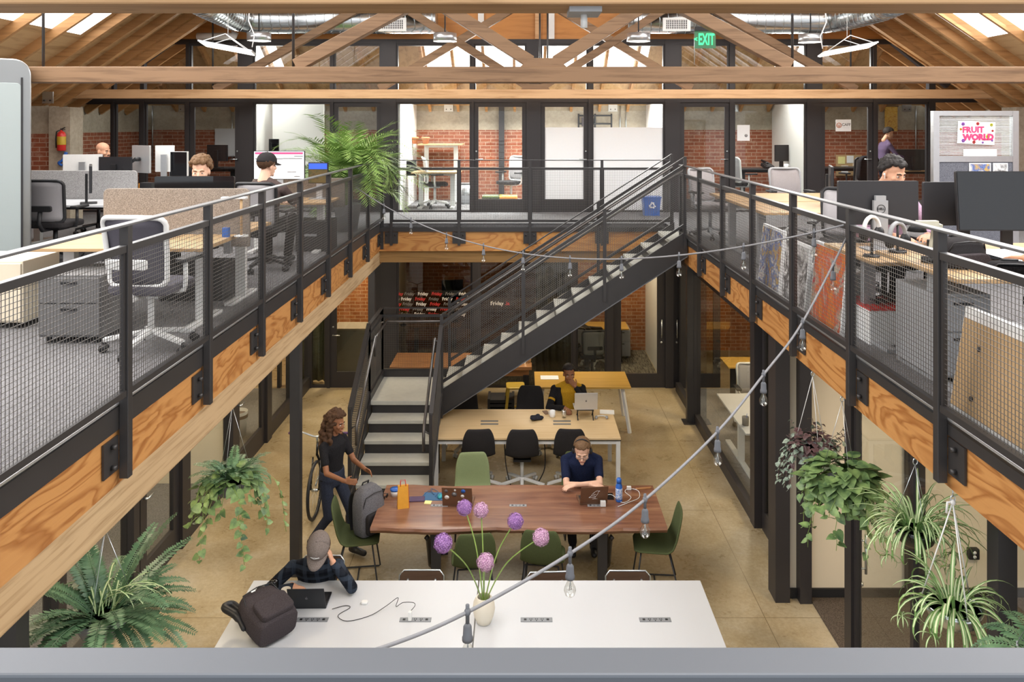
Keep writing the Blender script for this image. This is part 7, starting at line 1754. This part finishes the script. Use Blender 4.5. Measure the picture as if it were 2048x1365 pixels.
for u, l in ((155+55, 'first steel wall plate on the left rear concrete'), (250, 'second steel wall plate on the left rear concrete'), (365, 'third steel wall plate on the left rear concrete'), (640, 'white plate on the concrete behind the palm'), (897, 'white plate on the concrete in the middle rear office'), (1226, 'white plate on the concrete above the frosted glass'), (1475, 'steel plate on the concrete of the right office'), (1815, 'steel plate on the concrete beside the textile')):
    p = W(u, 215, 17.15); t = thing('wall_plate', l, 'plate', (p.x, 17.19, p.z)); MB().b6(-.1, .1, -.015, .01, -.09, .09).build('plate', M['galv' if u < 600 or u > 1400 else 'whiteplastic'], t); b = MB(); b.cyl((-.05, -.015, -.04), (-.05, -.03, -.04), .012, 6); b.cyl((.05, -.015, -.04), (.05, -.03, -.04), .012, 6); b.build('bolts', M['steel'], t)
# ---------------------------------------------------------------- lower rear glass: lettering, rooms
M['vred'] = plain('red_vinyl', '#c4342c', .5); M['vwhite'] = plain('white_vinyl', '#e6e0d6', .5); M['vgrey'] = plain('grey_vinyl', '#8a857e', .5)
fr = thing('window_lettering', 'rows of red, white and grey slanted lettering on the lower rear glass', 'lettering', (gx(795), 14.79, EYE-(628-VPV)*YG/FPX))
px_ = YG/FPX; cyc = ['vred', 'vgrey', 'vwhite']
for r in range(5):
    v = 588+10.15*r; x = (-14, -20, -17.5, -24, -21)[r]*px_; k = (0, 1, 0, 2, 0)[r]
    order = (['vred', 'vgrey', 'vwhite'], ['vgrey', 'vwhite', 'vred'], ['vred', 'vgrey', 'vwhite'], ['vwhite', 'vred', 'vgrey'], ['vred', 'vgrey', 'vwhite'])[r]
    for i in range(6):
        m = order[i % 3]; word = 'Friday'; dx = 0
        if i == 0: word = ('iday', 'y', 'day', 'riday', 'y')[r]
        if i == 0: xx = 0
        xx = x+i*27.3*px_
        end = 150*px_
        if xx > end-6*px_: continue
        if xx+25*px_ > end: word = 'Fri' if xx+12*px_ < end else 'F'
        o = text('word', word, .083, M[m], facing((max(xx+25*px_, 0) if i == 0 else xx, -.004, (628-v)*px_)), fr, .0006, .0028 if m != 'vgrey' else .001, .18 if m != 'vwhite' else 0, 'RIGHT' if i == 0 else 'LEFT', .96)
fr2 = thing('window_lettering', 'single short white word with red ending, right of the lettering rows', 'lettering', (gx(981), 14.79, EYE-(607-VPV)*YG/FPX))
text('word', 'Friday', .10, M['vwhite'], facing((0, -.004, 0)), fr2, .0006, .002, 0, 'LEFT'); text('word', '.la', .10, M['vred'], facing((.275, -.004, 0)), fr2, .0006, .002, 0, 'LEFT')
def curtain(label, u0, u1, y, z0, z1, m):
    x0, x1 = W(u0, 0, y).x, W(u1, 0, y).x; n = 60
    vs = []; b = MB()
    b.grid(lambda a, c: (x0+(x1-x0)*a, y+.035*math.sin(a*(x1-x0)*2*PI/.13)*(1-.2*c)+.01*math.sin(a*31), z0+(z1-z0)*c), n, 4); return tag(b.build('curtain', M[m], solid=.004), label, 'curtain')
M['curtain'] = fabric('grey_green_curtain', '#8a8876', '#75735f', 60)
curtain('grey green curtain behind the lower left rear window', 600, 652, 15.1, .03, 2.5, 'curtain'); curtain('grey green curtain behind the lower rear glass right of the stairs', 1072, 1145, 15.1, .03, 2.5, 'curtain')
off = desk('orange topped desk in the lower rear office', 1.0, .6, .74, M['yellowwood'], M['black']); off.location = (1.72, 16.45, .013)
pedestal('light grey drawer cabinet in the lower rear office', (W(1240, 690, 16.8).x, 16.8, .013), .38, .5, .62, 'greyplastic')
place(ch3, 'black office chair behind the lower rear glass, back to the yellow table', (W(1184, 730, 15.3).x, 15.25, .013), PI+.1); place(c0, 'dark shell chair at the orange desk in the lower rear office', (W(1195, 660, 16).x, 16.1, .013), PI-.3)
place(ch3, 'black office chair under the person behind the lower rear glass', (W(1152, 700, 15.5).x, 15.5, .013), PI-.3)
off = desk('wooden desk with tools behind the lettered glass', 1.1, .6, .85, M['orangewood'], M['midgrey']); off.location = (-1.80, 16.2, .013)
mon('dark monitor on the wooden desk behind the lettered glass', 905, 560, 16.3, .45, .4, .2, True, base_z=.863, stand='black')
t = thing('work_lamp', 'yellow jointed lamp behind the stair guard', 'lamp', (W(805, 690, 15.9).x, 16.0, .865)); MB().bar((0, 0, .01), (.05, 0, .25), .02, .02).build('lamp_arm', M['black'], t); MB().box((-.02, 0, .32), (.09, .08, .26), RY(-.5)).build('lamp_head', M['yellow'], t); MB().lathe([(.07, 0), (.07, .015), (.001, .02)], 12).build('lamp_base', M['black'], t)
t = thing('storage_cabinet', 'grey low cabinet behind the lower left glass door', 'cabinet', (W(715, 700, 15.8).x, 15.9, .013)); MB().b6(-.45, .45, -.25, .25, 0, .85).build('cabinet_body', M['midgrey'], t, bevel=.01); MB().b6(-.47, .47, -.27, .27, .85, .88).build('cabinet_top', M['felt2'], t)
t = thing('wall_lamp', 'yellow and black wall lamp on the lower brick wall', 'lamp', (W(742, 608, 16.5).x, 16.9, W(742, 608, 16.5).z)); MB().lathe([(.03, .12), (.14, .0), (.13, 0), (.02, .11)], 16, M=RY(.5)).build('lamp_shade', M['yellow'], t); MB().cyl((0, 0, .1), (0, .3, .1), .012, 8).build('lamp_arm', M['black'], t)
# meeting room behind the right lower glass
off = desk('white meeting table behind the right lower glass wall', 1.5, 1.6, .73, M['whitetop'], M['whiteplastic']); off.location = (3.82, 11.5, .013)
t = thing('pen_cup', 'dark mesh pen cup on the white meeting table', 'cup', (W(1493, 832, 10.95).x, 11.0, .743)); MB().lathe([(.045, 0), (.05, .12), (.045, .12), (.04, .01)], 16).build('cup_body', M['midgrey'], t); MB().cyl((.01, 0, .02), (.025, .01, .16), .004, 6).build('pen', M['blue'], t)
place(oc, 'white office chair at the near end of the meeting table', (3.75, 10.3, .013), PI); place(oc, 'white office chair at the far end of the meeting table', (3.8, 12.75, .013), 0); place(gch, 'grey office chair far back in the right lower room', (4.9, 13.6, .013), -.8)
off = desk('yellow desk far back in the right lower room', 1.2, .6, .74, M['yellowwood'], M['black']); off.location = (4.2, 13.9, .013)
t = thing('power_socket', 'black wall box with a double socket on the cream wall at the right', 'socket', tuple(V((W(1951, 1112, 8.15).x, 8.212, W(1951, 1112, 8.15).z)))); MB().b6(-.055, .055, -.05, .01, -.055, .055).build('socket_box', M['black'], t, bevel=.008)
b = MB(); b.cyl((0, -.05, .022), (0, -.054, .022), .018, 12); b.cyl((0, -.05, -.022), (0, -.054, -.022), .018, 12); b.build('socket_face', M['paper'], t)
